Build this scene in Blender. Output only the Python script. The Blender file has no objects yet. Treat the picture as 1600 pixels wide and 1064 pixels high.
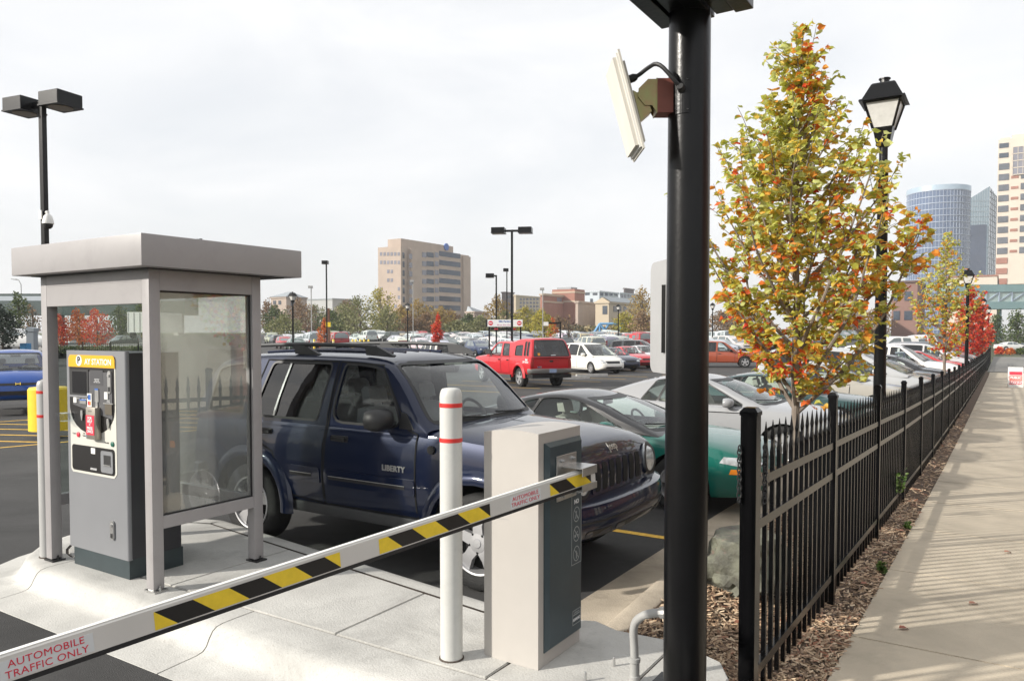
import bpy, bmesh, math, random
import numpy as np
from mathutils import Vector, Matrix
from mathutils.bvhtree import BVHTree

SC = bpy.context.scene
COL = SC.collection
rng = random.Random(7)
nrg = np.random.default_rng(11)
R = math.radians

# ---------------------------------------------------------------- camera
CZ, FPX, HOR = 2.0, 1200.0, 520.0            # camera height, focal length and horizon row (1600 px wide frame)
YAW, PITCH = R(32.6), R(2.0)
cam_d = bpy.data.cameras.new('camera'); cam = bpy.data.objects.new('camera', cam_d); COL.objects.link(cam)
cam_d.sensor_width = 36.0; cam_d.lens = 36.0 * FPX / 1600.0
cam_d.shift_y = (HOR + FPX * math.tan(PITCH) - 532.0) / 1600.0
cam_d.clip_start = 0.05; cam_d.clip_end = 6000
cam.location = (0, 0, CZ); cam.rotation_euler = (math.pi / 2 - PITCH, 0, YAW)
SC.camera = cam

# ---------------------------------------------------------------- world and sun
SUN_EL = R(24.0); SUN_DIR = Vector((0.627 * math.cos(SUN_EL), 0.779 * math.cos(SUN_EL), -math.sin(SUN_EL)))
W = bpy.data.worlds.new('World'); SC.world = W; W.use_nodes = True
nt = W.node_tree; nt.nodes.clear()
def nd(nt, t, **kw):
    n = nt.nodes.new(t)
    for k, v in kw.items(): setattr(n, k, v)
    return n
def ln(nt, a, b): nt.links.new(a, b)
wo = nd(nt, 'ShaderNodeOutputWorld')
sky = nd(nt, 'ShaderNodeTexSky', sky_type='NISHITA', sun_disc=False, sun_elevation=SUN_EL, sun_rotation=R(218.8))
sky.air_density = 1.0; sky.dust_density = 2.0
b1 = nd(nt, 'ShaderNodeBackground'); b1.inputs['Strength'].default_value = 0.11
ln(nt, sky.outputs[0], b1.inputs[0])
b2 = nd(nt, 'ShaderNodeBackground'); b2.inputs['Color'].default_value = (0.985, 0.99, 1.0, 1); b2.inputs['Strength'].default_value = 0.83
tc = nd(nt, 'ShaderNodeTexCoord'); mp = nd(nt, 'ShaderNodeMapping'); mp.inputs['Scale'].default_value = (1.0, 1.0, 3.2)
ln(nt, tc.outputs['Generated'], mp.inputs[0])
nz = nd(nt, 'ShaderNodeTexNoise'); nz.inputs['Scale'].default_value = 2.3; nz.inputs['Detail'].default_value = 7; nz.inputs['Roughness'].default_value = 0.55
nz.inputs['Distortion'].default_value = 0.4
ln(nt, mp.outputs[0], nz.inputs['Vector'])
cr = nd(nt, 'ShaderNodeMapRange'); cr.inputs['From Min'].default_value = 0.32; cr.inputs['From Max'].default_value = 0.66
cr.inputs['To Min'].default_value = 0.74; cr.inputs['To Max'].default_value = 1.0
ln(nt, nz.outputs['Fac'], cr.inputs['Value'])
mx = nd(nt, 'ShaderNodeMixShader'); ln(nt, cr.outputs[0], mx.inputs[0]); ln(nt, b1.outputs[0], mx.inputs[1]); ln(nt, b2.outputs[0], mx.inputs[2])
ln(nt, mx.outputs[0], wo.inputs[0])
sd = bpy.data.lights.new('sun', 'SUN'); sd.energy = 4.3; sd.angle = R(1.8); sd.color = (1.0, 0.945, 0.86)
sun = bpy.data.objects.new('sun', sd); COL.objects.link(sun); sun.rotation_euler = SUN_DIR.to_track_quat('-Z', 'Y').to_euler()
SC.view_settings.view_transform = 'Standard'; SC.view_settings.look = 'None'
SC.view_settings.exposure = 0.40; SC.view_settings.gamma = 1.0; SC.view_settings.use_curve_mapping = False
SC.cycles.max_bounces = 8; SC.cycles.transparent_max_bounces = 16; SC.cycles.caustics_reflective = False; SC.cycles.caustics_refractive = False
SC.cycles.use_denoising = True

# ---------------------------------------------------------------- ground heights and placing helpers
def smooth_interp(x, xs, ys):
    return float(np.interp(x, xs, ys))
def lot_z(x, y):
    r = math.hypot(x, y)
    return smooth_interp(r, [0, 9, 13, 17, 21, 30, 45, 60, 100, 150, 200, 300, 4000], [0, 0, -.04, -.10, -.14, -.23, -.33, -.3, .1, .65, 1.1, 1.5, 3])
def walk_z(y):
    return smooth_interp(y, [-40, 0, 4, 6.5, 9.1, 11.8, 14.7, 17.1, 25, 42, 67, 400], [-.1, -.11, -.145, -.225, -.31, -.405, -.483, -.55, -.70, -.94, -1.27, -1.27])
_R0 = Vector((math.cos(YAW), math.sin(YAW), 0)); _F0 = Vector((-math.sin(YAW), math.cos(YAW), 0))
def P(px, depth, z=None, py=None):
    """World point that lies at a horizontal depth in front of the camera in the direction of column px; height z or from row py."""
    p = _F0 * depth + _R0 * ((px - 800) / FPX * depth)
    if z is None: z = CZ + (HOR - py) / FPX * depth
    return Vector((p.x, p.y, z))
def Z(py, depth): return CZ + (HOR - py) / FPX * depth

# ---------------------------------------------------------------- materials
MATS = {}
def mat(name, col, rough=0.6, metal=0.0, coat=0.0, var=0.0, vscale=6.0, bump=0.0, bscale=60.0, col2=None, spec=0.5, detail=5, objcol=False, sheen=None, stretch=None, speck=0.0, speckscale=220.0, speckcol=(0.02, 0.02, 0.02), em=None, flake=0.0, stain=0.0, stscale=1.0):
    if name in MATS: return MATS[name]
    m = bpy.data.materials.new(name); m.use_nodes = True; MATS[name] = m
    nt = m.node_tree; p = nt.nodes['Principled BSDF']
    p.inputs['Base Color'].default_value = (*col, 1); p.inputs['Roughness'].default_value = rough; p.inputs['Metallic'].default_value = metal
    p.inputs['Coat Weight'].default_value = coat; p.inputs['Coat Roughness'].default_value = 0.03
    p.inputs['Specular IOR Level'].default_value = spec
    src = None
    if objcol:
        oi = nd(nt, 'ShaderNodeObjectInfo'); src = oi.outputs['Color']
    tco = nd(nt, 'ShaderNodeTexCoord')
    vec = tco.outputs['Object']
    if stretch:
        mpn = nd(nt, 'ShaderNodeMapping'); mpn.inputs['Scale'].default_value = stretch; ln(nt, vec, mpn.inputs[0]); vec = mpn.outputs[0]
    if var or col2:
        n = nd(nt, 'ShaderNodeTexNoise'); n.inputs['Scale'].default_value = vscale; n.inputs['Detail'].default_value = detail; n.inputs['Roughness'].default_value = 0.62
        ln(nt, vec, n.inputs['Vector'])
        r = nd(nt, 'ShaderNodeMapRange'); r.inputs['From Min'].default_value = 0.3; r.inputs['From Max'].default_value = 0.7
        ln(nt, n.outputs['Fac'], r.inputs['Value'])
        mxn = nd(nt, 'ShaderNodeMix', data_type='RGBA')
        if col2: a, b = col, col2
        else: a, b = tuple(c * (1 - var) for c in col), tuple(min(1, c * (1 + var)) for c in col)
        ln(nt, r.outputs[0], mxn.inputs[0]); mxn.inputs[6].default_value = (*a, 1); mxn.inputs[7].default_value = (*b, 1)
        if objcol:
            mm = nd(nt, 'ShaderNodeMix', data_type='RGBA', blend_type='MULTIPLY'); mm.inputs[0].default_value = 1.0
            ln(nt, src, mm.inputs[6]); ln(nt, mxn.outputs[2], mm.inputs[7]); src = mm.outputs[2]
        else: src = mxn.outputs[2]
    if speck:
        n2 = nd(nt, 'ShaderNodeTexNoise'); n2.inputs['Scale'].default_value = speckscale; n2.inputs['Detail'].default_value = 2; ln(nt, tco.outputs['Object'], n2.inputs['Vector'])
        r2 = nd(nt, 'ShaderNodeMapRange'); r2.inputs['From Min'].default_value = 0.60; r2.inputs['From Max'].default_value = 0.72; r2.inputs['To Max'].default_value = speck
        ln(nt, n2.outputs['Fac'], r2.inputs['Value'])
        m2 = nd(nt, 'ShaderNodeMix', data_type='RGBA'); ln(nt, r2.outputs[0], m2.inputs[0])
        if src is not None: ln(nt, src, m2.inputs[6])
        else: m2.inputs[6].default_value = (*col, 1)
        m2.inputs[7].default_value = (*speckcol, 1); src = m2.outputs[2]
    if stain:
        n3 = nd(nt, 'ShaderNodeTexNoise'); n3.inputs['Scale'].default_value = stscale; n3.inputs['Detail'].default_value = 9; n3.inputs['Roughness'].default_value = .68; n3.inputs['Distortion'].default_value = .8; ln(nt, tco.outputs['Object'], n3.inputs['Vector'])
        r3 = nd(nt, 'ShaderNodeMapRange'); r3.inputs['From Min'].default_value = .50; r3.inputs['From Max'].default_value = .68; r3.inputs['To Min'].default_value = 1.0; r3.inputs['To Max'].default_value = 1 - stain; ln(nt, n3.outputs['Fac'], r3.inputs['Value'])
        m3 = nd(nt, 'ShaderNodeMix', data_type='RGBA', blend_type='MULTIPLY'); m3.inputs[0].default_value = 1.0
        if src is not None: ln(nt, src, m3.inputs[6])
        else: m3.inputs[6].default_value = (*col, 1)
        cc = nd(nt, 'ShaderNodeCombineColor'); 
        for q_ in range(3): ln(nt, r3.outputs[0], cc.inputs[q_])
        ln(nt, cc.outputs[0], m3.inputs[7]); src = m3.outputs[2]
    if src is not None: ln(nt, src, p.inputs['Base Color'])
    if bump:
        nb = nd(nt, 'ShaderNodeTexNoise'); nb.inputs['Scale'].default_value = bscale; nb.inputs['Detail'].default_value = 4; ln(nt, vec, nb.inputs['Vector'])
        bn = nd(nt, 'ShaderNodeBump'); bn.inputs['Strength'].default_value = bump; bn.inputs['Distance'].default_value = 0.02
        ln(nt, nb.outputs['Fac'], bn.inputs['Height']); ln(nt, bn.outputs[0], p.inputs['Normal'])
    if em:
        p.inputs['Emission Color'].default_value = (*col, 1); p.inputs['Emission Strength'].default_value = em
    return m
def glass(name, tint, gloss=1.0, rough=0.0, ior=1.55):
    if name in MATS: return MATS[name]
    m = bpy.data.materials.new(name); m.use_nodes = True; MATS[name] = m
    nt = m.node_tree; nt.nodes.clear(); o = nd(nt, 'ShaderNodeOutputMaterial')
    t = nd(nt, 'ShaderNodeBsdfTransparent'); t.inputs[0].default_value = (*tint, 1)
    g = nd(nt, 'ShaderNodeBsdfGlossy'); g.inputs['Roughness'].default_value = rough; g.inputs[0].default_value = (gloss, gloss, gloss, 1)
    f = nd(nt, 'ShaderNodeFresnel'); bg_ = nd(nt, 'ShaderNodeNewGeometry'); io = nd(nt, 'ShaderNodeMix'); io.inputs[2].default_value = ior; io.inputs[3].default_value = 1 / ior
    ln(nt, bg_.outputs['Backfacing'], io.inputs[0]); ln(nt, io.outputs[0], f.inputs['IOR'])      # a thin pane reflects alike from both sides
    x = nd(nt, 'ShaderNodeMixShader'); ln(nt, f.outputs[0], x.inputs[0]); ln(nt, t.outputs[0], x.inputs[1]); ln(nt, g.outputs[0], x.inputs[2]); ln(nt, x.outputs[0], o.inputs[0])
    return m
def leafmat(name, cols, trans=0.35, hue_by_height=None, posn=0.9, ns=0.22):
    """Leaf material: colour ramp picked per leaf, shifted by a soft noise over the crown."""
    if name in MATS: return MATS[name]
    m = bpy.data.materials.new(name); m.use_nodes = True; MATS[name] = m
    nt = m.node_tree; nt.nodes.clear(); o = nd(nt, 'ShaderNodeOutputMaterial')
    ge = nd(nt, 'ShaderNodeNewGeometry'); oi = nd(nt, 'ShaderNodeObjectInfo'); tco = nd(nt, 'ShaderNodeTexCoord')
    ad = nd(nt, 'ShaderNodeMath', operation='ADD'); ln(nt, ge.outputs['Random Per Island'], ad.inputs[0]); ln(nt, oi.outputs['Random'], ad.inputs[1])
    fr = nd(nt, 'ShaderNodeMath', operation='FRACT'); ln(nt, ad.outputs[0], fr.inputs[0])
    n = nd(nt, 'ShaderNodeTexNoise'); n.inputs['Scale'].default_value = posn; n.inputs['Detail'].default_value = 3; ln(nt, tco.outputs['Object'], n.inputs['Vector'])
    mr = nd(nt, 'ShaderNodeMapRange'); mr.inputs['From Min'].default_value = 0.3; mr.inputs['From Max'].default_value = 0.7; mr.inputs['To Min'].default_value = -ns; mr.inputs['To Max'].default_value = ns
    ln(nt, n.outputs['Fac'], mr.inputs['Value'])
    a2 = nd(nt, 'ShaderNodeMath', operation='ADD'); ln(nt, fr.outputs[0], a2.inputs[0]); ln(nt, mr.outputs[0], a2.inputs[1])
    last = a2.outputs[0]
    if hue_by_height:
        sx = nd(nt, 'ShaderNodeSeparateXYZ'); ln(nt, tco.outputs['Object'], sx.inputs[0])
        hr = nd(nt, 'ShaderNodeMapRange'); hr.inputs['From Min'].default_value = hue_by_height[0]; hr.inputs['From Max'].default_value = hue_by_height[1]
        hr.inputs['To Min'].default_value = hue_by_height[2]; hr.inputs['To Max'].default_value = hue_by_height[3]; ln(nt, sx.outputs['Z'], hr.inputs['Value'])
        a3 = nd(nt, 'ShaderNodeMath', operation='ADD'); ln(nt, last, a3.inputs[0]); ln(nt, hr.outputs[0], a3.inputs[1]); last = a3.outputs[0]
    cr = nd(nt, 'ShaderNodeValToRGB'); el = cr.color_ramp.elements
    while len(el) < len(cols): el.new(0.5)
    for e, (pos, c) in zip(el, cols): e.position = pos; e.color = (*c, 1)
    ln(nt, last, cr.inputs[0])
    d = nd(nt, 'ShaderNodeBsdfPrincipled'); d.inputs['Roughness'].default_value = 0.5; d.inputs['Specular IOR Level'].default_value = 0.35; ln(nt, cr.outputs[0], d.inputs['Base Color'])
    t = nd(nt, 'ShaderNodeBsdfTranslucent'); ln(nt, cr.outputs[0], t.inputs[0])
    x = nd(nt, 'ShaderNodeMixShader'); x.inputs[0].default_value = trans; ln(nt, d.outputs[0], x.inputs[1]); ln(nt, t.outputs[0], x.inputs[2]); ln(nt, x.outputs[0], o.inputs[0])
    return m

M_CONC = mat('pale_concrete', (.50, .492, .462), .85, stain=.30, stscale=1.3, var=.13, vscale=2.2, bump=.25, bscale=90, speck=.35, speckscale=70, speckcol=(.28, .25, .21))
M_WALK = mat('sidewalk_concrete', (.50, .435, .335), .9, stain=.22, stscale=.9, var=.14, vscale=1.6, bump=.3, bscale=120, speck=.3, speckscale=110, speckcol=(.2, .17, .13))
M_GUTTER = mat('tan_concrete', (.42, .36, .28), .9, stain=.35, stscale=1.6, var=.16, vscale=3, bump=.3, bscale=80, speck=.3, speckscale=80, speckcol=(.2, .17, .13))
M_JOINT = mat('dirty_joint', (.07, .055, .045), .95, var=.3)
M_ASPH = mat('asphalt', (.050, .049, .048), .88, stain=.45, stscale=.35, var=.22, vscale=.7, bump=.5, bscale=160, speck=.35, speckscale=130, speckcol=(.16, .155, .15))
M_GRASS = mat('dry_ground', (.10, .11, .055), .95, var=.4, vscale=.2, bump=.3)
M_YELLOW = mat('yellow_road_paint', (.72, .44, .06), .75, var=.22, vscale=14, speck=.5, speckscale=90, speckcol=(.1, .09, .07))
M_WHITEP = mat('white_road_paint', (.70, .70, .67), .75, var=.15, vscale=9)
M_MULCH = mat('mulch_bed', (.10, .068, .045), .95, var=.4, vscale=25, bump=.8, bscale=70)
M_KIOSK = mat('warm_grey_aluminium', (.34, .325, .325), .42, stain=.08, stscale=3, var=.03, vscale=3, spec=.4, bump=.02, bscale=300)
M_BOX = mat('beige_powder_coat', (.44, .415, .385), .42, stain=.03, stscale=4, var=.04, vscale=2, bump=.02, bscale=260)
M_PANEL = mat('dark_teal_panel', (.040, .060, .070), .38, var=.12, vscale=3, spec=.5)
M_BLACK = mat('black_powder_coat', (.004, .004, .0045), .28, var=.25, vscale=5, spec=.28, bump=.05, bscale=40)
M_FENCE = mat('black_fence_enamel', (.003, .003, .0035), .22, var=.2, vscale=9, spec=.25)
M_DARK = mat('dark_plastic', (.018, .018, .019), .5, var=.15)
M_WHITE = mat('white_enamel', (.74, .735, .70), .4, var=.04)
M_BOLL = mat('grey_white_sleeve', (.54, .54, .515), .42, stain=.12, stscale=5, var=.05, vscale=4)
M_BOLL2 = mat('grey_sleeve', (.42, .42, .41), .42, var=.05, vscale=4)
M_RED = mat('red_band', (.62, .035, .03), .4, var=.06)
M_YEL = mat('bright_yellow', (.80, .57, .03), .45, var=.06)
M_STEEL = mat('galvanised_steel', (.52, .52, .51), .35, metal=.85, var=.15, vscale=12)
M_CONDUIT = mat('grey_conduit', (.33, .33, .32), .5, var=.1)
M_INK_W = mat('white_ink', (.78, .78, .78), .5)
M_INK_R = mat('red_ink', (.66, .03, .06), .5)
M_INK_K = mat('black_ink', (.015, .015, .016), .5)
M_INK_B = mat('blue_ink', (.03, .12, .42), .5)
M_GLASS = glass('clear_glass', (.86, .90, .88))
M_GLASST = glass('tinted_glass', (.10, .105, .11))
M_GLASSG = glass('green_tint_glass', (.62, .74, .70))

# ---------------------------------------------------------------- mesh helpers
class MB:
    def __init__(s): s.v = []; s.f = []; s.m = []
    def add(s, vs, fs, mi=0):
        o = len(s.v); s.v += [tuple(v) for v in vs]; s.f += [tuple(o + i for i in f) for f in fs]; s.m += [mi] * len(fs); return s
    def box(s, x0, x1, y0, y1, z0, z1, mi=0, bev=0.0):
        if bev <= 0:
            v = [(x, y, z) for z in (z0, z1) for y in (y0, y1) for x in (x0, x1)]
            return s.add(v, [(0, 2, 3, 1), (4, 5, 7, 6), (0, 1, 5, 4), (2, 6, 7, 3), (0, 4, 6, 2), (1, 3, 7, 5)], mi)
        bm = bmesh.new(); bmesh.ops.create_cube(bm, size=1)
        for v in bm.verts: v.co = Vector(((x0 + x1) / 2 + v.co.x * (x1 - x0), (y0 + y1) / 2 + v.co.y * (y1 - y0), (z0 + z1) / 2 + v.co.z * (z1 - z0)))
        bmesh.ops.bevel(bm, geom=bm.edges[:], offset=bev, segments=2, affect='EDGES', profile=.6)
        bm.verts.index_update(); s.add([v.co for v in bm.verts], [[v.index for v in f.verts] for f in bm.faces], mi); bm.free(); return s
    def quad(s, a, b, c, d, mi=0): return s.add([a, b, c, d], [(0, 1, 2, 3)], mi)
    def tube(s, pts, rad, n=8, mi=0, caps=True):
        pts = [Vector(p) for p in pts]; k = len(pts); rad = rad if hasattr(rad, '__len__') else [rad] * k
        o = len(s.v); prev = None
        for i, p in enumerate(pts):
            t = (pts[min(i + 1, k - 1)] - pts[max(i - 1, 0)])
            t = t.normalized() if t.length > 1e-9 else Vector((0, 0, 1))
            if prev is None:
                a = Vector((1, 0, 0)) if abs(t.x) < .8 else Vector((0, 1, 0)); u = (a - t * a.dot(t)).normalized()
            else: u = (prev - t * prev.dot(t)).normalized()
            prev = u; w = t.cross(u)
            for j in range(n):
                an = 2 * math.pi * j / n; s.v.append(tuple(p + (u * math.cos(an) + w * math.sin(an)) * rad[i]))
        for i in range(k - 1):
            for j in range(n):
                a = o + i * n + j; b = o + i * n + (j + 1) % n; s.f.append((a, b, b + n, a + n)); s.m.append(mi)
        if caps:
            s.f.append(tuple(o + j for j in reversed(range(n)))); s.m.append(mi)
            s.f.append(tuple(o + (k - 1) * n + j for j in range(n))); s.m.append(mi)
        return s
    def lathe(s, prof, c=(0, 0, 0), n=24, mi=0, axis='z', caps=True):
        o = len(s.v); k = len(prof)
        for r, z in prof:
            for j in range(n):
                a = 2 * math.pi * j / n; x, y = r * math.cos(a), r * math.sin(a)
                q = (x, y, z) if axis == 'z' else ((x, z, -y) if axis == 'y' else (z, x, y))
                s.v.append((c[0] + q[0], c[1] + q[1], c[2] + q[2]))
        for i in range(k - 1):
            for j in range(n):
                a = o + i * n + j; b = o + i * n + (j + 1) % n; s.f.append((a, b, b + n, a + n)); s.m.append(mi)
        if caps and prof[0][0] > 1e-6: s.f.append(tuple(o + j for j in reversed(range(n)))); s.m.append(mi)
        if caps and prof[-1][0] > 1e-6: s.f.append(tuple(o + (k - 1) * n + j for j in range(n))); s.m.append(mi)
        return s
    def prism(s, poly, h0, h1, axis='z', mi=0):
        def q(a, b, h): return (a, b, h) if axis == 'z' else ((a, h, b) if axis == 'y' else (h, a, b))
        n = len(poly); v = [q(a, b, h0) for a, b in poly] + [q(a, b, h1) for a, b in poly]
        f = [tuple(reversed(range(n))), tuple(range(n, 2 * n))] + [(i, (i + 1) % n, n + (i + 1) % n, n + i) for i in range(n)]
        return s.add(v, f, mi)
    def bar(s, a, b, w, h, mi=0, up=(0, 0, 1)):
        a, b = Vector(a), Vector(b); t = (b - a).normalized(); u = Vector(up); r = t.cross(u)
        if r.length < 1e-4: r = t.cross(Vector((0, 1, 0)))
        r.normalize(); u = r.cross(t)
        v = [p + r * (sx * w / 2) + u * (sz * h / 2) for p in (a, b) for sz in (-1, 1) for sx in (-1, 1)]
        return s.add(v, [(0, 1, 3, 2), (4, 6, 7, 5), (0, 4, 5, 1), (2, 3, 7, 6), (0, 2, 6, 4), (1, 5, 7, 3)], mi)
    def mesh(s, name, mats, smooth=False, fix=True, angle=35):
        me = bpy.data.meshes.new(name); me.from_pydata(s.v, [], s.f)
        for m in (mats if isinstance(mats, (list, tuple)) else [mats]): me.materials.append(m)
        if any(s.m): me.polygons.foreach_set('material_index', s.m)
        if fix:
            bm = bmesh.new(); bm.from_mesh(me); bmesh.ops.recalc_face_normals(bm, faces=bm.faces); bm.to_mesh(me); bm.free()
        if smooth:
            me.polygons.foreach_set('use_smooth', [True] * len(me.polygons)); me.set_sharp_from_angle(angle=R(angle))
        me.update(); return me
    def build(s, name, mats, parent=None, smooth=False, fix=True, loc=None, rz=0, angle=35):
        return obj(name, s.mesh(name, mats, smooth, fix, angle), parent, loc, rz)
def obj(name, me, parent=None, loc=None, rz=0):
    o = bpy.data.objects.new(name, me); COL.objects.link(o)
    if parent is not None: o.parent = parent
    if loc is not None: o.location = loc
    if rz: o.rotation_euler = (0, 0, rz)
    return o
def tag(o, label=None, cat=None, group=None, kind=None):
    if label: o['label'] = label
    if cat: o['category'] = cat
    if group: o['group'] = group
    if kind: o['kind'] = kind
    return o
def thing(name, loc, label, cat, group=None, rz=0):
    return tag(obj(name, None, None, loc, rz), label, cat, group)
def copy_tree(o, parent=None):
    c = o.copy(); COL.objects.link(c); c.parent = parent
    for ch in o.children: copy_tree(ch, c)
    return c
_FONTS = {}
def text_mesh(s, size, align='CENTER', bold=0.0, ext=0.0008, spacing=1.0, lines=1.0, shear=0.0):
    cu = bpy.data.curves.new('txt', 'FONT'); cu.body = s; cu.size = size; cu.align_x = align; cu.align_y = 'CENTER'; cu.offset = bold * size; cu.extrude = ext
    cu.space_character = spacing; cu.space_line = lines; cu.shear = shear; cu.resolution_u = 3
    o = bpy.data.objects.new('txt', cu); COL.objects.link(o); bpy.context.view_layer.update()
    me = bpy.data.meshes.new_from_object(o.evaluated_get(bpy.context.evaluated_depsgraph_get()))
    bpy.data.objects.remove(o); bpy.data.curves.remove(cu); return me
def text(name, s, size, frame, m, parent=None, **kw):
    """Lettering laid flat in a frame (origin, right, up) given in the parent's coordinates."""
    me = text_mesh(s, size, **kw); me.materials.clear(); me.materials.append(m)
    o_, r_, u_ = (Vector(q) for q in frame); r_ = r_.normalized(); u_ = (u_ - r_ * u_.dot(r_)).normalized(); n_ = r_.cross(u_)
    me.transform(Matrix(((r_.x, u_.x, n_.x, o_.x), (r_.y, u_.y, n_.y, o_.y), (r_.z, u_.z, n_.z, o_.z), (0, 0, 0, 1))))
    return obj(name, me, parent)
def chaikin(pts, it=1, closed=False):
    for _ in range(it):
        out = [] if closed else [pts[0]]
        n = len(pts)
        for i in range(n if closed else n - 1):
            a, b = pts[i], pts[(i + 1) % n]
            out += [tuple(.75 * p + .25 * q for p, q in zip(a, b)), tuple(.25 * p + .75 * q for p, q in zip(a, b))]
        if not closed: out.append(pts[-1])
        pts = out
    return pts
def fillet(poly, r=.05, k=3):
    out = []; n = len(poly)
    for i in range(n):
        p, a, b = Vector(poly[i]), Vector(poly[i - 1]), Vector(poly[(i + 1) % n])
        la, lb = (a - p).length, (b - p).length; rr = min(r, .45 * la, .45 * lb)
        q0 = p + (a - p) * (rr / la); q1 = p + (b - p) * (rr / lb)
        for j in range(k + 1):
            t = j / k; q = q0 * (1 - t) ** 2 + p * (2 * t * (1 - t)) + q1 * t * t; out.append((q.x, q.y))
    return out
def rrect(x0, x1, y0, y1, r, n=4):
    out = []
    for cx, cy, a0 in ((x1 - r, y1 - r, 0), (x0 + r, y1 - r, 90), (x0 + r, y0 + r, 180), (x1 - r, y0 + r, 270)):
        for i in range(n + 1):
            a = R(a0 + 90 * i / n); out.append((cx + r * math.cos(a), cy + r * math.sin(a)))
    return out
# ================================================================ SETTING
def sheet(name, xs, ys, zf, m, kind='structure', parent=None):
    xs, ys = list(xs), list(ys); nx = len(xs)
    v = [(x, y, zf(x, y)) for y in ys for x in xs]
    f = [(j * nx + i, j * nx + i + 1, (j + 1) * nx + i + 1, (j + 1) * nx + i) for j in range(len(ys) - 1) for i in range(nx - 1)]
    me = bpy.data.meshes.new(name); me.from_pydata(v, [], f); me.materials.append(m)
    me.polygons.foreach_set('use_smooth', [True] * len(f)); me.update()
    o = obj(name, me, parent)
    if parent is None: o['kind'] = kind
    return o
def gz(x, y):
    if x <= -2.6: return lot_z(x, y) - .06
    if x >= -.95: return walk_z(y) - .16
    t = (x + 2.6) / 1.65
    return (lot_z(-2.6, y) - .06) * (1 - t) + (walk_z(y) - .16) * t
gx = [-3000, -1500, -700, -400, -300, -240, -200, -160, -130, -100, -80, -60, -45, -30, -20, -12, -6, -2.6, -.95, 3, 8, 14, 40, 100, 300, 800, 3000]
gy = [-3000, -800, -200, -60, -20, 0, 4, 6.5, 9, 12, 15, 17, 22, 30, 42, 55, 67, 80, 100, 130, 160, 200, 250, 320, 450, 800, 1500, 3000]
tag(sheet('ground', gx, gy, gz, M_GRASS), 'flat grassy ground reaching to the horizon')
lx = [-230, -190, -160, -135, -115, -100, -85, -70, -60, -50, -42, -35, -28, -22, -17, -13, -10, -8, -6, -4.5, -3.5, -2.58]
ly = [-60, -40, -25, -15, -8, -3, 0, 2, 3.5, 5, 6.5, 8, 10, 12, 15, 18, 22, 26, 31, 37, 44, 52, 60, 70, 82, 95, 110, 125, 140, 160, 185, 210]
tag(sheet('parking_lot', lx, ly, lot_z, M_ASPH), 'dark asphalt parking lot surface')
tag(sheet('driveway', [-2.585, -1.2, 0, 2.4, 5], [-12, -6, 0, 2.2, 3.0], lambda x, y: lot_z(-2.58, y) + (x + 2.58) * (-.03) if x > -2.58 else lot_z(x, y), M_ASPH), 'asphalt driveway crossing under the gate arm')
tag(sheet('street', [2.3, 6, 12.5], [3.05, 10, 17, 25, 42, 67, 120, 300], lambda x, y: walk_z(y) - .13, M_ASPH), 'asphalt street beside the sidewalk')

# ---- concrete island: kerb pieces with rolled gutter, top slabs
island = tag(obj('island', None, None, (0, 0, 0)), 'pale concrete gate island with rolled kerb', kind='structure')
def back_y(x): return 4.80 - .142 * (x + 6.5)
base_poly = [(-1.22, 3.13), (-6.35, 3.13), (-6.9, 3.45), (-7.1, 3.95), (-6.85, 4.45), (-6.45, 4.68), (-2.5, 4.2), (-2.2, 4.30), (-1.62, 4.28), (-1.32, 4.15), (-1.22, 4.0)]
MB().prism(base_poly, .02, .1505).build('island_core', M_JOINT, island)
PROF = [(-.27, .160), (-.12, .160), (-.03, .158), (.015, .150), (.045, .130), (.070, .090), (.090, .050), (.115, .026), (.16, .016), (.30, .009), (.42, .003), (.435, -.03)]
def kerb_piece(path, closed_gap=.004, prof=PROF):
    mb = MB(); n = len(prof); rows = []
    for (x, y), (nx_, ny_), g, gi in path:
        rows.append([(x + nx_ * (d * (g if d > 0 else gi)), y + ny_ * (d * (g if d > 0 else gi)), z) for d, z in prof])
    fine = []
    for r in rows: fine += r
    mb.add(fine, [(i * n + j, (i + 1) * n + j, (i + 1) * n + j + 1, i * n + j + 1) for i in range(len(rows) - 1) for j in range(n - 1)])
    for e in (0, len(rows) - 1):
        mb.add([(*p[:2], p[2]) for p in rows[e]] + [(p[0], p[1], -.05) for p in rows[e]], [(j, j + 1, n + j + 1, n + j) for j in range(n - 1)])
    return mb.build('kerb_stone', M_CONC, island, smooth=True, angle=50)
FY = 3.04
def straight(x0, x1, k=6): return [((x0 + (x1 - x0) * i / k, FY), (0, -1), 1.0, 1.0) for i in range(k + 1)]
kerb_piece(straight(-.95, -2.05)); kerb_piece(straight(-2.06, -4.14)); kerb_piece(straight(-4.152, -6.30))
arc = []
for i in range(15):
    a = R(-90 - 172 * i / 14); t = i / 14
    arc.append(((-6.31 + .88 * math.cos(a) * 1.0, 3.92 + .88 * math.sin(a)), (math.cos(a), math.sin(a)), 1 - .78 * t ** 1.2, 1 - .45 * t))
kerb_piece(arc[:8]); kerb_piece([arc[7]] + arc[8:])
bk = []
nb = Vector((.142, 1)).normalized()
for (x0, x1) in ((-6.42, -4.32), (-4.308, -2.32)):
    kerb_piece([((x0 + (x1 - x0) * i / 5, back_y(x0 + (x1 - x0) * i / 5) ), (nb.x, nb.y), .22, .55) for i in range(6)])
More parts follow.
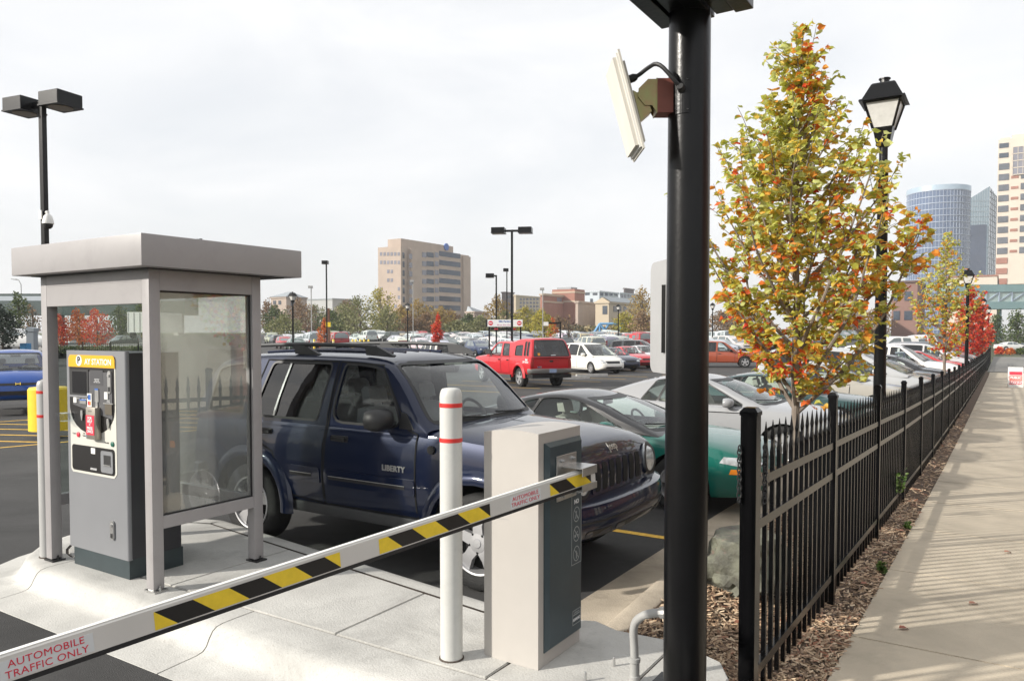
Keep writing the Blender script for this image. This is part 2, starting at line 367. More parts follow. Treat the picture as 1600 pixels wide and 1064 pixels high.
def slab(poly, z0=.09, z1=.1605, par=island, m=M_CONC, bev=.006):
    bm = bmesh.new(); vs = [bm.verts.new((x, y, z1)) for x, y in poly]; f = bm.faces.new(vs); bm.normal_update()
    if f.normal.z < 0: f.normal_flip()
    r = bmesh.ops.extrude_face_region(bm, geom=[f]); 
    for e in r['geom']:
        if isinstance(e, bmesh.types.BMVert): e.co.z = z1
    for v in vs: v.co.z = z0
    bmesh.ops.recalc_face_normals(bm, faces=bm.faces)
    top = [e for e in bm.edges if all(abs(v.co.z - z1) < 1e-6 for v in e.verts)]
    bmesh.ops.bevel(bm, geom=top, offset=bev, segments=2, affect='EDGES')
    me = bpy.data.meshes.new('slab'); bm.to_mesh(me); bm.free(); me.materials.append(m)
    return obj('slab', me, par)
FI = FY + .27 + .020
def bi(x): return back_y(x) - .172
for x0, x1 in ((-6.70, -5.09), (-5.08, -3.42), (-3.41, -2.30)):
    if x0 < -6.5: slab([(x1, FI), (x1, bi(x1))] + [(p_[0] - n_[0] * (.27 * gi_ + .022), p_[1] - n_[1] * (.27 * gi_ + .022)) for p_, n_, g_, gi_ in arc[::-1]])
    else: slab([(x0, FI), (x1, FI), (x1, bi(x1)), (x0, bi(x0))])
slab([(-2.29, FI), (-1.605, FI), (-1.605, 4.34), (-1.98, 4.31), (-2.16, 4.38), (-2.26, 4.34)])
slab([(-1.595, FI), (-1.20, FI), (-1.20, 4.02), (-1.30, 4.20), (-1.595, 4.335)])

# ---- lot kerb and gutter along the mulch bed
lot_kerb = tag(obj('kerb', None, None, (0, 0, 0)), 'concrete kerb and gutter along the parked cars', kind='structure')
y = 4.40; k = 0
KP = [(-2.62, .004), (-2.40, .0), (-2.24, .012), (-2.205, .05), (-2.19, .11), (-2.17, .13), (-2.13, .136), (-2.02, .134), (-2.005, .12), (-2.0, .0)]
while y < 62:
    L = 3.0 if y < 30 else 6.0
    mb = MB(); n = len(KP); ys = np.linspace(y, y + L - .012, 4)
    vs = []
    for yy in ys:
        drop = 1.0 if yy > 4.7 else max(.25, (yy - 4.40) / .3 * .75 + .25)
        vs += [(x, yy, lot_z(-2.6, yy) + (h if x < -2.22 else h * drop + (1 - drop) * .03)) for x, h in KP]
    mb.add(vs, [(i * n + j, i * n + j + 1, (i + 1) * n + j + 1, (i + 1) * n + j) for i in range(3) for j in range(n - 1)])
    mb.build('kerb_stone', M_GUTTER, lot_kerb, smooth=True, angle=40); y += L
# ---- mulch bed with wood chips
def mulch_z(x, y):
    t = (x + 2.0) / 1.1
    a = lot_z(-2.6, y) + .085; b = walk_z(y) - .012
    return a * (1 - t) + b * t + .012 * math.sin(9 * x + 2.3 * y) * math.sin(5.1 * y) * math.sin(math.pi * min(1, max(0, t)))
my = [4.12 + .12 * i for i in range(120)] + [19 + 2 * i for i in range(28)]
def mulch_x(y): return -2.0
bed = tag(sheet('mulch_bed', np.linspace(-2.0, -.893, 14), my, mulch_z, M_MULCH), 'brown mulch bed along the fence')
def chips(n, y0, y1, s0, s1, near_pow, name, label):
    V = np.zeros((n, 6, 3)); 
    u = nrg.random(n) ** near_pow; yy = y0 + (y1 - y0) * u; xx = -1.99 + 1.095 * nrg.random(n)
    keep = ~((yy < 4.36 - .155 * (xx + 2.0) + .02))
    yy = yy[keep]; xx = xx[keep]; n = len(yy)
    zz = np.array([mulch_z(a, b) for a, b in zip(xx, yy)])
    ln_ = s0 + (s1 - s0) * nrg.random(n) ** 2; wd = .0035 + .006 * nrg.random(n); th = nrg.random(n) * 2 * np.pi; tilt = (nrg.random(n) - .35) * .7
    V = np.zeros((n, 6, 3))
    dx = np.stack([np.cos(th) * np.cos(tilt), np.sin(th) * np.cos(tilt), np.sin(tilt)], 1); sx = np.stack([-np.sin(th), np.cos(th), np.zeros(n)], 1)
    c = np.stack([xx, yy, zz + .006 + .012 * nrg.random(n)], 1); bend = (nrg.random(n) - .5) * .25
    for e, sg in ((0, -1), (1, 1)):
        mid = c + dx * (ln_ * sg / 2)[:, None] + sx * (bend * ln_ * sg)[:, None]
        V[:, e * 3 + 0] = mid - sx * wd[:, None]; V[:, e * 3 + 1] = mid + sx * wd[:, None]; V[:, e * 3 + 2] = mid + np.array([0, 0, 1]) * (wd * .8)[:, None]
    base = (np.arange(n) * 6)[:, None]
    F4 = np.array([[0, 3, 4, 1], [1, 4, 5, 2], [2, 5, 3, 0]])
    faces = (base[:, :, None] + F4[None]).reshape(-1, 4)
    me = bpy.data.meshes.new(name); me.from_pydata(V.reshape(-1, 3).tolist(), [], faces.tolist()); me.materials.append(M_CHIP); me.update()
    return tag(obj(name, me), label, 'mulch', kind='stuff')
M_CHIP = leafmat('wood_chip', [(0, (.07, .042, .028)), (.25, (.24, .155, .095)), (.55, (.43, .30, .19)), (.85, (.62, .49, .34)), (1, (.32, .14, .08))], trans=0.0, posn=2)
chips(15000, 4.1, 11.5, .03, .10, 1.4, 'wood_chips', 'shredded wood chips covering the mulch bed')
chips(4000, 11.5, 30, .05, .14, 1.2, 'wood_chips', 'shredded wood chips farther down the mulch bed')
# fallen leaves in the bed and on the walk
# ---- sidewalk of separate slabs
walk = tag(obj('sidewalk', None, None, (0, 0, 0)), 'tan concrete sidewalk of large slabs', kind='structure')
sheet('sidewalk_bed', [-.885, 2.28], [3.2, 4, 6.5, 9.1, 11.8, 14.7, 17.1, 25, 42, 67, 76], lambda x, y: walk_z(y) - .03, M_JOINT, parent=walk)
y = 3.85
while y < 74:
    L = 2.15
    bm = bmesh.new(); y0, y1 = y + .005, y + L - .005
    xs = (-.895, 2.3)
    vs = [bm.verts.new((x, yy, walk_z(yy) + (rng.uniform(-.001, .002)))) for x, yy in ((xs[0], y0), (xs[1], y0), (xs[1], y1), (xs[0], y1))]
    lo = [bm.verts.new((v.co.x, v.co.y, v.co.z - .09)) for v in vs]
    top = bm.faces.new(vs)
    for i in range(4): bm.faces.new((vs[i], lo[i], lo[(i + 1) % 4], vs[(i + 1) % 4]))
    bmesh.ops.recalc_face_normals(bm, faces=bm.faces)
    bmesh.ops.bevel(bm, geom=[e for e in top.edges], offset=.006, segments=2, affect='EDGES')
    me = bpy.data.meshes.new('slab'); bm.to_mesh(me); bm.free(); me.materials.append(M_WALK); obj('slab', me, walk); y += L
# ---- painted stall lines
def line(pts, w, m, dz=.005, label=None, name='stall_line'):
    mb = MB(); (x0, y0), (x1, y1) = pts; t = Vector((x1 - x0, y1 - y0)); L = t.length; t.normalize(); n = Vector((-t.y, t.x)); k = max(2, int(L / 1.2))
    v = []
    for i in range(k + 1):
        c = Vector((x0, y0)) + t * (L * i / k)
        for s in (-1, 1):
            q = c + n * (s * w / 2); v.append((q.x, q.y, lot_z(q.x, q.y) + dz))
    mb.add(v, [(2 * i, 2 * i + 1, 2 * i + 3, 2 * i + 2) for i in range(k)])
    o = mb.build(name, m, MARK, fix=False); return o
MARK = tag(obj('lot_markings', None, None, (0, 0, 0)), 'yellow painted stall lines and hatching on the asphalt', kind='structure')
ROWY = [5.72, 9.0, 12.75, 16.7, 20.6, 24.6, 28.9, 32.8, 36.8, 40.8, 44.8, 48.8, 52.8, 56.8, 60.8, 64.8]
ROWX = [-4.71, -4.47, -4.10, -4.0, -3.9, -3.85, -3.6, -3.6, -3.7, -3.7, -3.7, -3.7, -3.7, -3.7, -3.7, -3.7]
line([(-7.9, 7.06), (-2.66, 7.06)], .10, M_YELLOW)
for i_ in range(1, 12): line([(-7.9, (ROWY[i_] + ROWY[i_ + 1]) / 2), (-2.66, (ROWY[i_] + ROWY[i_ + 1]) / 2)], .10, M_YELLOW)
for i in range(9): line([(-21.5, 21 + 2.75 * i), (-15.6, 21 + 2.75 * i)], .1, M_YELLOW)
for i in range(10): line([(-24.5, 36 + 2.75 * i), (-19.2, 36 + 2.75 * i)], .1, M_YELLOW)
for i in range(9): line([(-21.3 + .2 * i, 4.2 + 1.05 * i), (-15.4 + .2 * i, 6.6 + 1.05 * i)], .10, M_YELLOW)
line([(-21.4, 4.2), (-19.6, 12.8)], .1, M_YELLOW); line([(-15.4, 6.6), (-13.7, 15.2)], .1, M_YELLOW)
tag(sheet('cross_street', [-6, 0, 10, 34], [77, 90, 108, 126], lambda x, y: walk_z(y) - .05, mat('worn_pale_asphalt', (.20, .195, .18), .9, var=.12, vscale=.4)), 'pale worn cross street past the end of the walk')
# ================================================================ PAY SHELTER
sx0, sx1, sy0, sy1 = -6.50, -5.03, 3.16, 4.12          # outer faces of the posts
sh = thing('pay_shelter', (-5.75, 3.64, .16), 'warm grey metal shelter with glass sides over the pay machine', 'shelter')
def L(mb): 
    mb.v = [(x + 5.75, y - 3.64, z - .16) for x, y, z in mb.v]; return mb
pw = .085
for (x, y, lab) in ((sx1 - pw, sy0, None), (sx0, sy0, None), (sx1 - pw, sy1 - pw, None), (sx0, sy1 - pw, None)):
    p = L(MB().box(x, x + pw, y, y + pw, .18, 2.446, bev=.005)).build('post', M_KIOSK, sh, smooth=True)
    L(MB().box(x - .015, x + pw + .03, y - .01, y + pw + .01, .161, .172).box(x + .01, x + pw - .01, y + .005, y + pw - .005, .171, .186)
      .lathe([(.011, .172), (.011, .19), (.006, .19), (.006, .205)], (x + pw + .012, y + pw / 2, 0), 6)).build('foot_plate', M_STEEL if x > -5.5 and y < 3.5 else M_DARK, p)
# header beams (front, right, left, back)
L(MB().box(sx0 + pw, sx1 - pw, sy0 + .0015, sy0 + .06, 2.2065, 2.446, bev=.003).box(sx0 + .10, sx1 - .10, sy0 - .0005, sy0 + .002, 2.365, 2.369)).build('header', M_KIOSK, sh)
L(MB().box(sx1 - .06, sx1 - .0015, sy0 + pw, sy1 - pw, 2.30, 2.446, bev=.003).box(sx1 - .003, sx1 + .0003, sy0 + .11, sy1 - .11, 2.335, 2.339)).build('header', M_KIOSK, sh)
L(MB().box(sx0 + .0015, sx0 + .06, sy0 + pw, sy1 - pw, 2.30, 2.446, bev=.003)).build('header', M_KIOSK, sh)
L(MB().box(sx0 + pw, sx1 - pw, sy1 - .06, sy1 - .0015, 2.30, 2.446, bev=.003)).build('header', M_KIOSK, sh)
# lower rails and panes
for nm, b in (('right', (sx1 - .07, sx1 - .004, sy0 + pw, sy1 - pw)), ('left', (sx0 + .004, sx0 + .07, sy0 + pw, sy1 - pw)), ('back', (sx0 + pw, sx1 - pw, sy1 - .07, sy1 - .004))):
    L(MB().box(b[0], b[1], b[2], b[3], .60, .69, bev=.004)).build('rail', M_KIOSK, sh)
M_PANE = glass('shelter_glass', (.90, .92, .91), ior=1.8)
_nt = M_PANE.node_tree; _df = nd(_nt, 'ShaderNodeBsdfDiffuse'); _df.inputs[0].default_value = (.66, .65, .61, 1); _tl = nd(_nt, 'ShaderNodeBsdfTranslucent'); _tl.inputs[0].default_value = (.5, .5, .48, 1)
_m0 = nd(_nt, 'ShaderNodeMixShader'); _m0.inputs[0].default_value = .5; ln(_nt, _df.outputs[0], _m0.inputs[1]); ln(_nt, _tl.outputs[0], _m0.inputs[2])
_m1 = nd(_nt, 'ShaderNodeMixShader'); _nz = nd(_nt, 'ShaderNodeTexNoise'); _nz.inputs['Scale'].default_value = 2.0; _mr = nd(_nt, 'ShaderNodeMapRange'); _mr.inputs['To Min'].default_value = .06; _mr.inputs['To Max'].default_value = .20; ln(_nt, _nz.outputs['Fac'], _mr.inputs['Value']); ln(_nt, _mr.outputs[0], _m1.inputs[0])
_om = [n for n in _nt.nodes if n.type == 'OUTPUT_MATERIAL'][0]; _src = _om.inputs[0].links[0].from_socket; ln(_nt, _src, _m1.inputs[1]); ln(_nt, _m0.outputs[0], _m1.inputs[2]); ln(_nt, _m1.outputs[0], _om.inputs[0])
L(MB().box(sx1 - .040, sx1 - .034, sy0 + pw, sy1 - pw, .69, 2.30)).build('pane', M_PANE, sh)
L(MB().box(sx0 + .034, sx0 + .040, sy0 + pw, sy1 - pw, .69, 2.30)).build('pane', M_GLASS, sh)
L(MB().box(sx0 + pw, sx1 - pw, sy1 - .040, sy1 - .034, .69, 2.30)).build('pane', M_PANE, sh)
for nm, b in (('r', (sx1 - .03, sx1 - .022, sy0 + pw, sy1 - pw)), ):
    g = MB()
    for (y0, y1, z0, z1) in ((sy0 + pw, sy0 + pw + .012, .69, 2.30), (sy1 - pw - .012, sy1 - pw, .69, 2.30), (sy0 + pw + .012, sy1 - pw - .012, .69, .702), (sy0 + pw + .012, sy1 - pw - .012, 2.288, 2.30)):
        g.box(b[0], b[1], y0, y1, z0, z1)
    L(g).build('gasket', M_DARK, sh)
# roof: fascia box with a recessed soffit
rx0, rx1, ry0, ry1 = -6.66, -4.885, 3.02, 4.42
rf = L(MB().box(rx0, rx1, ry0, ry1, 2.452, 2.672, bev=.007)).build('roof', M_KIOSK, sh, smooth=True)
L(MB().box(rx0 + .1, rx1 - .1, ry0 + .1, ry1 - .1, 2.4445, 2.4555)).build('soffit', M_DARK, rf)
L(MB().box(-5.33, -5.25, 3.72, 3.78, 2.672, 2.70).tube([(-5.31, 3.75, 2.70), (-5.31, 3.75, 2.73)], .012).tube([(-5.27, 3.75, 2.70), (-5.27, 3.75, 2.73)], .012)).build('roof_bracket', M_DARK, rf)
L(MB().box(-6.30, -6.18, 3.16, 3.24, 2.672, 2.70)).build('roof_bracket', M_STEEL, rf)

# ================================================================ PAY MACHINE
px0, px1, py0, py1 = -6.27, -5.44, 3.225, 3.66
M_PAYF = mat('light_grey_cabinet', (.215, .22, .232), .4, var=.04, vscale=3); M_PAYS = mat('charcoal_cabinet', (.028, .030, .036), .45, var=.1, vscale=4)
M_PLINTH = mat('slate_plinth', (.030, .045, .050), .5, var=.15)
M_CREAM = mat('cream_panel', (.60, .59, .53), .45, var=.03); M_FACE = mat('black_face', (.012, .011, .011), .35, var=.1); M_GREY = mat('grey_face', (.085, .085, .09), .45, var=.08)
M_SCREEN = mat('dead_screen', (.012, .012, .014), .12)
pay = thing('pay_station', (-5.795, 3.44, .16), 'grey pay station machine with yellow header inside the shelter', 'pay machine')
def K(mb): mb.v = [(x + 5.795, y - 3.44, z - .16) for x, y, z in mb.v]; return mb
K(MB().box(px0 + .05, px1 - .012, py0 + .012, py1 + .02, .1612, .31)).build('plinth', M_PLINTH, pay)
K(MB().box(px0 + .008, px1 - .001, py0 + .030, py1, .312, 1.850, bev=.004)).build('cabinet', M_PAYS, pay)
# front door: rounded vertical edges
door = K(MB().prism(rrect(px0, px1, py0, py0 + .040, .019, 5), .305, 1.862)).build('door', M_PAYF, pay, smooth=True)
fy = py0
def face(poly, dz0, dz1, m, nm, par=door):          # poly in (u: 0..1 across, z), standing on the front face
    pp = [(px0 + u * (px1 - px0), z) for u, z in poly]
    return K(MB().prism(pp, fy - dz1, fy - dz0, axis='y')).build(nm, m, par)
def U(a): return px0 + a * (px1 - px0)
# cream shield behind, black face, yellow header
sh_poly = [(.07, .93), (.10, .905), (.80, .905), (.845, .94), (.845, 1.79), (.81, 1.825), (.075, 1.825)]
face(sh_poly, -.002, .003, M_CREAM, 'face_shield')
cv = [(.075 + .0, 1.765)] + [(.075 + .0, 1.44)] + [(.45 + .375 * math.cos(a), 1.42 + .20 * math.sin(a) * 1.0) for a in [math.pi + math.pi * i / 12 for i in range(13)]] + [(.825, 1.765)]
face(cv, .003, .006, M_FACE, 'face_panel')
face([(.07, 1.735), (.845, 1.735), (.845, 1.80), (.83, 1.82), (.81, 1.828), (.10, 1.828), (.08, 1.815), (.07, 1.80)], .006, .009, mat('amber_header', (.80, .40, .004), .45), 'header_panel')
face([(.14, 1.44), (.80, 1.35), (.80, 1.70), (.14, 1.71)], .006, .010, M_GREY, 'reader_panel')
face([(.10, 1.50), (.42, 1.50), (.42, 1.715), (.10, 1.715)], .006, .014, M_DARK, 'screen_frame')
face([(.145, 1.53), (.39, 1.53), (.39, 1.70), (.145, 1.70)], .014, .0155, M_SCREEN, 'screen')
face([(.10, 1.50), (.42, 1.50), (.42, 1.515), (.10, 1.515)], .0145, .022, M_PAYF, 'screen_ledge')
face([(.445, 1.60), (.66, 1.60), (.66, 1.715), (.445, 1.715)], .0101, .011, mat('mid_grey_face', (.06, .06, .065), .45), 'instruction_panel')
def plate(u0, u1, z0, z1, m, nm, d0=.0105, d1=.016): return face([(u0, z0), (u1, z0), (u1, z1), (u0, z1)], d0, d1, m, nm)
plate(.53, .59, 1.475, 1.575, M_STEEL, 'coin_slot'); plate(.532, .588, 1.565, 1.577, M_INK_B, 'slot_lamp', .0165, .018)
plate(.685, .74, 1.50, 1.555, M_WHITE, 'notice_label'); plate(.16, .215, 1.455, 1.50, M_WHITE, 'notice_label'); plate(.27, .375, 1.45, 1.475, M_STEEL, 'card_slot'); plate(.27, .375, 1.475, 1.485, M_INK_B, 'slot_lamp')
cards = plate(.40, .475, 1.375, 1.535, M_WHITE, 'card_logos')
for z0, z1, m in ((1.485, 1.525, M_INK_B), (1.445, 1.475, M_INK_R), (1.40, 1.43, M_INK_B)): plate(.415, .46, z0, z1, m, 'card_mark', .0165, .0175)
plate(.445, .46, 1.445, 1.475, mat('orange_ink', (.8, .32, .02), .5), 'card_mark', .0168, .0179)
plate(.69, .80, 1.385, 1.465, mat('bronze_tray', (.16, .14, .11), .35, metal=.4), 'receipt_slot', .0105, .015); plate(.67, .82, 1.465, 1.472, M_STEEL, 'slot_rim', .0105, .018)
def handle_at(u, z0, z1, nm, par=door):
    c = U(u); w = .021
    o = K(MB().prism([(c + a, z) for a, z in rrect(-w, w, z0, z1, w * .95, 5)], fy - .016, fy - .004, axis='y')).build(nm, M_STEEL, par, smooth=True)
    K(MB().lathe([(.012, -.006), (.013, 0), (.0, .004)], (c, fy - .018, z1 - .035), 12, axis='y')).build('lock', M_STEEL, o)
    K(MB().box(c - .012, c + .012, fy - .019, fy - .0165, z0 + .015, z0 + .05)).build('latch', M_DARK, o)
handle_at(.765, 1.545, 1.715, 'lock_handle'); handle_at(.765, .44, .585, 'lock_handle')
for u, z in ((.30, 1.37), (.56, 1.445), (.735, 1.325)):
    c = U(u); K(MB().prism([(c - .012, z + .03), (c + .012, z + .03), (c + .016, z), (c + .004, z - .05), (c - .004, z - .05), (c - .016, z)], fy - .018, fy - .0105, axis='y')).build('pictogram', M_STEEL, door)
K(MB().prism([(U(.03) - .03, 1.37), (U(.14), 1.37), (U(.15), 1.31), (U(.05), 1.31)], fy - .09, fy - .006, axis='y')).build('ticket_tray', glass('clear_plastic', (.9, .92, .93), 1.0, .1), door)
ic = K(MB().box(U(.455), U(.61), fy - .055, fy - .006, 1.19, 1.435, bev=.008)).build('intercom', mat('brushed_bronze_steel', (.40, .37, .32), .35, metal=.7), door, smooth=True)
K(MB().box(U(.465), U(.60), fy - .058, fy - .0553, 1.225, 1.375)).build('help_label', M_INK_R, ic)
off = Vector((5.795, -3.44, -.16))
def ptext(nm, s, u, z, size, m, d, par=door, **kw): return text(nm, s, size, (Vector((U(u), fy - d, z)) + off, (1, 0, 0), (0, 0, 1)), m, par, **kw)
ptext('help_lettering', 'FOR\nHELP\n<\nPRESS\nONCE', .53, 1.302, .030, M_INK_W, .0585, ic, bold=.02, lines=.85)
ptext('speaker_grille', '===', .53, 1.405, .03, M_DARK, .0556, ic)
ptext('title_lettering', 'AY STATION', .575, 1.776, .064, M_INK_W, .0095, door, bold=.018)
K(MB().lathe([(.042, 0), (.042, .001)], (U(.255), fy - .0105, 1.785), 20, axis='y')).build('title_disc', M_INK_W, door)
ptext('title_initial', 'P', .255, 1.785, .078, M_INK_K, .0115, door, bold=.03)
for u, z, s in ((.24, 1.475 + .02, 'INSERT TICKET\nSTRIPE UP'), (.56, 1.635, 'INSERT BILLS\nFACE UP IN\nANY DIRECTION'), (.34, 1.492, 'INSERT CARD\nSTRIPE DOWN'), (.745, 1.485, 'RECEIPT\nCHANGE')): ptext('instruction_lettering', s, u, z, .0115, M_INK_W, .0115)
for u, m in ((.215, M_INK_R), (.375, mat('pale_blue_button', (.25, .33, .50), .4)), (.785, mat('green_button', (.02, .13, .09), .4))):
    K(MB().lathe([(.02, .003), (.02, -.005), (.012, -.008), (0, -.009)], (U(u), fy - .005, 1.205 if u < .5 else 1.165), 16, axis='y')).build('button', m, door, smooth=True)
for u, s, z in ((.14, 'Cancel', 1.21), (.31, 'Lost\nTicket', 1.21), (.69, 'Receipt', 1.17)): ptext('button_lettering', s, u, z, .019, M_INK_K, .0035)
face([(u, z) for u, z in rrect(.10, .815, .925, 1.125, .03)], .0035, .007, M_FACE, 'cash_panel')
face([(u, z) for u, z in rrect(.60, .795, .94, 1.105, .02)], .007, .012, M_PAYF, 'note_slot_frame'); plate(.65, .765, 1.0, 1.075, M_DARK, 'note_slot', .012, .013); plate(.65, .765, .995, 1.003, M_STEEL, 'slot_rim', .0125, .02)
plate(.43, .50, 1.07, 1.115, M_WHITE, 'notice_label', .0072, .008)
ptext('maker_lettering', 'AMANO', .47, .952, .024, M_INK_W, .0078, bold=.01)
lv = MB()
for i in range(3): lv.box(px1 - .0042, px1 + .008, 3.40, 3.50, 1.60 + .03 * i, 1.61 + .03 * i)
K(lv).build('louvre', M_PAYS, pay)

# ================================================================ GATE
bx0, bx1, by0, by1, bz0, bz1 = -2.47, -2.105, 3.553, 4.04, .161, 1.47
gate = thing('barrier_gate', (-2.29, 3.80, .16), 'beige barrier gate with dark teal door and a long striped arm', 'barrier gate')
def Gt(mb): mb.v = [(x + 2.29, y - 3.80, z - .16) for x, y, z in mb.v]; return mb
def bow(t): return by0 + .030 * (t - .7) ** 2
arcf = [(bx0 + (bx1 - bx0) * i / 10, bow(i / 10)) for i in range(11)]
pl = [(x, y) for x, y in arcf] + [(bx1, by1), (bx0, by1)]
gm = MB().prism(pl, bz0, 1.43)
# crowned top
n = 12; rows = []
for i in range(n + 1):
    x = bx0 + (bx1 - bx0) * i / n; z = 1.43 + .035 * math.sin(math.pi * (.25 + .75 * (1 - i / n)) * .9)
    yf = bow(i / n)
    rows.append((x, yf, z))
tv = [(x, y, 1.43) for x, y, z in rows] + [(x, y, z) for x, y, z in rows] + [(x, by1, z) for x, y, z in rows] + [(x, by1, 1.43) for x, y, z in rows]; m_ = n + 1
tf = []
for i in range(n): tf += [(i, i + 1, m_ + i + 1, m_ + i), (m_ + i, m_ + i + 1, 2 * m_ + i + 1, 2 * m_ + i), (2 * m_ + i, 2 * m_ + i + 1, 3 * m_ + i + 1, 3 * m_ + i)]
tf += [(0, m_, 2 * m_, 3 * m_), (n, 2 * n + 1, 3 * n + 2, 4 * n + 3)]
Gt(gm).build('cabinet', M_BOX, gate, smooth=True, angle=30)
Gt(MB().add(tv, tf)).build('cap', M_BOX, gate, smooth=True, angle=40)
Gt(MB().box(bx0 + .08, bx1 - .03, by0 + .0015, by0 + .05, .962, .9645)).build('seam', M_CONDUIT, gate)
dr = Gt(MB().prism([(by0 + .06, .235), (by1 - .012, .235), (by1 - .012, 1.395), (by0 + .06, 1.395)], bx1 + .0005, bx1 + .028, axis='x')).build('door', M_PANEL, gate)
bmx = bmesh.new(); bmx.from_mesh(dr.data); bmesh.ops.bevel(bmx, geom=[e for e in bmx.edges if all(v.co.x > .2 for v in e.verts)], offset=.022, segments=1, affect='EDGES'); bmx.to_mesh(dr.data); bmx.free()
go = Vector((2.29, -3.80, -.16)); dx = bx1 + .0285
def gtext(nm, s, y, z, size, m=M_INK_W, **kw): return text(nm, s, size, (Vector((dx, y, z)) + go, (0, 1, 0), (0, 0, 1)), m, dr, **kw)
M_INKG = mat('pale_grey_ink', (.36, .38, .38), .5)
fr_ = MB(); ly0, ly1, lz0, lz1 = 3.885, 4.005, .655, 1.115
for a in ((ly0, ly0 + .003, lz0, lz1), (ly1 - .003, ly1, lz0, lz1), (ly0, ly1, lz0, lz0 + .003), (ly0, ly1, lz1 - .003, lz1)): fr_.box(dx - .0005, dx + .0006, a[0], a[1], a[2], a[3])
Gt(fr_).build('label_frame', M_INKG, dr)
gtext('warning_lettering', 'AUTOMOBILE\nTRAFFIC ONLY', 3.945, 1.075, .0165, M_INKG, bold=.01); gtext('warning_lettering', 'NO', 3.945, 1.02, .036, M_INK_W, bold=.03)
for k, z in enumerate((.945, .83, .715)):
    c = MB(); ring = []
    for i in range(24):
        a = 2 * math.pi * i / 24; ring += [(dx + .0004, 3.945 + .040 * math.cos(a), z + .045 * math.sin(a)), (dx + .0004, 3.945 + .035 * math.cos(a), z + .0395 * math.sin(a))]
    c.add(ring, [(2 * i, (2 * i + 2) % 48, (2 * i + 3) % 48, 2 * i + 1) for i in range(24)])
    c.bar((dx, 3.945 - .027, z + .03), (dx, 3.945 + .027, z - .03), .004, .0012, up=(1, 0, 0))
    if k == 0: c.bar((dx, 3.935, z - .025), (dx, 3.945, z + .02), .008, .0012, up=(1, 0, 0)); c.bar((dx, 3.945, z), (dx, 3.96, z - .025), .005, .0012, up=(1, 0, 0))
    if k == 1:
        for yy in (3.929, 3.961): c.bar((dx, yy - .008, z - .01), (dx, yy + .008, z - .012), .014, .0012, up=(1, 0, 0))
        c.bar((dx, 3.935, z), (dx, 3.96, z + .012), .005, .0012, up=(1, 0, 0))
    if k == 2: c.bar((dx, 3.945, z - .03), (dx, 3.945, z + .015), .007, .0012, up=(1, 0, 0)); c.bar((dx, 3.935, z + .012), (dx, 3.957, z - .004), .005, .0012, up=(1, 0, 0))
    Gt(c).build('prohibition_symbol', M_INKG, dr, fix=False)
lb = MB(); 
for a in ((3.90, 3.903, .30, .385), (3.997, 4.0, .30, .385), (3.90, 4.0, .30, .303), (3.90, 4.0, .382, .385), (3.905, 3.995, .355, .359)): lb.box(dx - .0005, dx + .0006, a[0], a[1], a[2], a[3])
Gt(lb).build('maker_plate', M_INKG, dr); gtext('maker_lettering', 'AMANO', 3.95, .328, .025, M_INK_W, bold=.02); gtext('maker_lettering', 'parking gate', 3.95, .370, .013, M_INKG)
# arm bracket on the door face
br = Gt(MB().box(bx1 + .0285, bx1 + .036, 3.70, 3.93, 1.06, 1.315, bev=.003).box(bx1 + .036, bx1 + .165, 3.76, 3.935, 1.2455, 1.2515).box(bx1 + .036, bx1 + .165, 3.76, 3.935, 1.118, 1.124)
        .box(bx1 + .160, bx1 + .165, 3.76, 3.935, 1.205, 1.245).box(bx1 + .160, bx1 + .165, 3.76, 3.935, 1.1245, 1.155)).build('arm_bracket', M_STEEL, gate)
for y, z in ((3.75, 1.285), (3.88, 1.285), (3.75, 1.085), (3.88, 1.085)): Gt(MB().lathe([(.011, 0), (.011, .009), (.006, .009), (.006, .022)], (bx1 + .036, y, z), 6, axis='x')).build('bolt', M_STEEL, br)
# arm
A0 = Vector((-1.962, 3.90, 1.190)); A1 = Vector((-2.60, 1.115, .955)); ad_ = (A1 - A0).normalized(); armL = (A1 - A0).length
arm = obj('arm', None, gate, A0 - Vector((-2.29, 3.80, .16))); arm['label'] = 'long white arm with yellow and black hazard stripes'
xh = Vector((ad_.x, ad_.y, 0)).normalized(); side = Vector((0, 0, 1)).cross(ad_).normalized(); upv = ad_.cross(side).normalized() * -1
if upv.z < 0: upv = -upv
camdir = (Vector((0, 0, 2)) - (A0 + A1) / 2)
if side.dot(camdir) < 0: side = -side
def AP(s, u, d): return ad_ * s + upv * u + side * d
TOT = armL + 1.1; H2 = .050; TK = .032
def abox(s0, s1, u0, u1, d0, d1, mb=None):
    mb = mb or MB(); v = [AP(s, u, d) for d in (d0, d1) for u in (u0, u1) for s in (s0, s1)]
    return mb.add(v, [(0, 2, 3, 1), (4, 5, 7, 6), (0, 1, 5, 4), (2, 6, 7, 3), (0, 4, 6, 2), (1, 3, 7, 5)])
am = MB()
sec = [(-H2 + .012, -TK / 2), (H2 - .006, -TK / 2), (H2, -TK / 2 + .008), (H2, TK / 2 - .008), (H2 - .006, TK / 2), (-H2 + .012, TK / 2)]
am.add([AP(-.02, u, d) for u, d in sec] + [AP(TOT, u, d) for u, d in sec], [tuple(reversed(range(6))), tuple(range(6, 12))] + [(i, (i + 1) % 6, 6 + (i + 1) % 6, 6 + i) for i in range(6)])
am.build('beam', mat('white_aluminium', (.66, .64, .60), .4, var=.05, vscale=3), arm)
abox(.0, TOT, -H2 - .006, -H2 + .0115, -TK / 2 + .002, TK / 2 - .002).build('rubber_edge', M_DARK, arm)
abox(.0, TOT, H2 + .0005, H2 + .003, -TK / 2 + .006, TK / 2 - .006).build('top_cap', M_WHITE, arm)
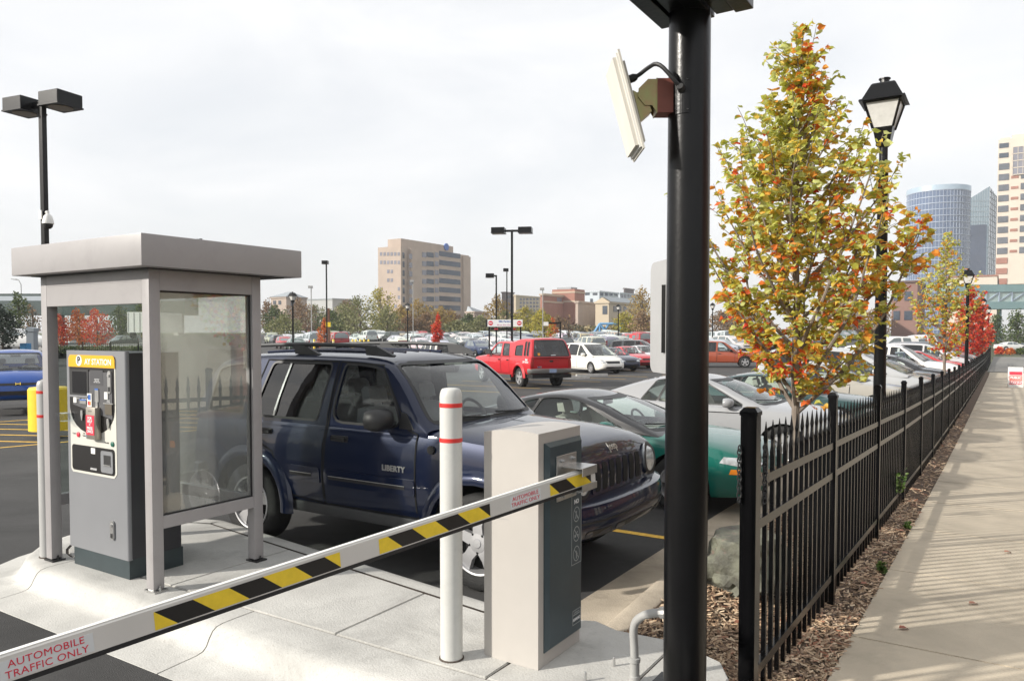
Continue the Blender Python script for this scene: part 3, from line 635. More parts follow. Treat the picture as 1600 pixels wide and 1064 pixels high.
M_TY = mat('hazard_yellow', (.86, .62, .04), .5, var=.08, vscale=20); M_TK = mat('hazard_black', (.014, .013, .012), .5, var=.2)
d_ = TK / 2 + .0012; u0s, u1s = -H2 + .017, H2 - .017
def tape(s0, s1, first):
    k = 0; w = .135; sl = .075 * -1
    a = s0
    pos = s0 - .10
    while pos < s1 + .1:
        poly = [(pos + sl / 2, u0s), (pos + w + sl / 2, u0s), (pos + w - sl / 2, u1s), (pos - sl / 2, u1s)]
        def cl(poly, lim, keep):
            out = []
            for i in range(len(poly)):
                p, q = poly[i], poly[(i + 1) % len(poly)]; ip = keep(p[0]); iq = keep(q[0])
                if ip: out.append(p)
                if ip != iq:
                    t = (lim - p[0]) / (q[0] - p[0]); out.append((lim, p[1] + t * (q[1] - p[1])))
            return out
        poly = cl(poly, s0, lambda s: s >= s0 - 1e-9)
        if len(poly) >= 3: poly = cl(poly, s1, lambda s: s <= s1 + 1e-9)
        if len(poly) >= 3:
            n = len(poly); v = [AP(s, u, TK / 2 + .0004) for s, u in poly] + [AP(s, u, d_) for s, u in poly]
            MB().add(v, [tuple(reversed(range(n))), tuple(range(n, 2 * n))] + [(i, (i + 1) % n, n + (i + 1) % n, n + i) for i in range(n)]).build('hazard_stripe', M_TY if (k + first) % 2 == 0 else M_TK, arm)
        pos += w; k += 1
tapes_px = []
TAPES = [(.02, .36, 1), (.80, 1.46, 1), (1.655, 2.405, 0)]
for a_, b_, f_ in TAPES: tape(a_, b_, f_)
def arm_label(s0, s1, sz):
    o = abox(s0, s1, u0s + .002, u1s - .002, TK / 2 + .0004, TK / 2 + .0012).build('notice_label', mat('pale_label', (.68, .70, .70), .5), arm)
    r_ = -ad_ if True else ad_
    rdir = side.cross(upv) * -1
    rdir = upv.cross(side)
    text('notice_lettering', 'AUTOMOBILE\nTRAFFIC ONLY', sz, (AP((s0 + s1) / 2, 0, TK / 2 + .0016), rdir, upv), M_INK_R, arm, bold=0.0, lines=.98, spacing=1.04)
arm_label(.435, .66, .030); arm_label(2.60, 2.87, .034)

# ================================================================ BOLLARDS
def bollard(name, x, y, z0, h, r, m, label):
    b = thing(name, (x, y, z0), label, 'bollard')
    MB().lathe([(r, .001), (r, h - .05)] + [(r * (1 - (1 - math.cos(a)) * .35), h - .05 + .05 * math.sin(a)) for a in [R(15 * i) for i in range(1, 6)]] + [(r * .45, h + .002), (0, h + .004)], (0, 0, 0), 32).build('sleeve', m, b, smooth=True, angle=60)
    for z in (h - .105, h - .30): MB().lathe([(r + .0006, z), (r + .0018, z + .001), (r + .0018, z + .023), (r + .0006, z + .024)], (0, 0, 0), 32).build('reflective_band', M_RED, b, smooth=True)
    MB().lathe([(r + .008, .0005), (r + .008, .006), (r + .001, .008)], (0, 0, 0), 32).build('base_grout', M_JOINT, b)
bollard('bollard', -2.60, 3.43, .16, 1.53, .063, M_BOLL, 'white bollard with two red bands standing beside the gate cabinet')
bollard('bollard', -6.60, 3.22, .16, 1.45, .056, M_BOLL2, 'grey bollard with two red bands against the left shelter post')

# ================================================================ BLACK POLE WITH ANTENNA
pole = thing('steel_pole', (-1.318, 3.672, .16), 'thick black steel pole carrying a tilted white antenna panel', 'pole')
pr0, pr1 = .106, .100
MB().lathe([(pr0, .0), (pr0, 1.0), (pr1, 3.6), (pr1, 4.6)], (0, 0, 0), 48).build('shaft', M_BLACK, pole, smooth=True)
MB().box(-.2, .2, -.2, .2, .0005, .018).build('base_plate', M_BLACK, pole)
MB().lathe([(.014, 0), (.014, .02), (.008, .02), (.008, .05)], (-.16, -.16, .018), 8).build('anchor_bolt', M_STEEL, pole)
cp = MB().box(-.115, .115, -.035, .035, 0, .001).build
hp = MB()
zp = 2.98
for i in range(9):
    a0 = R(-205 + 48 + 6 * i - 10); 
zz0, zz1 = zp - .09, zp + .08; ang0, ang1 = -108, -70
pts = []
for i in range(7):
    a = R(ang0 + (ang1 - ang0) * i / 6); pts += [((pr1 + .006) * math.cos(a), (pr1 + .006) * math.sin(a), zz0), ((pr1 + .006) * math.cos(a), (pr1 + .006) * math.sin(a), zz1)]
    pts += [((pr1 - .002) * math.cos(a), (pr1 - .002) * math.sin(a), zz0), ((pr1 - .002) * math.cos(a), (pr1 - .002) * math.sin(a), zz1)]
for i in range(6):
    b = 4 * i; hp.add([pts[b], pts[b + 4], pts[b + 5], pts[b + 1]], [(0, 1, 2, 3)]); hp.add([pts[b + 1], pts[b + 5], pts[b + 7], pts[b + 3]], [(0, 1, 2, 3)]); hp.add([pts[b], pts[b + 4], pts[b + 6], pts[b + 2]], [(0, 1, 2, 3)])
hpo = hp.build('hand_hole_cover', M_BLACK, pole, smooth=True)
for az in (-104, -74):
    for zz in (zz0 + .015, zz1 - .015): MB().lathe([(.005, 0), (.0, .004)], ((pr1 + .006) * math.cos(R(az)), (pr1 + .006) * math.sin(R(az)), zz), 8).build('screw', M_STEEL, hpo)
# antenna frame: bracket leaves the pole towards image left
la = -_R0.copy(); la.z = 0                              # away from the pole, to the left
nf = Vector((0, 0, 1)).cross(la).normalized()
def Q(a, b, c): return la * a + nf * b + Vector((0, 0, 1)) * c
def qbox(mb, a0, a1, b0, b1, c0, c1, mi=0):
    v = [Q(a, b, c) for c in (c0, c1) for b in (b0, b1) for a in (a0, a1)]
    return mb.add(v, [(0, 2, 3, 1), (4, 5, 7, 6), (0, 1, 5, 4), (2, 6, 7, 3), (0, 4, 6, 2), (1, 3, 7, 5)], mi)
M_PRIMER = mat('red_primer', (.22, .065, .045), .6, var=.15, vscale=10); M_ZINC = mat('yellow_zinc', (.30, .33, .13), .38, metal=.55, col2=(.36, .22, .12), vscale=14)
zb_ = 2.99
bkt = qbox(MB(), .085, .165, -.05, .05, zb_ - .085, zb_ + .078).build('bracket', M_PRIMER, pole)
zn = MB()
for b in (-.047, .042): zn.add([Q(a, bb, c) for bb in (b, b + .005) for a, c in ((.167, zb_ - .085), (.167, zb_ + .075), (.21, zb_ + .075), (.255, zb_ + .03), (.258, zb_ - .01), (.225, zb_ - .05), (.19, zb_ - .05))], [tuple(range(7)), tuple(range(13, 6, -1))] + [(i, (i + 1) % 7, 7 + (i + 1) % 7, 7 + i) for i in range(7)])
qbox(zn, .1655, .1695, -.05, .05, zb_ - .088, zb_ + .08)
zn.build('hinge_bracket', M_ZINC, bkt)
tl = R(15)
adir = (Vector((0, 0, 1)) * math.cos(tl) + la * math.sin(tl)).normalized(); anor = (la * math.cos(tl) - Vector((0, 0, 1)) * math.sin(tl)).normalized()
ac = Q(.285, 0, zb_ - .05)
def T(a, b, c): return ac + adir * a + nf * b + anor * c
def tbox(a0, a1, b0, b1, c0, c1, mb=None):
    mb = mb or MB(); v = [T(a, b, c) for c in (c0, c1) for b in (b0, b1) for a in (a0, a1)]
    return mb.add(v, [(0, 2, 3, 1), (4, 5, 7, 6), (0, 1, 5, 4), (2, 6, 7, 3), (0, 4, 6, 2), (1, 3, 7, 5)])
M_ANT = mat('white_antenna_plastic', (.66, .63, .56), .5, var=.05, vscale=6)
ant = thing('antenna_panel', tuple(Vector((-1.335, 3.66, .16)) + ac), 'flat white radio antenna tilted outward on the black pole', 'antenna')
acs = ac.copy(); ac = Vector((0, 0, 0))
tbox(-.238, .238, -.15, .15, -.004, .006).build('flange', M_ANT, ant)
tbox(-.226, .226, -.139, .139, .006, .016).build('gasket_rim', M_WHITE, ant)
tbox(-.212, .212, -.128, .128, .016, .034).build('radome', M_ANT, ant)
tbox(-.20, .19, -.115, .115, -.022, -.004).build('rear_tray', M_ANT, ant)
sc_ = MB()
for i in range(10): sc_.lathe([(.004, -.0), (.004, .004)], T(-.205 + .045 * i, -.1515, .001), 6, axis='y')
sc_.build('rivet_row', M_STEEL, ant)
ac = acs
pk = MB(); pk.add([T(a, b, c) for b in (-.04, .04) for a, c in ((-.08, -.022), (.07, -.022), (.02, -.075), (-.05, -.085))], [(0, 1, 2, 3), (7, 6, 5, 4)] + [(i, (i + 1) % 4, 4 + (i + 1) % 4, 4 + i) for i in range(4)]); pk.build('pivot_bracket', M_ZINC, bkt)
c0 = T(.14, -.02, -.024); c1 = T(.145, -.02, -.075); e0 = Vector((pr1 * math.cos(R(-90)), pr1 * math.sin(R(-90)), zp + .02))
cab = chaikin([tuple(c0), tuple(c1), tuple(c1 + Vector((.05, .0, .03))), tuple(c1 * .45 + e0 * .55 + Vector((0, -.05, .09))), tuple(e0 + Vector((-.03, -.045, .05))), tuple(e0)], 2)
cb = MB().tube(cab, .0105, 8).build('cable', M_DARK, pole, smooth=True)
MB().tube([c0, c0 * .4 + c1 * .6, c1 * .9 + c0 * .1], [.02, .02, .014], 10).build('connector', M_DARK, cb, smooth=True)
MB().tube([e0 + Vector((0, -.03, .012)), e0], [.016, .02], 10).build('gland', M_DARK, cb, smooth=True)
# sign plate seen from the back and slab canopy above
sg = thing('sign_plate', (-1.335, 3.66, .16), 'rounded white metal sign plate fixed to the black pole, seen edge on', 'sign')
spn = Vector((-.65, .76, 0)).normalized()
cS = Vector((-.135, .045, 1.92)); rS = Vector((.80, .60, 0)); rS = (_F0 * .985 + _R0 * -.17).normalized()
pol = rrect(-.15, .15, -.285, .285, .05, 5); nS = rS.cross(Vector((0, 0, 1))).normalized()
v = [cS + rS * a + Vector((0, 0, b)) + nS * d for d in (-.0015, .0015) for a, b in pol]; n_ = len(pol)
MB().add(v, [tuple(reversed(range(n_))), tuple(range(n_, 2 * n_))] + [(i, (i + 1) % n_, n_ + (i + 1) % n_, n_ + i) for i in range(n_)]).build('plate', mat('sign_back', (.40, .40, .40), .40, metal=.2, var=.05), sg)
MB().box(-.112, -.085, -.006, .024, 1.74, 2.08).build('mount_strap', M_BLACK, sg)
shl = thing('sign_box', (-1.335, 3.66, 3.72), 'black slatted sign box at the top of the black pole, only its underside in view', 'sign')
shl.location = (-1.318, 3.672, 3.54)
for i in range(5):
    x_ = -.175 + .094 * i; MB().box(x_, x_ + .086, -.95, .075, .012 if i % 2 else 0, .30, bev=.004).build('slat', M_BLACK, shl)
MB().box(-.15, .26, -.93, .065, .302, .34).build('frame', M_BLACK, shl)
# conduit
cd = thing('conduit', (-1.61, 3.72, .16), 'bent grey conduit pipe running into the black pole', 'conduit')
cpts = chaikin([(0, 0, 0), (0, 0, .16), (-.012, .0, .30), (.05, -.02, .37), (.135, -.035, .405), (.20, -.045, .42)], 2)
MB().tube(cpts, .022, 12).build('pipe', M_CONDUIT, cd, smooth=True)
MB().lathe([(.03, 0), (.03, .03), (.026, .035), (.026, .10), (.031, .105), (.031, .125), (.022, .13)], (0, 0, .0005), 12).build('coupling', M_CONDUIT, cd, smooth=True)
MB().tube([(.16, -.038, .41), (.21, -.047, .425)], .03, 10).build('connector', M_STEEL, cd)
for (x, y, l_) in ((-1.78, 3.83, 'left'), (-1.83, 3.58, 'front')):
    tag(MB().lathe([(.008, 0), (.008, .045), (.006, .05)], (0, 0, 0), 8).build('anchor_stud', M_STEEL, None, smooth=True, loc=(x, y, .1605)), 'small steel anchor stud sticking out of the concrete ' + ('nearer the mulch' if l_ == 'left' else 'nearer the lane'), 'stud')
ir = thing('irrigation_head', (-1.62, 4.55, mulch_z(-1.62, 4.55) + .005), 'small white capped sprinkler head in the mulch', 'sprinkler')
MB().lathe([(.028, 0), (.028, .03), (.035, .032), (.035, .042), (.01, .046), (0, .046)], (0, 0, 0), 14).build('cap', M_WHITE, ir, smooth=True)
MB().lathe([(.012, .046), (.01, .06), (0, .061)], (0, 0, 0), 10).build('nozzle', M_DARK, ir)
# boulder
bm = bmesh.new(); bmesh.ops.create_icosphere(bm, subdivisions=4, radius=1)
from mathutils import noise as mnoise
for v in bm.verts:
    p = v.co.copy(); n1 = mnoise.noise(p * 1.3 + Vector((3, 1, 7))); n2 = mnoise.noise(p * 4 + Vector((1, 9, 2))); n3 = mnoise.cell(p * 1.6 + Vector((5, 2, 1)))
    p *= 1 + .30 * n1 + .05 * n2 + .16 * n3
    p = Vector([math.copysign(min(abs(c_), .82 + .05 * n2), c_) for c_ in p])
    v.co = Vector((p.x * .33, p.y * .40, p.z * .27))
me = bpy.data.meshes.new('boulder'); bm.to_mesh(me); bm.free()
M_ROCK = mat('mossy_boulder', (.07, .068, .058), .75, col2=(.20, .205, .15), vscale=5, bump=.9, bscale=18, speck=.5, speckscale=14, speckcol=(.22, .14, .12), detail=8)
me.materials.append(M_ROCK); tag(obj('boulder', me, None, (-1.66, 6.05, .20)), 'grey mossy boulder lying in the mulch behind the fence', 'boulder')
# ================================================================ FENCE
FX = -1.13
fence = thing('picket_fence', (FX, 3.9, walk_z(3.9)), 'long black metal picket fence with spear tips running beside the sidewalk', 'fence')
fo = Vector((FX, 3.9, walk_z(3.9)))
def post_mesh(w, h):
    b = MB().box(-w / 2, w / 2, -w / 2, w / 2, -.12, h)
    return b.mesh('post', M_FENCE)
def cap_mesh(w, h):
    a = w / 2 + .005; c = w / 2 - .012
    v = [(-a, -a, h), (a, -a, h), (a, a, h), (-a, a, h), (-a, -a, h + .02), (a, -a, h + .02), (a, a, h + .02), (-a, a, h + .02), (-c, -c, h + .042), (c, -c, h + .042), (c, c, h + .042), (-c, c, h + .042)]
    return MB().add(v, [(3, 2, 1, 0), (0, 1, 5, 4), (1, 2, 6, 5), (2, 3, 7, 6), (3, 0, 4, 7), (4, 5, 9, 8), (5, 6, 10, 9), (6, 7, 11, 10), (7, 4, 8, 11), (8, 9, 10, 11)]).mesh('cap', M_FENCE)
PH = 1.71
pm, cm = post_mesh(.062, PH), cap_mesh(.062, PH); pm0, cm0 = post_mesh(.085, PH + .0), cap_mesh(.085, PH)
def picket_mesh():
    w = .0125; mb = MB()
    secs = [(.115, w, w), (1.435, w, w), (1.465, w * .9, w * 1.9), (1.50, w * .6, w * 1.6), (1.535, w * .7, w * .8), (1.56, w * .9, w * .95), (1.60, w * .55, w * .6), (1.655, .0012, .0012)]
    v = []; 
    for z, a, b in secs: v += [(-a, -b, z), (a, -b, z), (a, b, z), (-a, b, z)]
    f = [(3, 2, 1, 0), tuple(range(len(v) - 4, len(v)))]
    for i in range(len(secs) - 1):
        for j in range(4): f.append((4 * i + j, 4 * i + (j + 1) % 4, 4 * i + 4 + (j + 1) % 4, 4 * i + 4 + j))
    return mb.add(v, f).mesh('picket', M_FENCE)
pkm = picket_mesh()
NP = 36; far_pk = MB(); npk = 0
for k in range(NP + 1):
    y = 3.9 + 2.6 * k if k else 4.14
    ye = 3.9 + 2.6 * (k + 1)
    p = obj('post', pm0 if k == 0 else pm, fence, Vector((FX, y, walk_z(y))) - fo)
    obj('cap', cm0 if k == 0 else cm, p)
    if k == NP: break
    for zr in (.285, 1.10, 1.335):
        a = Vector((FX, y + .03, walk_z(y) + zr)) - fo; b = Vector((FX, ye - .03, walk_z(ye) + zr)) - fo; mid = (a + b) / 2
        MB().bar(a, b, .038, .052).build('rail', M_FENCE, fence)
    for i in range(14):
        yy = y + (ye - y) * (i + 1) / 15
        if npk < 294:
            obj('picket', pkm, fence, Vector((FX, yy, walk_z(yy))) - fo); npk += 1
        else:
            far_pk.bar(Vector((FX, yy, walk_z(yy) + .11)) - fo, Vector((FX, yy, walk_z(yy) + 1.62)) - fo, .024, .024)
tag(far_pk.build('picket_run', M_FENCE, fence, fix=False), kind='stuff')
# chain wound round the first post
chn = thing('chain', (FX, 4.14, 1.25), 'black chain wrapped round the end post of the fence', 'chain')
lk = []
for i in range(26):
    z = .14 - .28 * (i % 13) / 12; sgn = -1 if i < 13 else 1
    off_ = _R0 * (sgn * .068) + Vector((0, 0, z + rng.uniform(-.004, .004))) - _F0 * .03
    t = MB(); cpts = [off_ + Vector((.012 * math.cos(a) * (.8 if i % 2 else .3), .012 * math.cos(a) * (.3 if i % 2 else .8), .017 * math.sin(a))) for a in [2 * math.pi * j / 8 for j in range(9)]]
    t.tube(cpts, .004, 5, caps=False).build('link', M_DARK, chn)

# ================================================================ STREET LANTERNS
def lantern_post(x, y, label, h=5.62, near=True):
    z0 = mulch_z(max(x, -1.99), y) if x > -2 else lot_z(x, y)
    o = thing('lamp_post', (x, y, z0), label, 'lamp post', 'black lantern posts')
    s = h / 5.62
    MB().lathe([(.16, 0), (.16, .04), (.12, .10), (.10, .5), (.085, .55), (.082, 1.0), (.066, 4.35), (.075, 4.37), (.075, 4.42), (.055, 4.44), (.055, 4.62), (.10, 4.66), (.10, 4.69)], (0, 0, 0), 20 if near else 8).build('pole', M_BLACK, o, smooth=True)
    def sq(w0, z0_, w1, z1_, cap=True):
        v = [(sx * w0, sy * w0, z0_) for sx, sy in ((-1, -1), (1, -1), (1, 1), (-1, 1))] + [(sx * w1, sy * w1, z1_) for sx, sy in ((-1, -1), (1, -1), (1, 1), (-1, 1))]
        return v, [(3, 2, 1, 0), (4, 5, 6, 7)] + [(i, (i + 1) % 4, 4 + (i + 1) % 4, 4 + i) for i in range(4)]
    MB().add(*sq(.09, 4.69, .125, 4.88)).build('lantern_base', M_BLACK, o)
    MB().add(*sq(.118, 4.881, .212, 5.208)).build('lantern_glass', MATS.get('lantern_glass') or mat('lantern_glass', (.62, .61, .58), .25, var=.12, vscale=9), o)
    fr = MB()
    for sx, sy in ((-1, -1), (1, -1), (1, 1), (-1, 1)): fr.bar((sx * .124, sy * .124, 4.87), (sx * .222, sy * .222, 5.22), .022, .022)
    fr.add(*sq(.232, 5.20, .238, 5.222)); fr.build('lantern_frame', M_BLACK, o)
    MB().add(*sq(.285, 5.222, .275, 5.245)).add(*sq(.25, 5.246, .15, 5.45)).add(*sq(.15, 5.451, .13, 5.47)).lathe([(.06, 5.47), (.06, 5.53), (.075, 5.535), (.075, 5.55), (.0, 5.56)], (0, 0, 0), 12).build('lantern_roof', M_BLACK, o)
    MB().lathe([(.02, 4.9), (.035, 4.98), (.03, 5.1), (0, 5.14)], (0, 0, 0), 8).build('bulb', M_WHITE, o, smooth=True)
    if s != 1: o.scale = (s, s, s)
    return o
lantern_post(-1.47, 12.0, 'black lantern post just behind the fence beside the tall pear tree', h=5.82)
lantern_post(-1.42, 41.2, 'black lantern post behind the fence at the thin yellow tree')
lantern_post(-1.42, 72.5, 'black lantern post rising out of the red tree', near=False)
lantern_post(-1.45, 104, 'farthest small lantern post at the end of the fence', near=False)

# ================================================================ TREES
M_BARK = mat('grey_bark', (.20, .165, .135), .9, var=.35, vscale=14, bump=.6, bscale=30, stretch=(1, 1, .25))
M_BARKD = mat('dark_bark', (.07, .055, .045), .9, var=.3, vscale=10)
LT = np.array([[0, 0, 0], [.30, .36, .10], [.30, 0, .0], [.30, -.36, .10], [.68, .30, .05], [.68, 0, -.06], [.68, -.30, .05], [1.0, 0, -.22]])
LF = [(0, 2, 1), (0, 3, 2), (1, 2, 5, 4), (2, 3, 6, 5), (4, 5, 7), (5, 6, 7)]
CT = np.array([[0, 0, 0], [.5, .42, .08], [1, 0, -.1], [.5, -.42, .08]]); CF = [(0, 3, 2, 1)]
LT2 = np.array([[0, 0, 0], [.28, .34, .20], [.30, 0, .03], [.28, -.30, .16], [.62, .26, .16], [.66, 0, -.10], [.62, -.30, .22], [.86, .06, -.42]])
LT3 = np.array([[0, 0, 0], [.30, .40, -.04], [.32, 0, .05], [.32, -.42, .02], [.70, .30, -.16], [.70, 0, .02], [.68, -.26, -.06], [1.02, -.05, -.10]])
def leaves_mesh(name, C, D, S, m, tmpl=LT, faces=LF, roll=None):
    n = len(C); D = D / np.linalg.norm(D, axis=1, keepdims=True)
    rnd = nrg.normal(size=(n, 3)) if roll is None else roll
    Y = np.cross(rnd, D); Y /= np.linalg.norm(Y, axis=1, keepdims=True) + 1e-9; N = np.cross(D, Y)
    V = C[:, None, :] + S[:, None, None] * (tmpl[None, :, 0:1] * D[:, None] + tmpl[None, :, 1:2] * Y[:, None] + tmpl[None, :, 2:3] * N[:, None])
    k = len(tmpl); base = np.arange(n) * k; F = []
    for f in faces: F.append(base[:, None] + np.array(f)[None])
    fl = [tuple(r) for arr in F for r in arr.tolist()]
    me = bpy.data.meshes.new(name); me.from_pydata(V.reshape(-1, 3).tolist(), [], fl); me.materials.append(m); me.update(); return me
def pear_tree(loc, H, env, crown0, nl, twigs, lpt, ls, m, label, seed, group, parts=0, lean=0.0):
    """Upright young street tree: trunk, rising limbs, twigs with leaves hung along them; env(z) is the crown radius."""
    rn = np.random.default_rng(seed); rr = random.Random(seed)
    t = thing('street_tree', loc, label, 'tree', group)
    tr = MB(); hs = np.linspace(0, H * .97, 14)
    axis = [Vector((.03 * math.sin(1.7 * z + seed) * z / H + lean * z, .03 * math.cos(1.3 * z) * z / H, z)) for z in hs]
    r0 = .052 * H / 5.2
    tr.tube(axis, [r0 * (1 - .93 * (z / H) ** .8) + .003 for z in hs], 10)
    tr.build('trunk', M_BARK, t, smooth=True)
    def ax(z):
        i = min(len(hs) - 2, int(z / (H * .97) * (len(hs) - 1))); f = (z - hs[i]) / (hs[1] - hs[0]); return axis[i].lerp(axis[i + 1], max(0, min(1, f)))
    bm_ = MB(); C = []; D = []
    for i in range(nl):
        u = i / (nl - 1); z = crown0 * .86 + (H * .90 - crown0 * .86) * u ** 1.15; az = i * 2.399 + rr.uniform(-.3, .3)
        st = ax(z); el = R(rr.uniform(28, 52) + 22 * u); 
        # march the limb outwards until it meets the crown envelope
        pts = [st]; d = Vector((math.cos(az) * math.cos(el), math.sin(az) * math.cos(el), math.sin(el))); Lmax = 2.2 * H / 5.2; step = .12 * H / 5.2
        lim = rr.uniform(.66, 1.15)
        while True:
            q = pts[-1] + d * step; c = ax(min(q.z, H * .96)); rad = math.hypot(q.x - c.x, q.y - c.y)
            if q.z > H * .985 or rad > env(q.z) * lim or (len(pts) * step) > Lmax: break
            pts.append(q); d = (d + Vector((rr.uniform(-.08, .08), rr.uniform(-.08, .08), .05))).normalized()
        if len(pts) < 2: pts.append(pts[0] + d * step * .8)
        rb = r0 * (.42 - .25 * u); bm_.tube(pts, [rb * (1 - .8 * j / (len(pts) - 1)) + .002 for j in range(len(pts))], 6)
        nt_ = max(3, int(twigs * (len(pts) / 9) ** .9))
        for k in range(nt_ + 1):
            f = .12 + .88 * k / nt_; idx = min(len(pts) - 2, int(f * (len(pts) - 1))); b0 = pts[idx].lerp(pts[idx + 1], f * (len(pts) - 1) - idx)
            if k == nt_: td = d.copy()
            else:
                a2 = az + rr.choice((-1, 1)) * rr.uniform(.4, 1.9); td = Vector((math.cos(a2) * .75, math.sin(a2) * .75, rr.uniform(-.15, .75))).normalized()
            tl_ = rr.uniform(.16, .42) * H / 5.2; tp = [b0]
            for s in range(4):
                td = (td + Vector((rr.uniform(-.12, .12), rr.uniform(-.12, .12), .03))).normalized(); tp.append(tp[-1] + td * tl_ / 4)
            bm_.tube(tp, [.0045, .004, .0034, .0028, .002], 4)
            for s in range(lpt):
                g = rr.uniform(.1, 1.05) * 4; ii = min(3, int(g)); p = tp[ii].lerp(tp[ii + 1], min(1.0, g - ii))
                a3 = rr.uniform(0, 2 * math.pi); dr_ = Vector((math.cos(a3), math.sin(a3), rr.uniform(-.75, .45)))
                C.append(p + Vector((rr.uniform(-.02, .02), rr.uniform(-.02, .02), rr.uniform(-.02, .02)))); D.append(dr_ + td * .4)
    # leader tip
    for k in range(int(lpt * 9)):
        z = H * rr.uniform(.78, 1.0); c = ax(z); a3 = rr.uniform(0, 6.28); C.append(c + Vector((rr.uniform(-.05, .05), rr.uniform(-.05, .05), 0))); D.append(Vector((math.cos(a3), math.sin(a3), rr.uniform(-.6, .4))))
    bm_.build('branches', M_BARK, t, smooth=True, fix=False)
    C = np.array([tuple(c) for c in C]); D = np.array([tuple(c) for c in D]); S = ls * (rn.uniform(.72, 1.18, len(C)))
    roll = rn.normal(size=(len(C), 3)) * .55 + np.array([0, 0, 1.0])
    up = np.cross(np.cross(D, roll), D)
    perm = rn.permutation(len(C)); big = perm[:parts]; rest = perm[parts:]
    side_v = np.cross(np.array([0, 0, 1.0]) + rn.normal(size=(len(C), 3)) * .6, D)
    for q, tm_ in enumerate((LT, LT2, LT3)):
        rs = rest[q::3]; o = obj('foliage', leaves_mesh('foliage', C[rs], D[rs], S[rs], m, tm_, roll=np.array([0, 0, 1.0]) + rn.normal(size=(len(rs), 3)) * .6), t); o['kind'] = 'stuff'
    if parts:
        lm = [leaves_mesh('leaf', np.zeros((1, 3)), np.array([[1., 0, 0]]), np.array([1.0]), m, roll=np.array([[0, .05 * q, 1.0]])) for q in range(3)]
        for j in big:
            l = obj('leaf', lm[int(j) % 3], t, tuple(C[j])); l.rotation_euler = Vector(D[j]).to_track_quat('X', 'Z').to_euler(); l.scale = (S[j] * 1.08,) * 3
    return t
PEAR = [(0, (.74, .065, .035)), (.13, (.84, .17, .045)), (.28, (.82, .33, .05)), (.44, (.74, .50, .08)), (.62, (.60, .55, .09)), (.82, (.44, .49, .08)), (1, (.60, .63, .23))]
M_PEAR = leafmat('turning_pear_leaf', PEAR, trans=.45, hue_by_height=(1.2, 4.2, -.02, .30), posn=1.5, ns=.30)
M_PEAR2 = leafmat('golden_pear_leaf', PEAR, trans=.48, hue_by_height=(.8, 4.0, -.18, .25), posn=.8)
M_REDL = leafmat('scarlet_leaf', [(0, (.45, .02, .02)), (.4, (.65, .05, .03)), (.75, (.72, .12, .04)), (1, (.62, .25, .05))], posn=.7)
def env1(z, H=5.15):
    u = z / H
    return float(np.interp(u, [0, .27, .33, .42, .55, .68, .75, .80, .90, 1.0], [.05, .40, .84, 1.04, 1.08, .95, .56, .32, .13, .02]))
pear_tree((-1.75, 8.02, mulch_z(-1.75, 8.02) - .02), 5.20, lambda z: env1(z), 1.40, 52, 12, 13, .082, M_PEAR, 'tall pear tree turning yellow, orange and red behind the fence', 5, 'street trees along the fence', parts=240)
def env2(z): return env1(z) * 1.0
pear_tree((-1.75, 31.4, mulch_z(-1.75, 31.4)), 6.0, lambda z: env1(z * 5.15 / 6.0) * 1.0, 1.5, 30, 10, 9, .125, M_PEAR2, 'thin golden pear tree with bare lower branches farther down the fence', 9, 'street trees along the fence')
def envr(z, H=5.6): return float(np.interp(z / H, [0, .2, .3, .5, .7, .9, 1], [.1, .6, 1.35, 1.6, 1.2, .55, .1]))
pear_tree((-1.9, 62, walk_z(62) + .05), 6.3, lambda z: envr(z * 5.6 / 6.3), 1.3, 26, 8, 9, .20, M_REDL, 'bright red tree in front of the lantern far down the fence', 21, 'street trees along the fence')
pear_tree((-2.0, 84, walk_z(84) + .05), 6.0, lambda z: envr(z) * 1.1, 1.2, 22, 8, 8, .24, M_REDL, 'red tree at the far end of the fence', 25, 'street trees along the fence')
# small weed growing on the fence
def weed(x, y, z, h, n, label):
    t = thing('weed', (x, y, z), label, 'weed'); st = MB()
    C, D = [], []
    for i in range(n):
        a = rng.uniform(0, 6.28); l_ = h * rng.uniform(.5, 1); tip = Vector((math.cos(a) * l_ * .25, math.sin(a) * l_ * .25, l_)); st.tube([(0, 0, 0), tip * .5 + Vector((0, 0, .05 * h)), tip], [.003, .002, .001], 4)
        for k in range(8):
            f = rng.uniform(.2, 1); C.append(tuple(tip * f)); a2 = rng.uniform(0, 6.28); D.append((math.cos(a2), math.sin(a2), rng.uniform(-.2, .8)))
    st.build('stem', M_BARKD, t); o = obj('foliage', leaves_mesh('foliage', np.array(C), np.array(D), np.full(len(C), .05), leafmat('weed_leaf', [(0, (.05, .11, .02)), (1, (.12, .18, .04))], .3)), t); o['kind'] = 'stuff'
weed(-1.09, 10.9, walk_z(10.9) + .28, .42, 9, 'leafy green weed climbing the fence')
weed(-.93, 7.95, walk_z(7.95), .10, 7, 'small green weed at the sidewalk edge, nearer')
weed(-.93, 10.2, walk_z(10.2), .10, 7, 'small green weed at the sidewalk edge, farther')
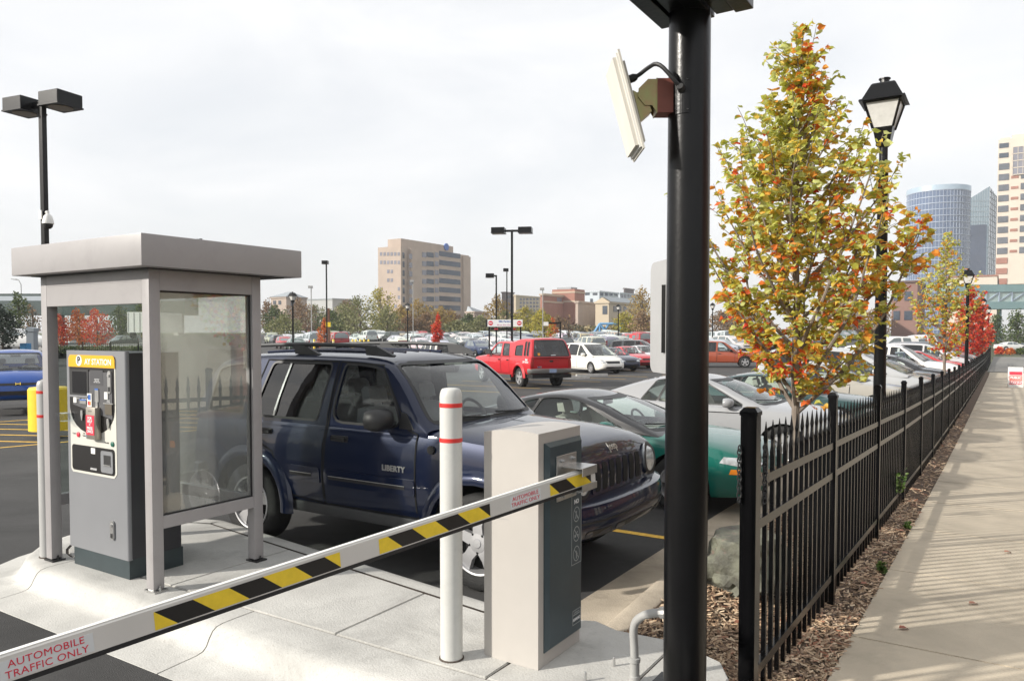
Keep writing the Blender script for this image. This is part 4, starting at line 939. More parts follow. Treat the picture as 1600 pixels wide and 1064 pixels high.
# fallen leaves
M_DEADL = leafmat('dead_leaf', [(0, (.30, .10, .06)), (1, (.40, .20, .13))], .15)
fl_spots = [(-.2, 7.35, 'pinkish fallen leaf lying alone on the sidewalk'), (-1.02, 7.3, 'rusty fallen leaf nearest the sidewalk edge in the mulch'), (-1.4, 5.0, 'brown fallen leaf in the mulch by the black pole'), (-1.0, 8.6, 'rusty fallen leaf in the mulch by the third post')]
fl_spots += [(.05, 9.6, 'brown fallen leaf on the second sunlit slab'), (-.62, 6.35, 'brown fallen leaf near the joint of the nearest slabs'), (-1.55, 5.3, 'dry fallen leaf in the mulch between pole and boulder'), (-.98, 9.9, 'dry fallen leaf in the mulch under the third fence panel')]
for x, y, lab in fl_spots:
    z = walk_z(y) + .012 if x > -.89 else mulch_z(x, y) + .02
    tag(obj('fallen_leaf', leaves_mesh('fallen_leaf', np.zeros((1, 3)), np.array([[.7, .5, .05]]), np.array([.08]), M_DEADL, roll=np.array([[0, 0, 1.0]])), None, (x, y, z)), lab, 'leaf')
# ================================================================ VEHICLES
def paintmat(name, coat=1.0, rough=.42, metal=.0):
    m = mat(name, (1, 1, 1), rough, metal, coat=coat, var=.0, objcol=True, spec=.2); return m
M_PAINT = paintmat('car_paint'); M_PAINT_MET = paintmat('metallic_car_paint', .85, .36, .25)
M_RUB = mat('tyre_rubber', (.016, .016, .016), .8, var=.2, vscale=30, bump=.3, bscale=60)
M_ALLOY = mat('alloy_wheel', (.48, .48, .49), .36, metal=.6, var=.08)
M_WELL = mat('wheel_well', (.008, .008, .008), .9)
M_TRIM = mat('black_trim', (.014, .014, .015), .5, var=.1)
M_GREYTRIM = mat('charcoal_trim', (.035, .036, .038), .55, var=.1)
M_LENS = mat('headlamp_lens', (.52, .54, .55), .08, metal=.35, var=.25, vscale=18, coat=1)
M_TAIL = mat('tail_lens', (.35, .012, .012), .15, coat=1, var=.15); M_AMBER = mat('amber_lens', (.80, .25, .02), .2, coat=1)
M_INT = mat('dark_cloth', (.16, .16, .165), .85, var=.2); M_INTB = mat('beige_cloth', (.34, .31, .27), .85, var=.15)
M_CHROME = mat('chrome', (.70, .70, .70), .12, metal=1.0); M_PLATE = mat('licence_plate', (.30, .38, .55), .45, var=.25, vscale=40)
M_FARG = mat('far_car_glass', (.11, .135, .14), .05, spec=.9, coat=1)
CAR_GLASS = glass('car_glass', (.88, .94, .92), ior=1.6); CAR_TINT = glass('privacy_glass', (.11, .112, .115), ior=1.7); 

def pchip(xs, ys, xq):
    xs, ys = np.asarray(xs, float), np.asarray(ys, float); h = np.diff(xs); d = np.diff(ys) / h; m = np.zeros(len(xs))
    for i in range(1, len(xs) - 1):
        if d[i - 1] * d[i] > 0:
            w1, w2 = 2 * h[i] + h[i - 1], h[i] + 2 * h[i - 1]; m[i] = (w1 + w2) / (w1 / d[i - 1] + w2 / d[i])
    m[0], m[-1] = d[0], d[-1]
    i = np.clip(np.searchsorted(xs, xq) - 1, 0, len(xs) - 2); t = (xq - xs[i]) / h[i]
    return (2 * t**3 - 3 * t**2 + 1) * ys[i] + (t**3 - 2 * t**2 + t) * h[i] * m[i] + (-2 * t**3 + 3 * t**2) * ys[i + 1] + (t**3 - t**2) * h[i] * m[i + 1]

def loft_body(sp, nst=44):
    st = np.array(sorted(sp['st'])); X = st[:, 0]; t0, t1 = sp['tub']
    xs = sorted(set(np.round(np.concatenate([X, np.linspace(X[0], X[-1], nst), [t0, t0 - .012, t1, t1 + .012]]), 4)))
    xs = [x for i, x in enumerate(xs) if i == 0 or x - xs[i - 1] > .004]
    zb, zs, zt, w = (pchip(X, st[:, k], np.array(xs)) for k in (1, 2, 3, 4))
    V, F, MI = [], [], []; sl = sp.get('slab', 1.0)
    for i, x in enumerate(xs):
        b, s, t, ww = zb[i], zs[i], zt[i], w[i]; h = s - b
        half = [(0, b), (.80 * ww, b), (.92 * ww, b + .02), (.965 * ww, b + .12 * h), (.990 * ww, b + .30 * h), (ww, b + .50 * h), (.998 * ww, b + .64 * h), (.988 * ww, b + .78 * h), (.972 * ww, b + .90 * h), (.948 * ww, b + .975 * h), (.91 * ww, s)]
        if t0 <= x <= t1: tt = s - .22; half += [(.885 * ww, s - .004), (.87 * ww, tt + .01), (.45 * ww, tt), (0, tt)]
        else: half += [(.74 * ww, s + .50 * (t - s)), (.48 * ww, s + .84 * (t - s)), (.22 * ww, s + .97 * (t - s)), (0, t)]
        n = len(half)
        V += [(x, y, z) for y, z in half] + [(x, -y, z) for y, z in half[1:-1][::-1]]
    k = 2 * n - 2
    for i in range(len(xs) - 1):
        for j in range(k):
            a, b = i * k + j, i * k + (j + 1) % k; F.append((a, b, b + k, a + k))
            jj = j if j < n - 1 else k - 1 - j
            MI.append(2 if (jj >= 11 and xs[i] >= t0 - .02 and xs[i + 1] <= t1 + .02) else 0)
    F.append(tuple(reversed(range(k)))); F.append(tuple((len(xs) - 1) * k + j for j in range(k))); MI += [0, 0]
    return V, F, MI
def cab_prof(sp): return chaikin(sp['prof'], 2)
def prof_z(sp, x):
    p = cab_prof(sp); return float(np.interp(x, [q[0] for q in p], [q[1] for q in p]))
def cab_w(sp, z):
    zb = sp['belt']; zm = max(q[1] for q in sp['prof']); t = max(0, min(1, (z - zb) / (zm - zb))); return sp['wb'] + (sp['wr'] - sp['wb']) * t ** 1.25
def loft_cab(sp, inset=0.0):
    p = cab_prof(sp); zb = sp['belt'] - .05; zmax = max(q[1] for q in p); x0, x1 = p[0][0], p[-1][0]; V, F = [], []
    n = None
    bowf, bowr = sp.get('bowf', .13), sp.get('bowr', .06); fx = sp['wtop']; rx = sp['rtop']
    for x, z in p:
        z = max(z, zb + .02); hh = z - zb; r = min(.075, .3 * hh); cr = sp.get('crown', .035) * min(1, hh / .3)
        ze = z - cr - r; tp = sp.get('taper', .0); 
        sc = 1 - tp * max(0, (rx + .3 - x) / (rx + .3 - x0)) ** 2 if x < rx + .3 else 1
        half = []
        for i in range(5):
            zz = zb + (ze - zb) * i / 4; half.append((cab_w(sp, zz) * sc, zz))
        we = cab_w(sp, ze) * sc; half += [(we - .012, ze + r * .45), (we - .045, ze + r * .82), (we - .10, ze + r)]
        wi = we - .10
        half += [(wi * q, ze + r + cr * (1 - q * q)) for q in (.75, .5, .25, 0)]
        n = len(half)
        ring = half + [(-y, zz) for y, zz in half[:-1][::-1]]
        for y, zz in ring:
            bx = 0
            if x > fx: bx = bowf * (1 - (y / sp['wb']) ** 2) * min(1, (x - fx) / .25)
            elif x < rx: bx = -bowr * (1 - (y / sp['wb']) ** 2) * min(1, (rx - x) / .25)
            V.append((x + bx, y, zz))
    k = 2 * n - 1
    for i in range(len(p) - 1):
        for j in range(k - 1): F.append((i * k + j, (i + 1) * k + j, (i + 1) * k + j + 1, i * k + j + 1))
    return V, F, k, len(p)
def bvh_of(V, F): return BVHTree.FromPolygons([Vector(v) for v in V], [list(f) for f in F])
def tri2d(poly, grid):
    bm = bmesh.new(); vs = [bm.verts.new((a, b, 0)) for a, b in poly]; bm.faces.new(vs); bmesh.ops.triangulate(bm, faces=bm.faces[:])
    for ax in (0, 1):
        lo = min(q[ax] for q in poly); hi = max(q[ax] for q in poly); k = int((hi - lo) / grid)
        for i in range(1, k + 1):
            c = [0, 0, 0]; c[ax] = lo + (hi - lo) * i / (k + 1); nn = [0, 0, 0]; nn[ax] = 1
            bmesh.ops.bisect_plane(bm, geom=bm.verts[:] + bm.edges[:] + bm.faces[:], plane_co=c, plane_no=nn, dist=1e-5)
    bm.verts.index_update(); V = [(v.co.x, v.co.y) for v in bm.verts]; F = [[v.index for v in f.verts] for f in bm.faces]
    B = [(e.verts[0].index, e.verts[1].index) for e in bm.edges if len(e.link_faces) == 1]; bm.free(); return V, F, B
def cast(bv, a, b, axis, sg):
    if axis == 'y': o, d = Vector((a, sg * 4, b)), Vector((0, -sg, 0))
    elif axis == 'x': o, d = Vector((sg * 8, a, b)), Vector((-sg, 0, 0))
    else: o, d = Vector((a, b, 6)), Vector((0, 0, -1))
    h = bv.ray_cast(o, d); return h[0], d
def patch(bv, poly, axis, sg, off=.003, thick=.012, grid=.12):
    V2, F, B = tri2d(poly, grid); H = [cast(bv, a, b, axis, sg) for a, b in V2]; ok = [h[0] for h in H if h[0] is not None]
    if not ok: return MB()
    ai = {'x': 0, 'y': 1, 'z': 2}[axis]; fb = sorted(q[ai] for q in ok)[len(ok) // 2]
    P3 = []
    for (a, b), (h, d) in zip(V2, H):
        if h is None:
            h = Vector((fb, a, b)) if axis == 'x' else (Vector((a, fb, b)) if axis == 'y' else Vector((a, b, fb)))
        P3.append(h - d * off)
    n = len(P3); d = H[0][1]; mb = MB(); mb.add(P3 + [q + d * thick for q in P3], [tuple(f) for f in F] + [(b, a, n + a, n + b) for a, b in B]); return mb
def strip(bv, pts, axis, sg, w=.008, off=.002, closed=False, step=.06):
    q = []; m = len(pts)
    for i in range(m if closed else m - 1):
        a, b = pts[i], pts[(i + 1) % m]; L_ = math.hypot(b[0] - a[0], b[1] - a[1]); k = max(1, int(L_ / step))
        q += [(a[0] + (b[0] - a[0]) * j / k, a[1] + (b[1] - a[1]) * j / k) for j in range(k)]
    if not closed: q.append(pts[-1])
    mb = MB(); V = []; n = len(q); last = None
    for i in range(n):
        a, b = (q[i - 1], q[(i + 1) % n]) if closed else (q[max(0, i - 1)], q[min(n - 1, i + 1)])
        t = Vector((b[0] - a[0], b[1] - a[1]));  t = t.normalized() if t.length else Vector((1, 0)); nn = (-t.y, t.x)
        for s in (-1, 1):
            h, d = cast(bv, q[i][0] + nn[0] * s * w / 2, q[i][1] + nn[1] * s * w / 2, axis, sg)
            if h is None: h = last if last is not None else Vector((q[i][0], sg, q[i][1]))
            last = h; V.append(h - d * off)
    F = [(2 * i, 2 * i + 1, (2 * i + 3) % (2 * n), (2 * i + 2) % (2 * n)) for i in range(n if closed else n - 1)]
    return mb.add(V, F)
_WH = {}
def wheel_meshes(Rw, tw, style=5, n=36):
    key = (Rw, tw, style)
    if key in _WH: return _WH[key]
    rr_ = Rw * .66; h = tw / 2
    ty = MB().lathe([(rr_, -h * .9), (Rw * .80, -h), (Rw * .93, -h * .96), (Rw * .985, -h * .8), (Rw, -h * .5), (Rw, h * .5), (Rw * .985, h * .8), (Rw * .93, h * .96), (Rw * .80, h), (rr_, h * .9)], (0, 0, 0), n, axis='y', caps=False)
    ty.lathe([(rr_, -h * .9), (rr_ * .95, 0), (rr_, h * .9)], (0, 0, 0), n, axis='y', caps=False)
    for i in range(n * 2):          # tread blocks
        a = 2 * math.pi * i / (n * 2); 
    # rim faces outwards at local -y side (mirrored for the other side)
    rm = MB().lathe([(rr_ * 1.01, -h * .93), (rr_ * .99, -h * .98), (rr_ * .94, -h * .95), (rr_ * .91, -h * .55), (rr_ * .88, -h * .2)], (0, 0, 0), n, axis='y', caps=False)
    rm.lathe([(0, -h * .18), (rr_ * .9, -h * .18)], (0, 0, 0), n, 1, axis='y', caps=False)
    if style == 'cap':
        rm.lathe([(0, -h * .98), (rr_ * .3, -h * .96), (rr_ * .7, -h * .9), (rr_ * .93, -h * .86)], (0, 0, 0), n, 0, axis='y', caps=False)
        for i in range(9):
            a = 2 * math.pi * i / 9; c = Vector((math.cos(a), 0, math.sin(a))); rm.bar(c * rr_ * .55 + Vector((0, -h * .94, 0)), c * rr_ * .82 + Vector((0, -h * .90, 0)), .035 * Rw / .33, .02, 1, up=(0, 1, 0))
    else:
        for i in range(style):
            a = 2 * math.pi * i / style + .3; c = Vector((math.cos(a), 0, math.sin(a))); t = Vector((-math.sin(a), 0, math.cos(a))); w0, w1 = .085 * Rw / .33 * (5 / style) ** .5, .12 * Rw / .33 * (5 / style) ** .5
            v = []
            for r_, ww, y in ((rr_ * .12, w0, -h * .80), (rr_ * .55, w0 * .85, -h * .86), (rr_ * .95, w1, -h * .78)):
                v += [c * r_ + t * ww * .5 + Vector((0, y, 0)), c * r_ - t * ww * .5 + Vector((0, y, 0)), c * r_ - t * ww * .55 + Vector((0, y + .04, 0)), c * r_ + t * ww * .55 + Vector((0, y + .04, 0))]
            rm.add(v, [(j, (j + 1) % 4, 4 + (j + 1) % 4, 4 + j) for j in range(4)] + [(4 + j, 4 + (j + 1) % 4, 8 + (j + 1) % 4, 8 + j) for j in range(4)] + [(0, 1, 2, 3)])
            a2 = a + math.pi / style; c2 = Vector((math.cos(a2), 0, math.sin(a2))); rm.lathe([(.012, -h * .84), (.0, -h * .86)], c2 * rr_ * .30, 6, 1, axis='y')
        rm.lathe([(rr_ * .34, -h * .72), (rr_ * .30, -h * .84), (rr_ * .16, -h * .87), (rr_ * .14, -h * .92), (0, -h * .93)], (0, 0, 0), 20, 0, axis='y', caps=False)
    _WH[key] = (ty.mesh('wheel', M_RUB, smooth=True, angle=40), rm.mesh('rim', [M_ALLOY, M_WELL], smooth=True, angle=35)); return _WH[key]
def eval_mods(o):
    bpy.context.view_layer.update(); me = bpy.data.meshes.new_from_object(o.evaluated_get(bpy.context.evaluated_depsgraph_get())); o.modifiers.clear(); return me
def win_poly(sp, x0b, x0t, x1b, x1t, gap=.085, lift=.03, k=5, ztop=None, fr=.055):
    zb = sp['belt'] + lift; out = [(x0b, zb), (x1b, zb)]
    for i in range(k):
        x = x1t + (x0t - x1t) * i / (k - 1); z = prof_z(sp, x) - gap
        if ztop: z = min(z, ztop)
        out.append((x, max(zb + .04, z)))
    return fillet(out, fr)
def glass_poly(sp, z0, z1, margin, k=5):
    L_ = []; 
    for i in range(k):
        z = z0 + (z1 - z0) * i / (k - 1); L_.append((cab_w(sp, z) - margin, z))
    pts = L_ + [(-a, b) for a, b in L_[::-1]]
    return fillet(pts, .06)

def build_vehicle(sp, name):
    """Detailed vehicle: hollow cabin with glass and seats, wheel wells, doors, lamps. Returns its Empty (nose towards +x)."""
    root = obj(name, None); V, F, MI = loft_body(sp); CV, CF, ck, cn = loft_cab(sp)
    bvB, bvC = bvh_of(V, F), bvh_of(CV, CF); allV = V + CV; bvA = bvh_of(allV, list(F) + [tuple(i + len(V) for i in f) for f in CF])
    paint = M_PAINT_MET if sp.get('metal') else M_PAINT
    # body with wheel openings
    mb = MB(); mb.v, mb.f, mb.m = list(V), list(F), list(MI)
    body = mb.build('body', [paint, M_WELL, M_INTB if sp.get('beige') else M_INT], root, smooth=False)
    cut = MB(); wmax = max(s[4] for s in sp['st']); ra = sp.get('ra', sp['R'] * 1.14)
    for xw in (sp['fw'], sp['rw']):
        for sg in (-1, 1):
            c = []
            for i in range(33):
                a = math.pi * i / 32; c.append((xw + ra * math.cos(a), sp['R'] * sp.get('az', .98) + ra * math.sin(a)))
            c = [(xw + ra, -.3)] + c + [(xw - ra, -.3)]
            cut.prism(c, sg * (wmax - .30), sg * (wmax + .15), axis='y')
    cu = cut.build('cutter', M_WELL)
    md = body.modifiers.new('b', 'BOOLEAN'); md.operation = 'DIFFERENCE'; md.object = cu; md.solver = 'EXACT'
    me = eval_mods(body); bpy.data.objects.remove(cu); body.data = me
    for p in me.polygons:
        c = p.center
        for xw in (sp['fw'], sp['rw']):
            if math.hypot(c.x - xw, c.z - sp['R'] * sp.get('az', .98)) < ra + .004 and abs(c.y) < wmax - .004 and (abs(p.normal.y) < .5 or abs(c.y) < wmax - .2) or (abs(c.x - xw) < ra + .002 and c.z < sp['R'] and abs(c.y) < wmax - .02 and abs(c.y) > wmax - .31 and abs(p.normal.x) > .7):
                p.material_index = 1
    me.polygons.foreach_set('use_smooth', [True] * len(me.polygons)); me.set_sharp_from_angle(angle=R(sp.get('sharp', 32)))
    # cabin shell
    mb = MB(); mb.add(CV, CF); cab = mb.build('roof', [M_PAINT if sp.get('cabflat') else paint], root, fix=True)
    bmn = cab.data
    so = cab.modifiers.new('s', 'SOLIDIFY'); so.thickness = .035; so.offset = -1
    zt = max(q[1] for q in sp['prof']); wins = [(win_poly(sp, *w[:4], **(w[5] if len(w) > 5 else {})), w[4]) for w in sp['wins']]
    cs = MB()
    for p_, _ in wins: cs.prism(p_, -2, 2, axis='y')
    fz = sp['fz']; wsp = glass_poly(sp, fz[0], fz[1], .075); cs2 = MB().prism(wsp, sp['wtop'] - .25, 4, axis='x')
    rz_ = sp.get('rz'); rsp = glass_poly(sp, rz_[0], rz_[1], sp.get('rm', .10)) if rz_ else None
    if rsp: cs3 = MB().prism(rsp, -4, sp['rtop'] + .25, axis='x')
    cutters = [c.build('cutter', M_WELL) for c in ([cs, cs2] + ([cs3] if rsp else []))]
    for c in cutters:
        md = cab.modifiers.new('b', 'BOOLEAN'); md.operation = 'DIFFERENCE'; md.object = c; md.solver = 'EXACT'
    me = eval_mods(cab)
    for c in cutters: bpy.data.objects.remove(c)
    cab.data = me; me.polygons.foreach_set('use_smooth', [True] * len(me.polygons)); me.set_sharp_from_angle(angle=R(30))
    # glass and rubber
    gmap = {'c': sp.get('glass', CAR_GLASS), 't': CAR_TINT}
    for p_, t in wins:
        for sg in (-1, 1):
            g = patch(bvC, p_, 'y', sg, -.010, .004, .2).build('side_window', gmap[t], root, smooth=True)
            strip(bvC, p_, 'y', sg, .022, .003, True).build('window_trim', M_TRIM, g, fix=False)
    g = patch(bvC, wsp, 'x', 1, -.010, .004, .1).build('windshield', gmap['c'], root, smooth=True); strip(bvC, wsp, 'x', 1, .03, .003, True).build('window_trim', M_TRIM, g, fix=False)
    if rsp:
        g = patch(bvC, rsp, 'x', -1, -.010, .004, .1).build('rear_window', gmap[sp.get('rt', 'c')], root, smooth=True); strip(bvC, rsp, 'x', -1, .03, .003, True).build('window_trim', M_TRIM, g, fix=False)
    # wheels
    tyre, rim = wheel_meshes(sp['R'], sp['tw'], sp.get('rim', 5))
    for xw in (sp['fw'], sp['rw']):
        for sg in (-1, 1):
            wo_ = obj('wheel', tyre, root, (xw, sg * (wmax - sp['tw'] / 2 - sp.get('win', .02)), sp['R'])); 
            if sg > 0: wo_.rotation_euler = (0, 0, math.pi)
            obj('rim', rim, wo_)
    # doors, seams, handles
    for d in sp.get('doors', []):
        for sg in (-1, 1):
            o = patch(bvB, d['p'], 'y', sg, .0035, .02, .14).build('door', paint, root, smooth=True, angle=25)
            strip(bvA, d.get('seam', d['p']), 'y', sg, .015, .0045, not d.get('open', False)).build('door_seam', M_WELL, o, fix=False)
            if 'h' in d:
                hx, hz = d['h']; hh, _ = cast(bvB, hx, hz, 'y', sg)
                hb = MB().box(hx - .10, hx + .10, hh.y - .008, hh.y + .008, hz - .028, hz + .028, bev=.007); hb.box(hx - .085, hx + .085, hh.y + sg * .01, hh.y + sg * .026, hz - .012, hz + .014, bev=.005); hb.build('handle', M_TRIM if not sp.get('hpaint') else paint, o, smooth=True)
    for nm, pl_, ax_, sg_, m_, *rest in sp.get('patches', []):
        kw = rest[0] if rest else {}
        sgs = (1, -1) if kw.get('mirror', ax_ == 'y') else (1,)
        for s in sgs:
            pp = pl_ if ax_ == 'y' else [(a * s, b) for a, b in pl_]
            o = patch(bvB if not kw.get('cab') else bvC, pp, ax_, s if ax_ == 'y' else sg_, kw.get('off', .006), kw.get('th', .02), kw.get('g', .08)).build(nm, MATS[m_] if m_ != 'paint' else paint, root, smooth=True, angle=30)
            if kw.get('rim'): strip(bvB, pp, ax_, s if ax_ == 'y' else sg_, .012, kw.get('off', .006) + .001, True, .03).build('lamp_bezel', M_TRIM, o, fix=False)
    # mirrors
    if 'mir' in sp:
        mx_, mz = sp['mir']
        for sg in (-1, 1):
            wl = cab_w(sp, mz); big = sp.get('mirs', 1.0)
            m_ = MB().add(*_mirror(mx_, sg * (wl + .12 * big), mz, .075 * big, .11 * big, .075 * big)).build('mirror', M_TRIM if sp.get('mirblack', True) else paint, root, smooth=True, angle=60)
            MB().box(mx_ - .075 * big - .004, mx_ - .074 * big, sg * (wl + .12 * big) - .085 * big, sg * (wl + .12 * big) + .085 * big, mz - .055 * big, mz + .055 * big).build('mirror_glass', M_CHROME, m_)
            MB().bar((mx_ - .01, sg * (wl - .01), mz - .05), (mx_, sg * (wl + .08), mz - .03), .06, .045).build('mirror_arm', M_TRIM, m_)
    # interior
    im = M_INTB if sp.get('beige') else M_INT; deck = sp['belt'] - .24
    it = MB()
    for xs_, ys_ in sp.get('seats', []):
        for y in ys_:
            zt_ = deck + .42
            v = []
            for z, xo, hw, th in ((deck - .02, .06, .22, .12), (deck + .20, .0, .22, .10), (deck + .36, -.05, .18, .07), (deck + .38, -.06, .05, .03), (deck + .41, -.065, .05, .03), (deck + .415, -.065, .12, .05), (deck + .53, -.09, .12, .045), (deck + .56, -.095, .09, .03)):
                v += [(xs_ + xo + th, y - hw, z), (xs_ + xo + th, y + hw, z), (xs_ + xo - th, y + hw, z), (xs_ + xo - th, y - hw, z)]
            f = [(3, 2, 1, 0), tuple(range(len(v) - 4, len(v)))]
            for i in range(len(v) // 4 - 1): f += [(4 * i + j, 4 * i + (j + 1) % 4, 4 * i + 4 + (j + 1) % 4, 4 * i + 4 + j) for j in range(4)]
            MB().add(v, f).build('seat', im, root, smooth=True, angle=60)
    dxx = sp['wtop'] + .42 * (sp['prof'][-1][0] - sp['wtop']); dw = sp['wb'] - .10
    MB().box(dxx, sp['tub'][1] - .01, -dw, dw, deck + .0, sp['belt'] - .01, bev=.02).build('dashboard', im, root, smooth=True)
    sw = MB(); cxs, czs = dxx - .10, sp['belt'] + .01; ring = []
    for j in range(25):
        a = 2 * math.pi * j / 24; ring.append((cxs - .09 * math.sin(a) , .36 + .185 * math.cos(a), czs + .16 * math.sin(a)))
    sw.tube(ring, .016, 6, caps=False).bar((cxs, .36 - .17, czs), (cxs, .36 + .17, czs), .04, .04).bar((cxs, .36, czs), (cxs + .15, .36, czs - .1), .05, .05); sw.build('steering_wheel', M_TRIM, root, smooth=True)
    MB().box(sp['wtop'] + .02, sp['wtop'] + .05, -.12, .12, sp['fz'][1] - .10, sp['fz'][1] - .03, bev=.01).build('inner_mirror', M_TRIM, root)
    # wipers
    wp = MB()
    for y0, y1 in ((-.1, -.62), (.55, .02)):
        a, b = [], []
        for i in range(5):
            y = y0 + (y1 - y0) * i / 4; h = cast(bvA, y, sp['belt'] + .075 + .03 * i / 4, 'x', 1)[0]
            if h: a.append(h + Vector((.02, 0, .006)))
        if len(a) > 2: wp.tube(a, .009, 5)
    if wp.v: wp.build('wipers', M_TRIM, root)
    return root, bvB, bvC, bvA
def _mirror(x, y, z, lx, ly, lz):
    V, F = [], []; n = 10
    rows = [(-1.0, .92), (-.6, 1.0), (0, .98), (.55, .78), (.9, .42), (1.0, .1)]
    for t, s in rows:
        for j in range(n):
            a = 2 * math.pi * j / n; ca, sa = math.cos(a), math.sin(a); ca = math.copysign(abs(ca) ** .6, ca); sa = math.copysign(abs(sa) ** .6, sa); V.append((x + lx * t, y + ly * s * ca, z + lz * s * sa))
    for i in range(len(rows) - 1):
        for j in range(n): F.append((i * n + j, i * n + (j + 1) % n, (i + 1) * n + (j + 1) % n, (i + 1) * n + j))
    F.append(tuple(reversed(range(n)))); F.append(tuple((len(rows) - 1) * n + j for j in range(n))); return V, F
def set_color(root, col, roofcol=None):
    c = (*col, 1)
    for ch in root.children_recursive:
        ch.color = c
        if roofcol is not None and ch.name.startswith('roof'): ch.color = (*roofcol, 1)

# ---- specifications (metres; x forward from the middle, z from the ground): st = x, underside, shoulder, top centre, half width
def rect(a0, a1, b0, b1): return [(a0, b0), (a1, b0), (a1, b1), (a0, b1)]
JEEP = dict(st=[(-2.30, .55, .78, .79, .74), (-2.27, .50, .86, .87, .82), (-2.235, .47, .95, .96, .86), (-2.21, .45, 1.15, 1.15, .87), (-2.0, .43, 1.19, 1.19, .885), (-1.33, .42, 1.195, 1.195, .895), (0, .42, 1.185, 1.185, .90), (.62, .42, 1.18, 1.19, .90), (.74, .42, 1.185, 1.255, .895), (1.3, .43, 1.15, 1.235, .885), (1.75, .45, 1.115, 1.195, .87), (1.95, .47, 1.075, 1.145, .84), (2.03, .48, 1.03, 1.09, .82), (2.065, .49, .97, 1.02, .80), (2.085, .50, .88, .93, .785)],
    tub=(-2.12, .64), belt=1.185, wb=.855, wr=.665, prof=[(-2.215, 1.15), (-2.16, 1.42), (-2.05, 1.70), (-1.93, 1.79), (-1.3, 1.835), (-.3, 1.835), (.14, 1.815), (.34, 1.745), (.80, 1.22)], wtop=.30, rtop=-2.0, bowf=.12, bowr=.05, fz=(1.26, 1.735), rz=(1.27, 1.68), rt='t', rm=.12, crown=.04, R=.378, tw=.23, fw=1.32, rw=-1.33, ra=.465, az=1.0, rim=5, win=-.015, sharp=28,
    wins=[(-2.02, -1.98, -1.50, -1.46, 't', dict(gap=.11)), (-1.34, -1.20, -.47, -.40, 't', dict(gap=.11)), (-.29, -.25, .54, .24, 'c', dict(gap=.105, fr=.13))],
    doors=[dict(p=[(-1.02, .90), (-.86, .52), (-.37, .48), (-.37, 1.15), (-1.40, 1.15), (-1.24, .98)], seam=[(-1.02, .90), (-.86, .52), (-.37, .48), (-.33, 1.74), (-1.28, 1.74), (-1.42, 1.22), (-1.40, 1.10), (-1.24, .98)], h=(-1.14, 1.08)), dict(p=[(-.355, .48), (.70, .48), (.70, 1.15), (-.355, 1.15)], seam=[(-.355, .48), (.70, .48), (.70, 1.17), (.60, 1.20), (.20, 1.72), (-.30, 1.74)], h=(-.16, 1.075))],
    mir=(.42, 1.285), mirs=1.22, seats=[(-.15, (-.36, .36)), (-1.1, (-.42, 0, .42))], patches=[], metal=True)
SEDAN = dict(st=[(-2.36, .45, .66, .67, .56), (-2.34, .34, .80, .81, .68), (-2.27, .28, .90, .92, .77), (-2.10, .25, .95, .98, .83), (-1.75, .22, .965, 1.0, .87), (-1.30, .20, .955, .98, .885), (0, .18, .925, .93, .895), (.80, .18, .915, .93, .89), (1.0, .18, .91, .965, .885), (1.5, .18, .865, .91, .87), (1.9, .19, .80, .84, .84), (2.15, .22, .72, .75, .77), (2.27, .26, .64, .66, .68), (2.33, .32, .56, .57, .57), (2.35, .38, .48, .48, .45)],
    tub=(-1.35, .85), belt=.915, wb=.815, wr=.585, prof=[(-1.78, .93), (-1.2, 1.22), (-.85, 1.36), (-.3, 1.425), (.05, 1.41), (.30, 1.33), (1.12, .91)], wtop=.22, rtop=-.85, fz=(.965, 1.335), rz=(1.0, 1.32), rm=.11, R=.325, tw=.205, fw=1.40, rw=-1.34, rim=7, hpaint=True,
    wins=[(-1.12, -.98, -.28, -.22, 'c', dict(gap=.075)), (-.20, -.14, .78, .18, 'c', dict(gap=.075))],
    doors=[dict(p=[(-1.0, .30), (-.27, .27), (-.25, .90), (-1.25, .90), (-1.2, .70)], h=(-1.08, .80)), dict(p=[(-.25, .27), (.80, .27), (.84, .90), (-.23, .90)], h=(-.08, .79))], mir=(.58, .98), mirblack=False, seats=[(-.10, (-.36, .36)), (-.95, (-.38, .0, .38))],
    patches=[('headlight', [(.38, .60), (.72, .58), (.76, .70), (.45, .70)], 'x', 1, 'headlamp_lens', dict(mirror=True, rim=True)), ('turn_lamp', [(1.98, .60), (2.16, .59), (2.10, .67), (1.96, .69)], 'y', 1, 'amber_lens', {}), ('grille', rect(-.33, .33, .56, .66), 'x', 1, 'black_trim', {}), ('bumper_intake', rect(-.50, .50, .30, .40), 'x', 1, 'black_trim', {}), ('taillight', [(.48, .72), (.74, .72), (.78, .86), (.48, .86)], 'x', -1, 'tail_lens', dict(mirror=True)), ('licence_plate', rect(-.16, .16, .58, .74), 'x', -1, 'licence_plate', dict(off=.01))])
def derive(base, **kw): d = dict(base); d.update(kw); return d
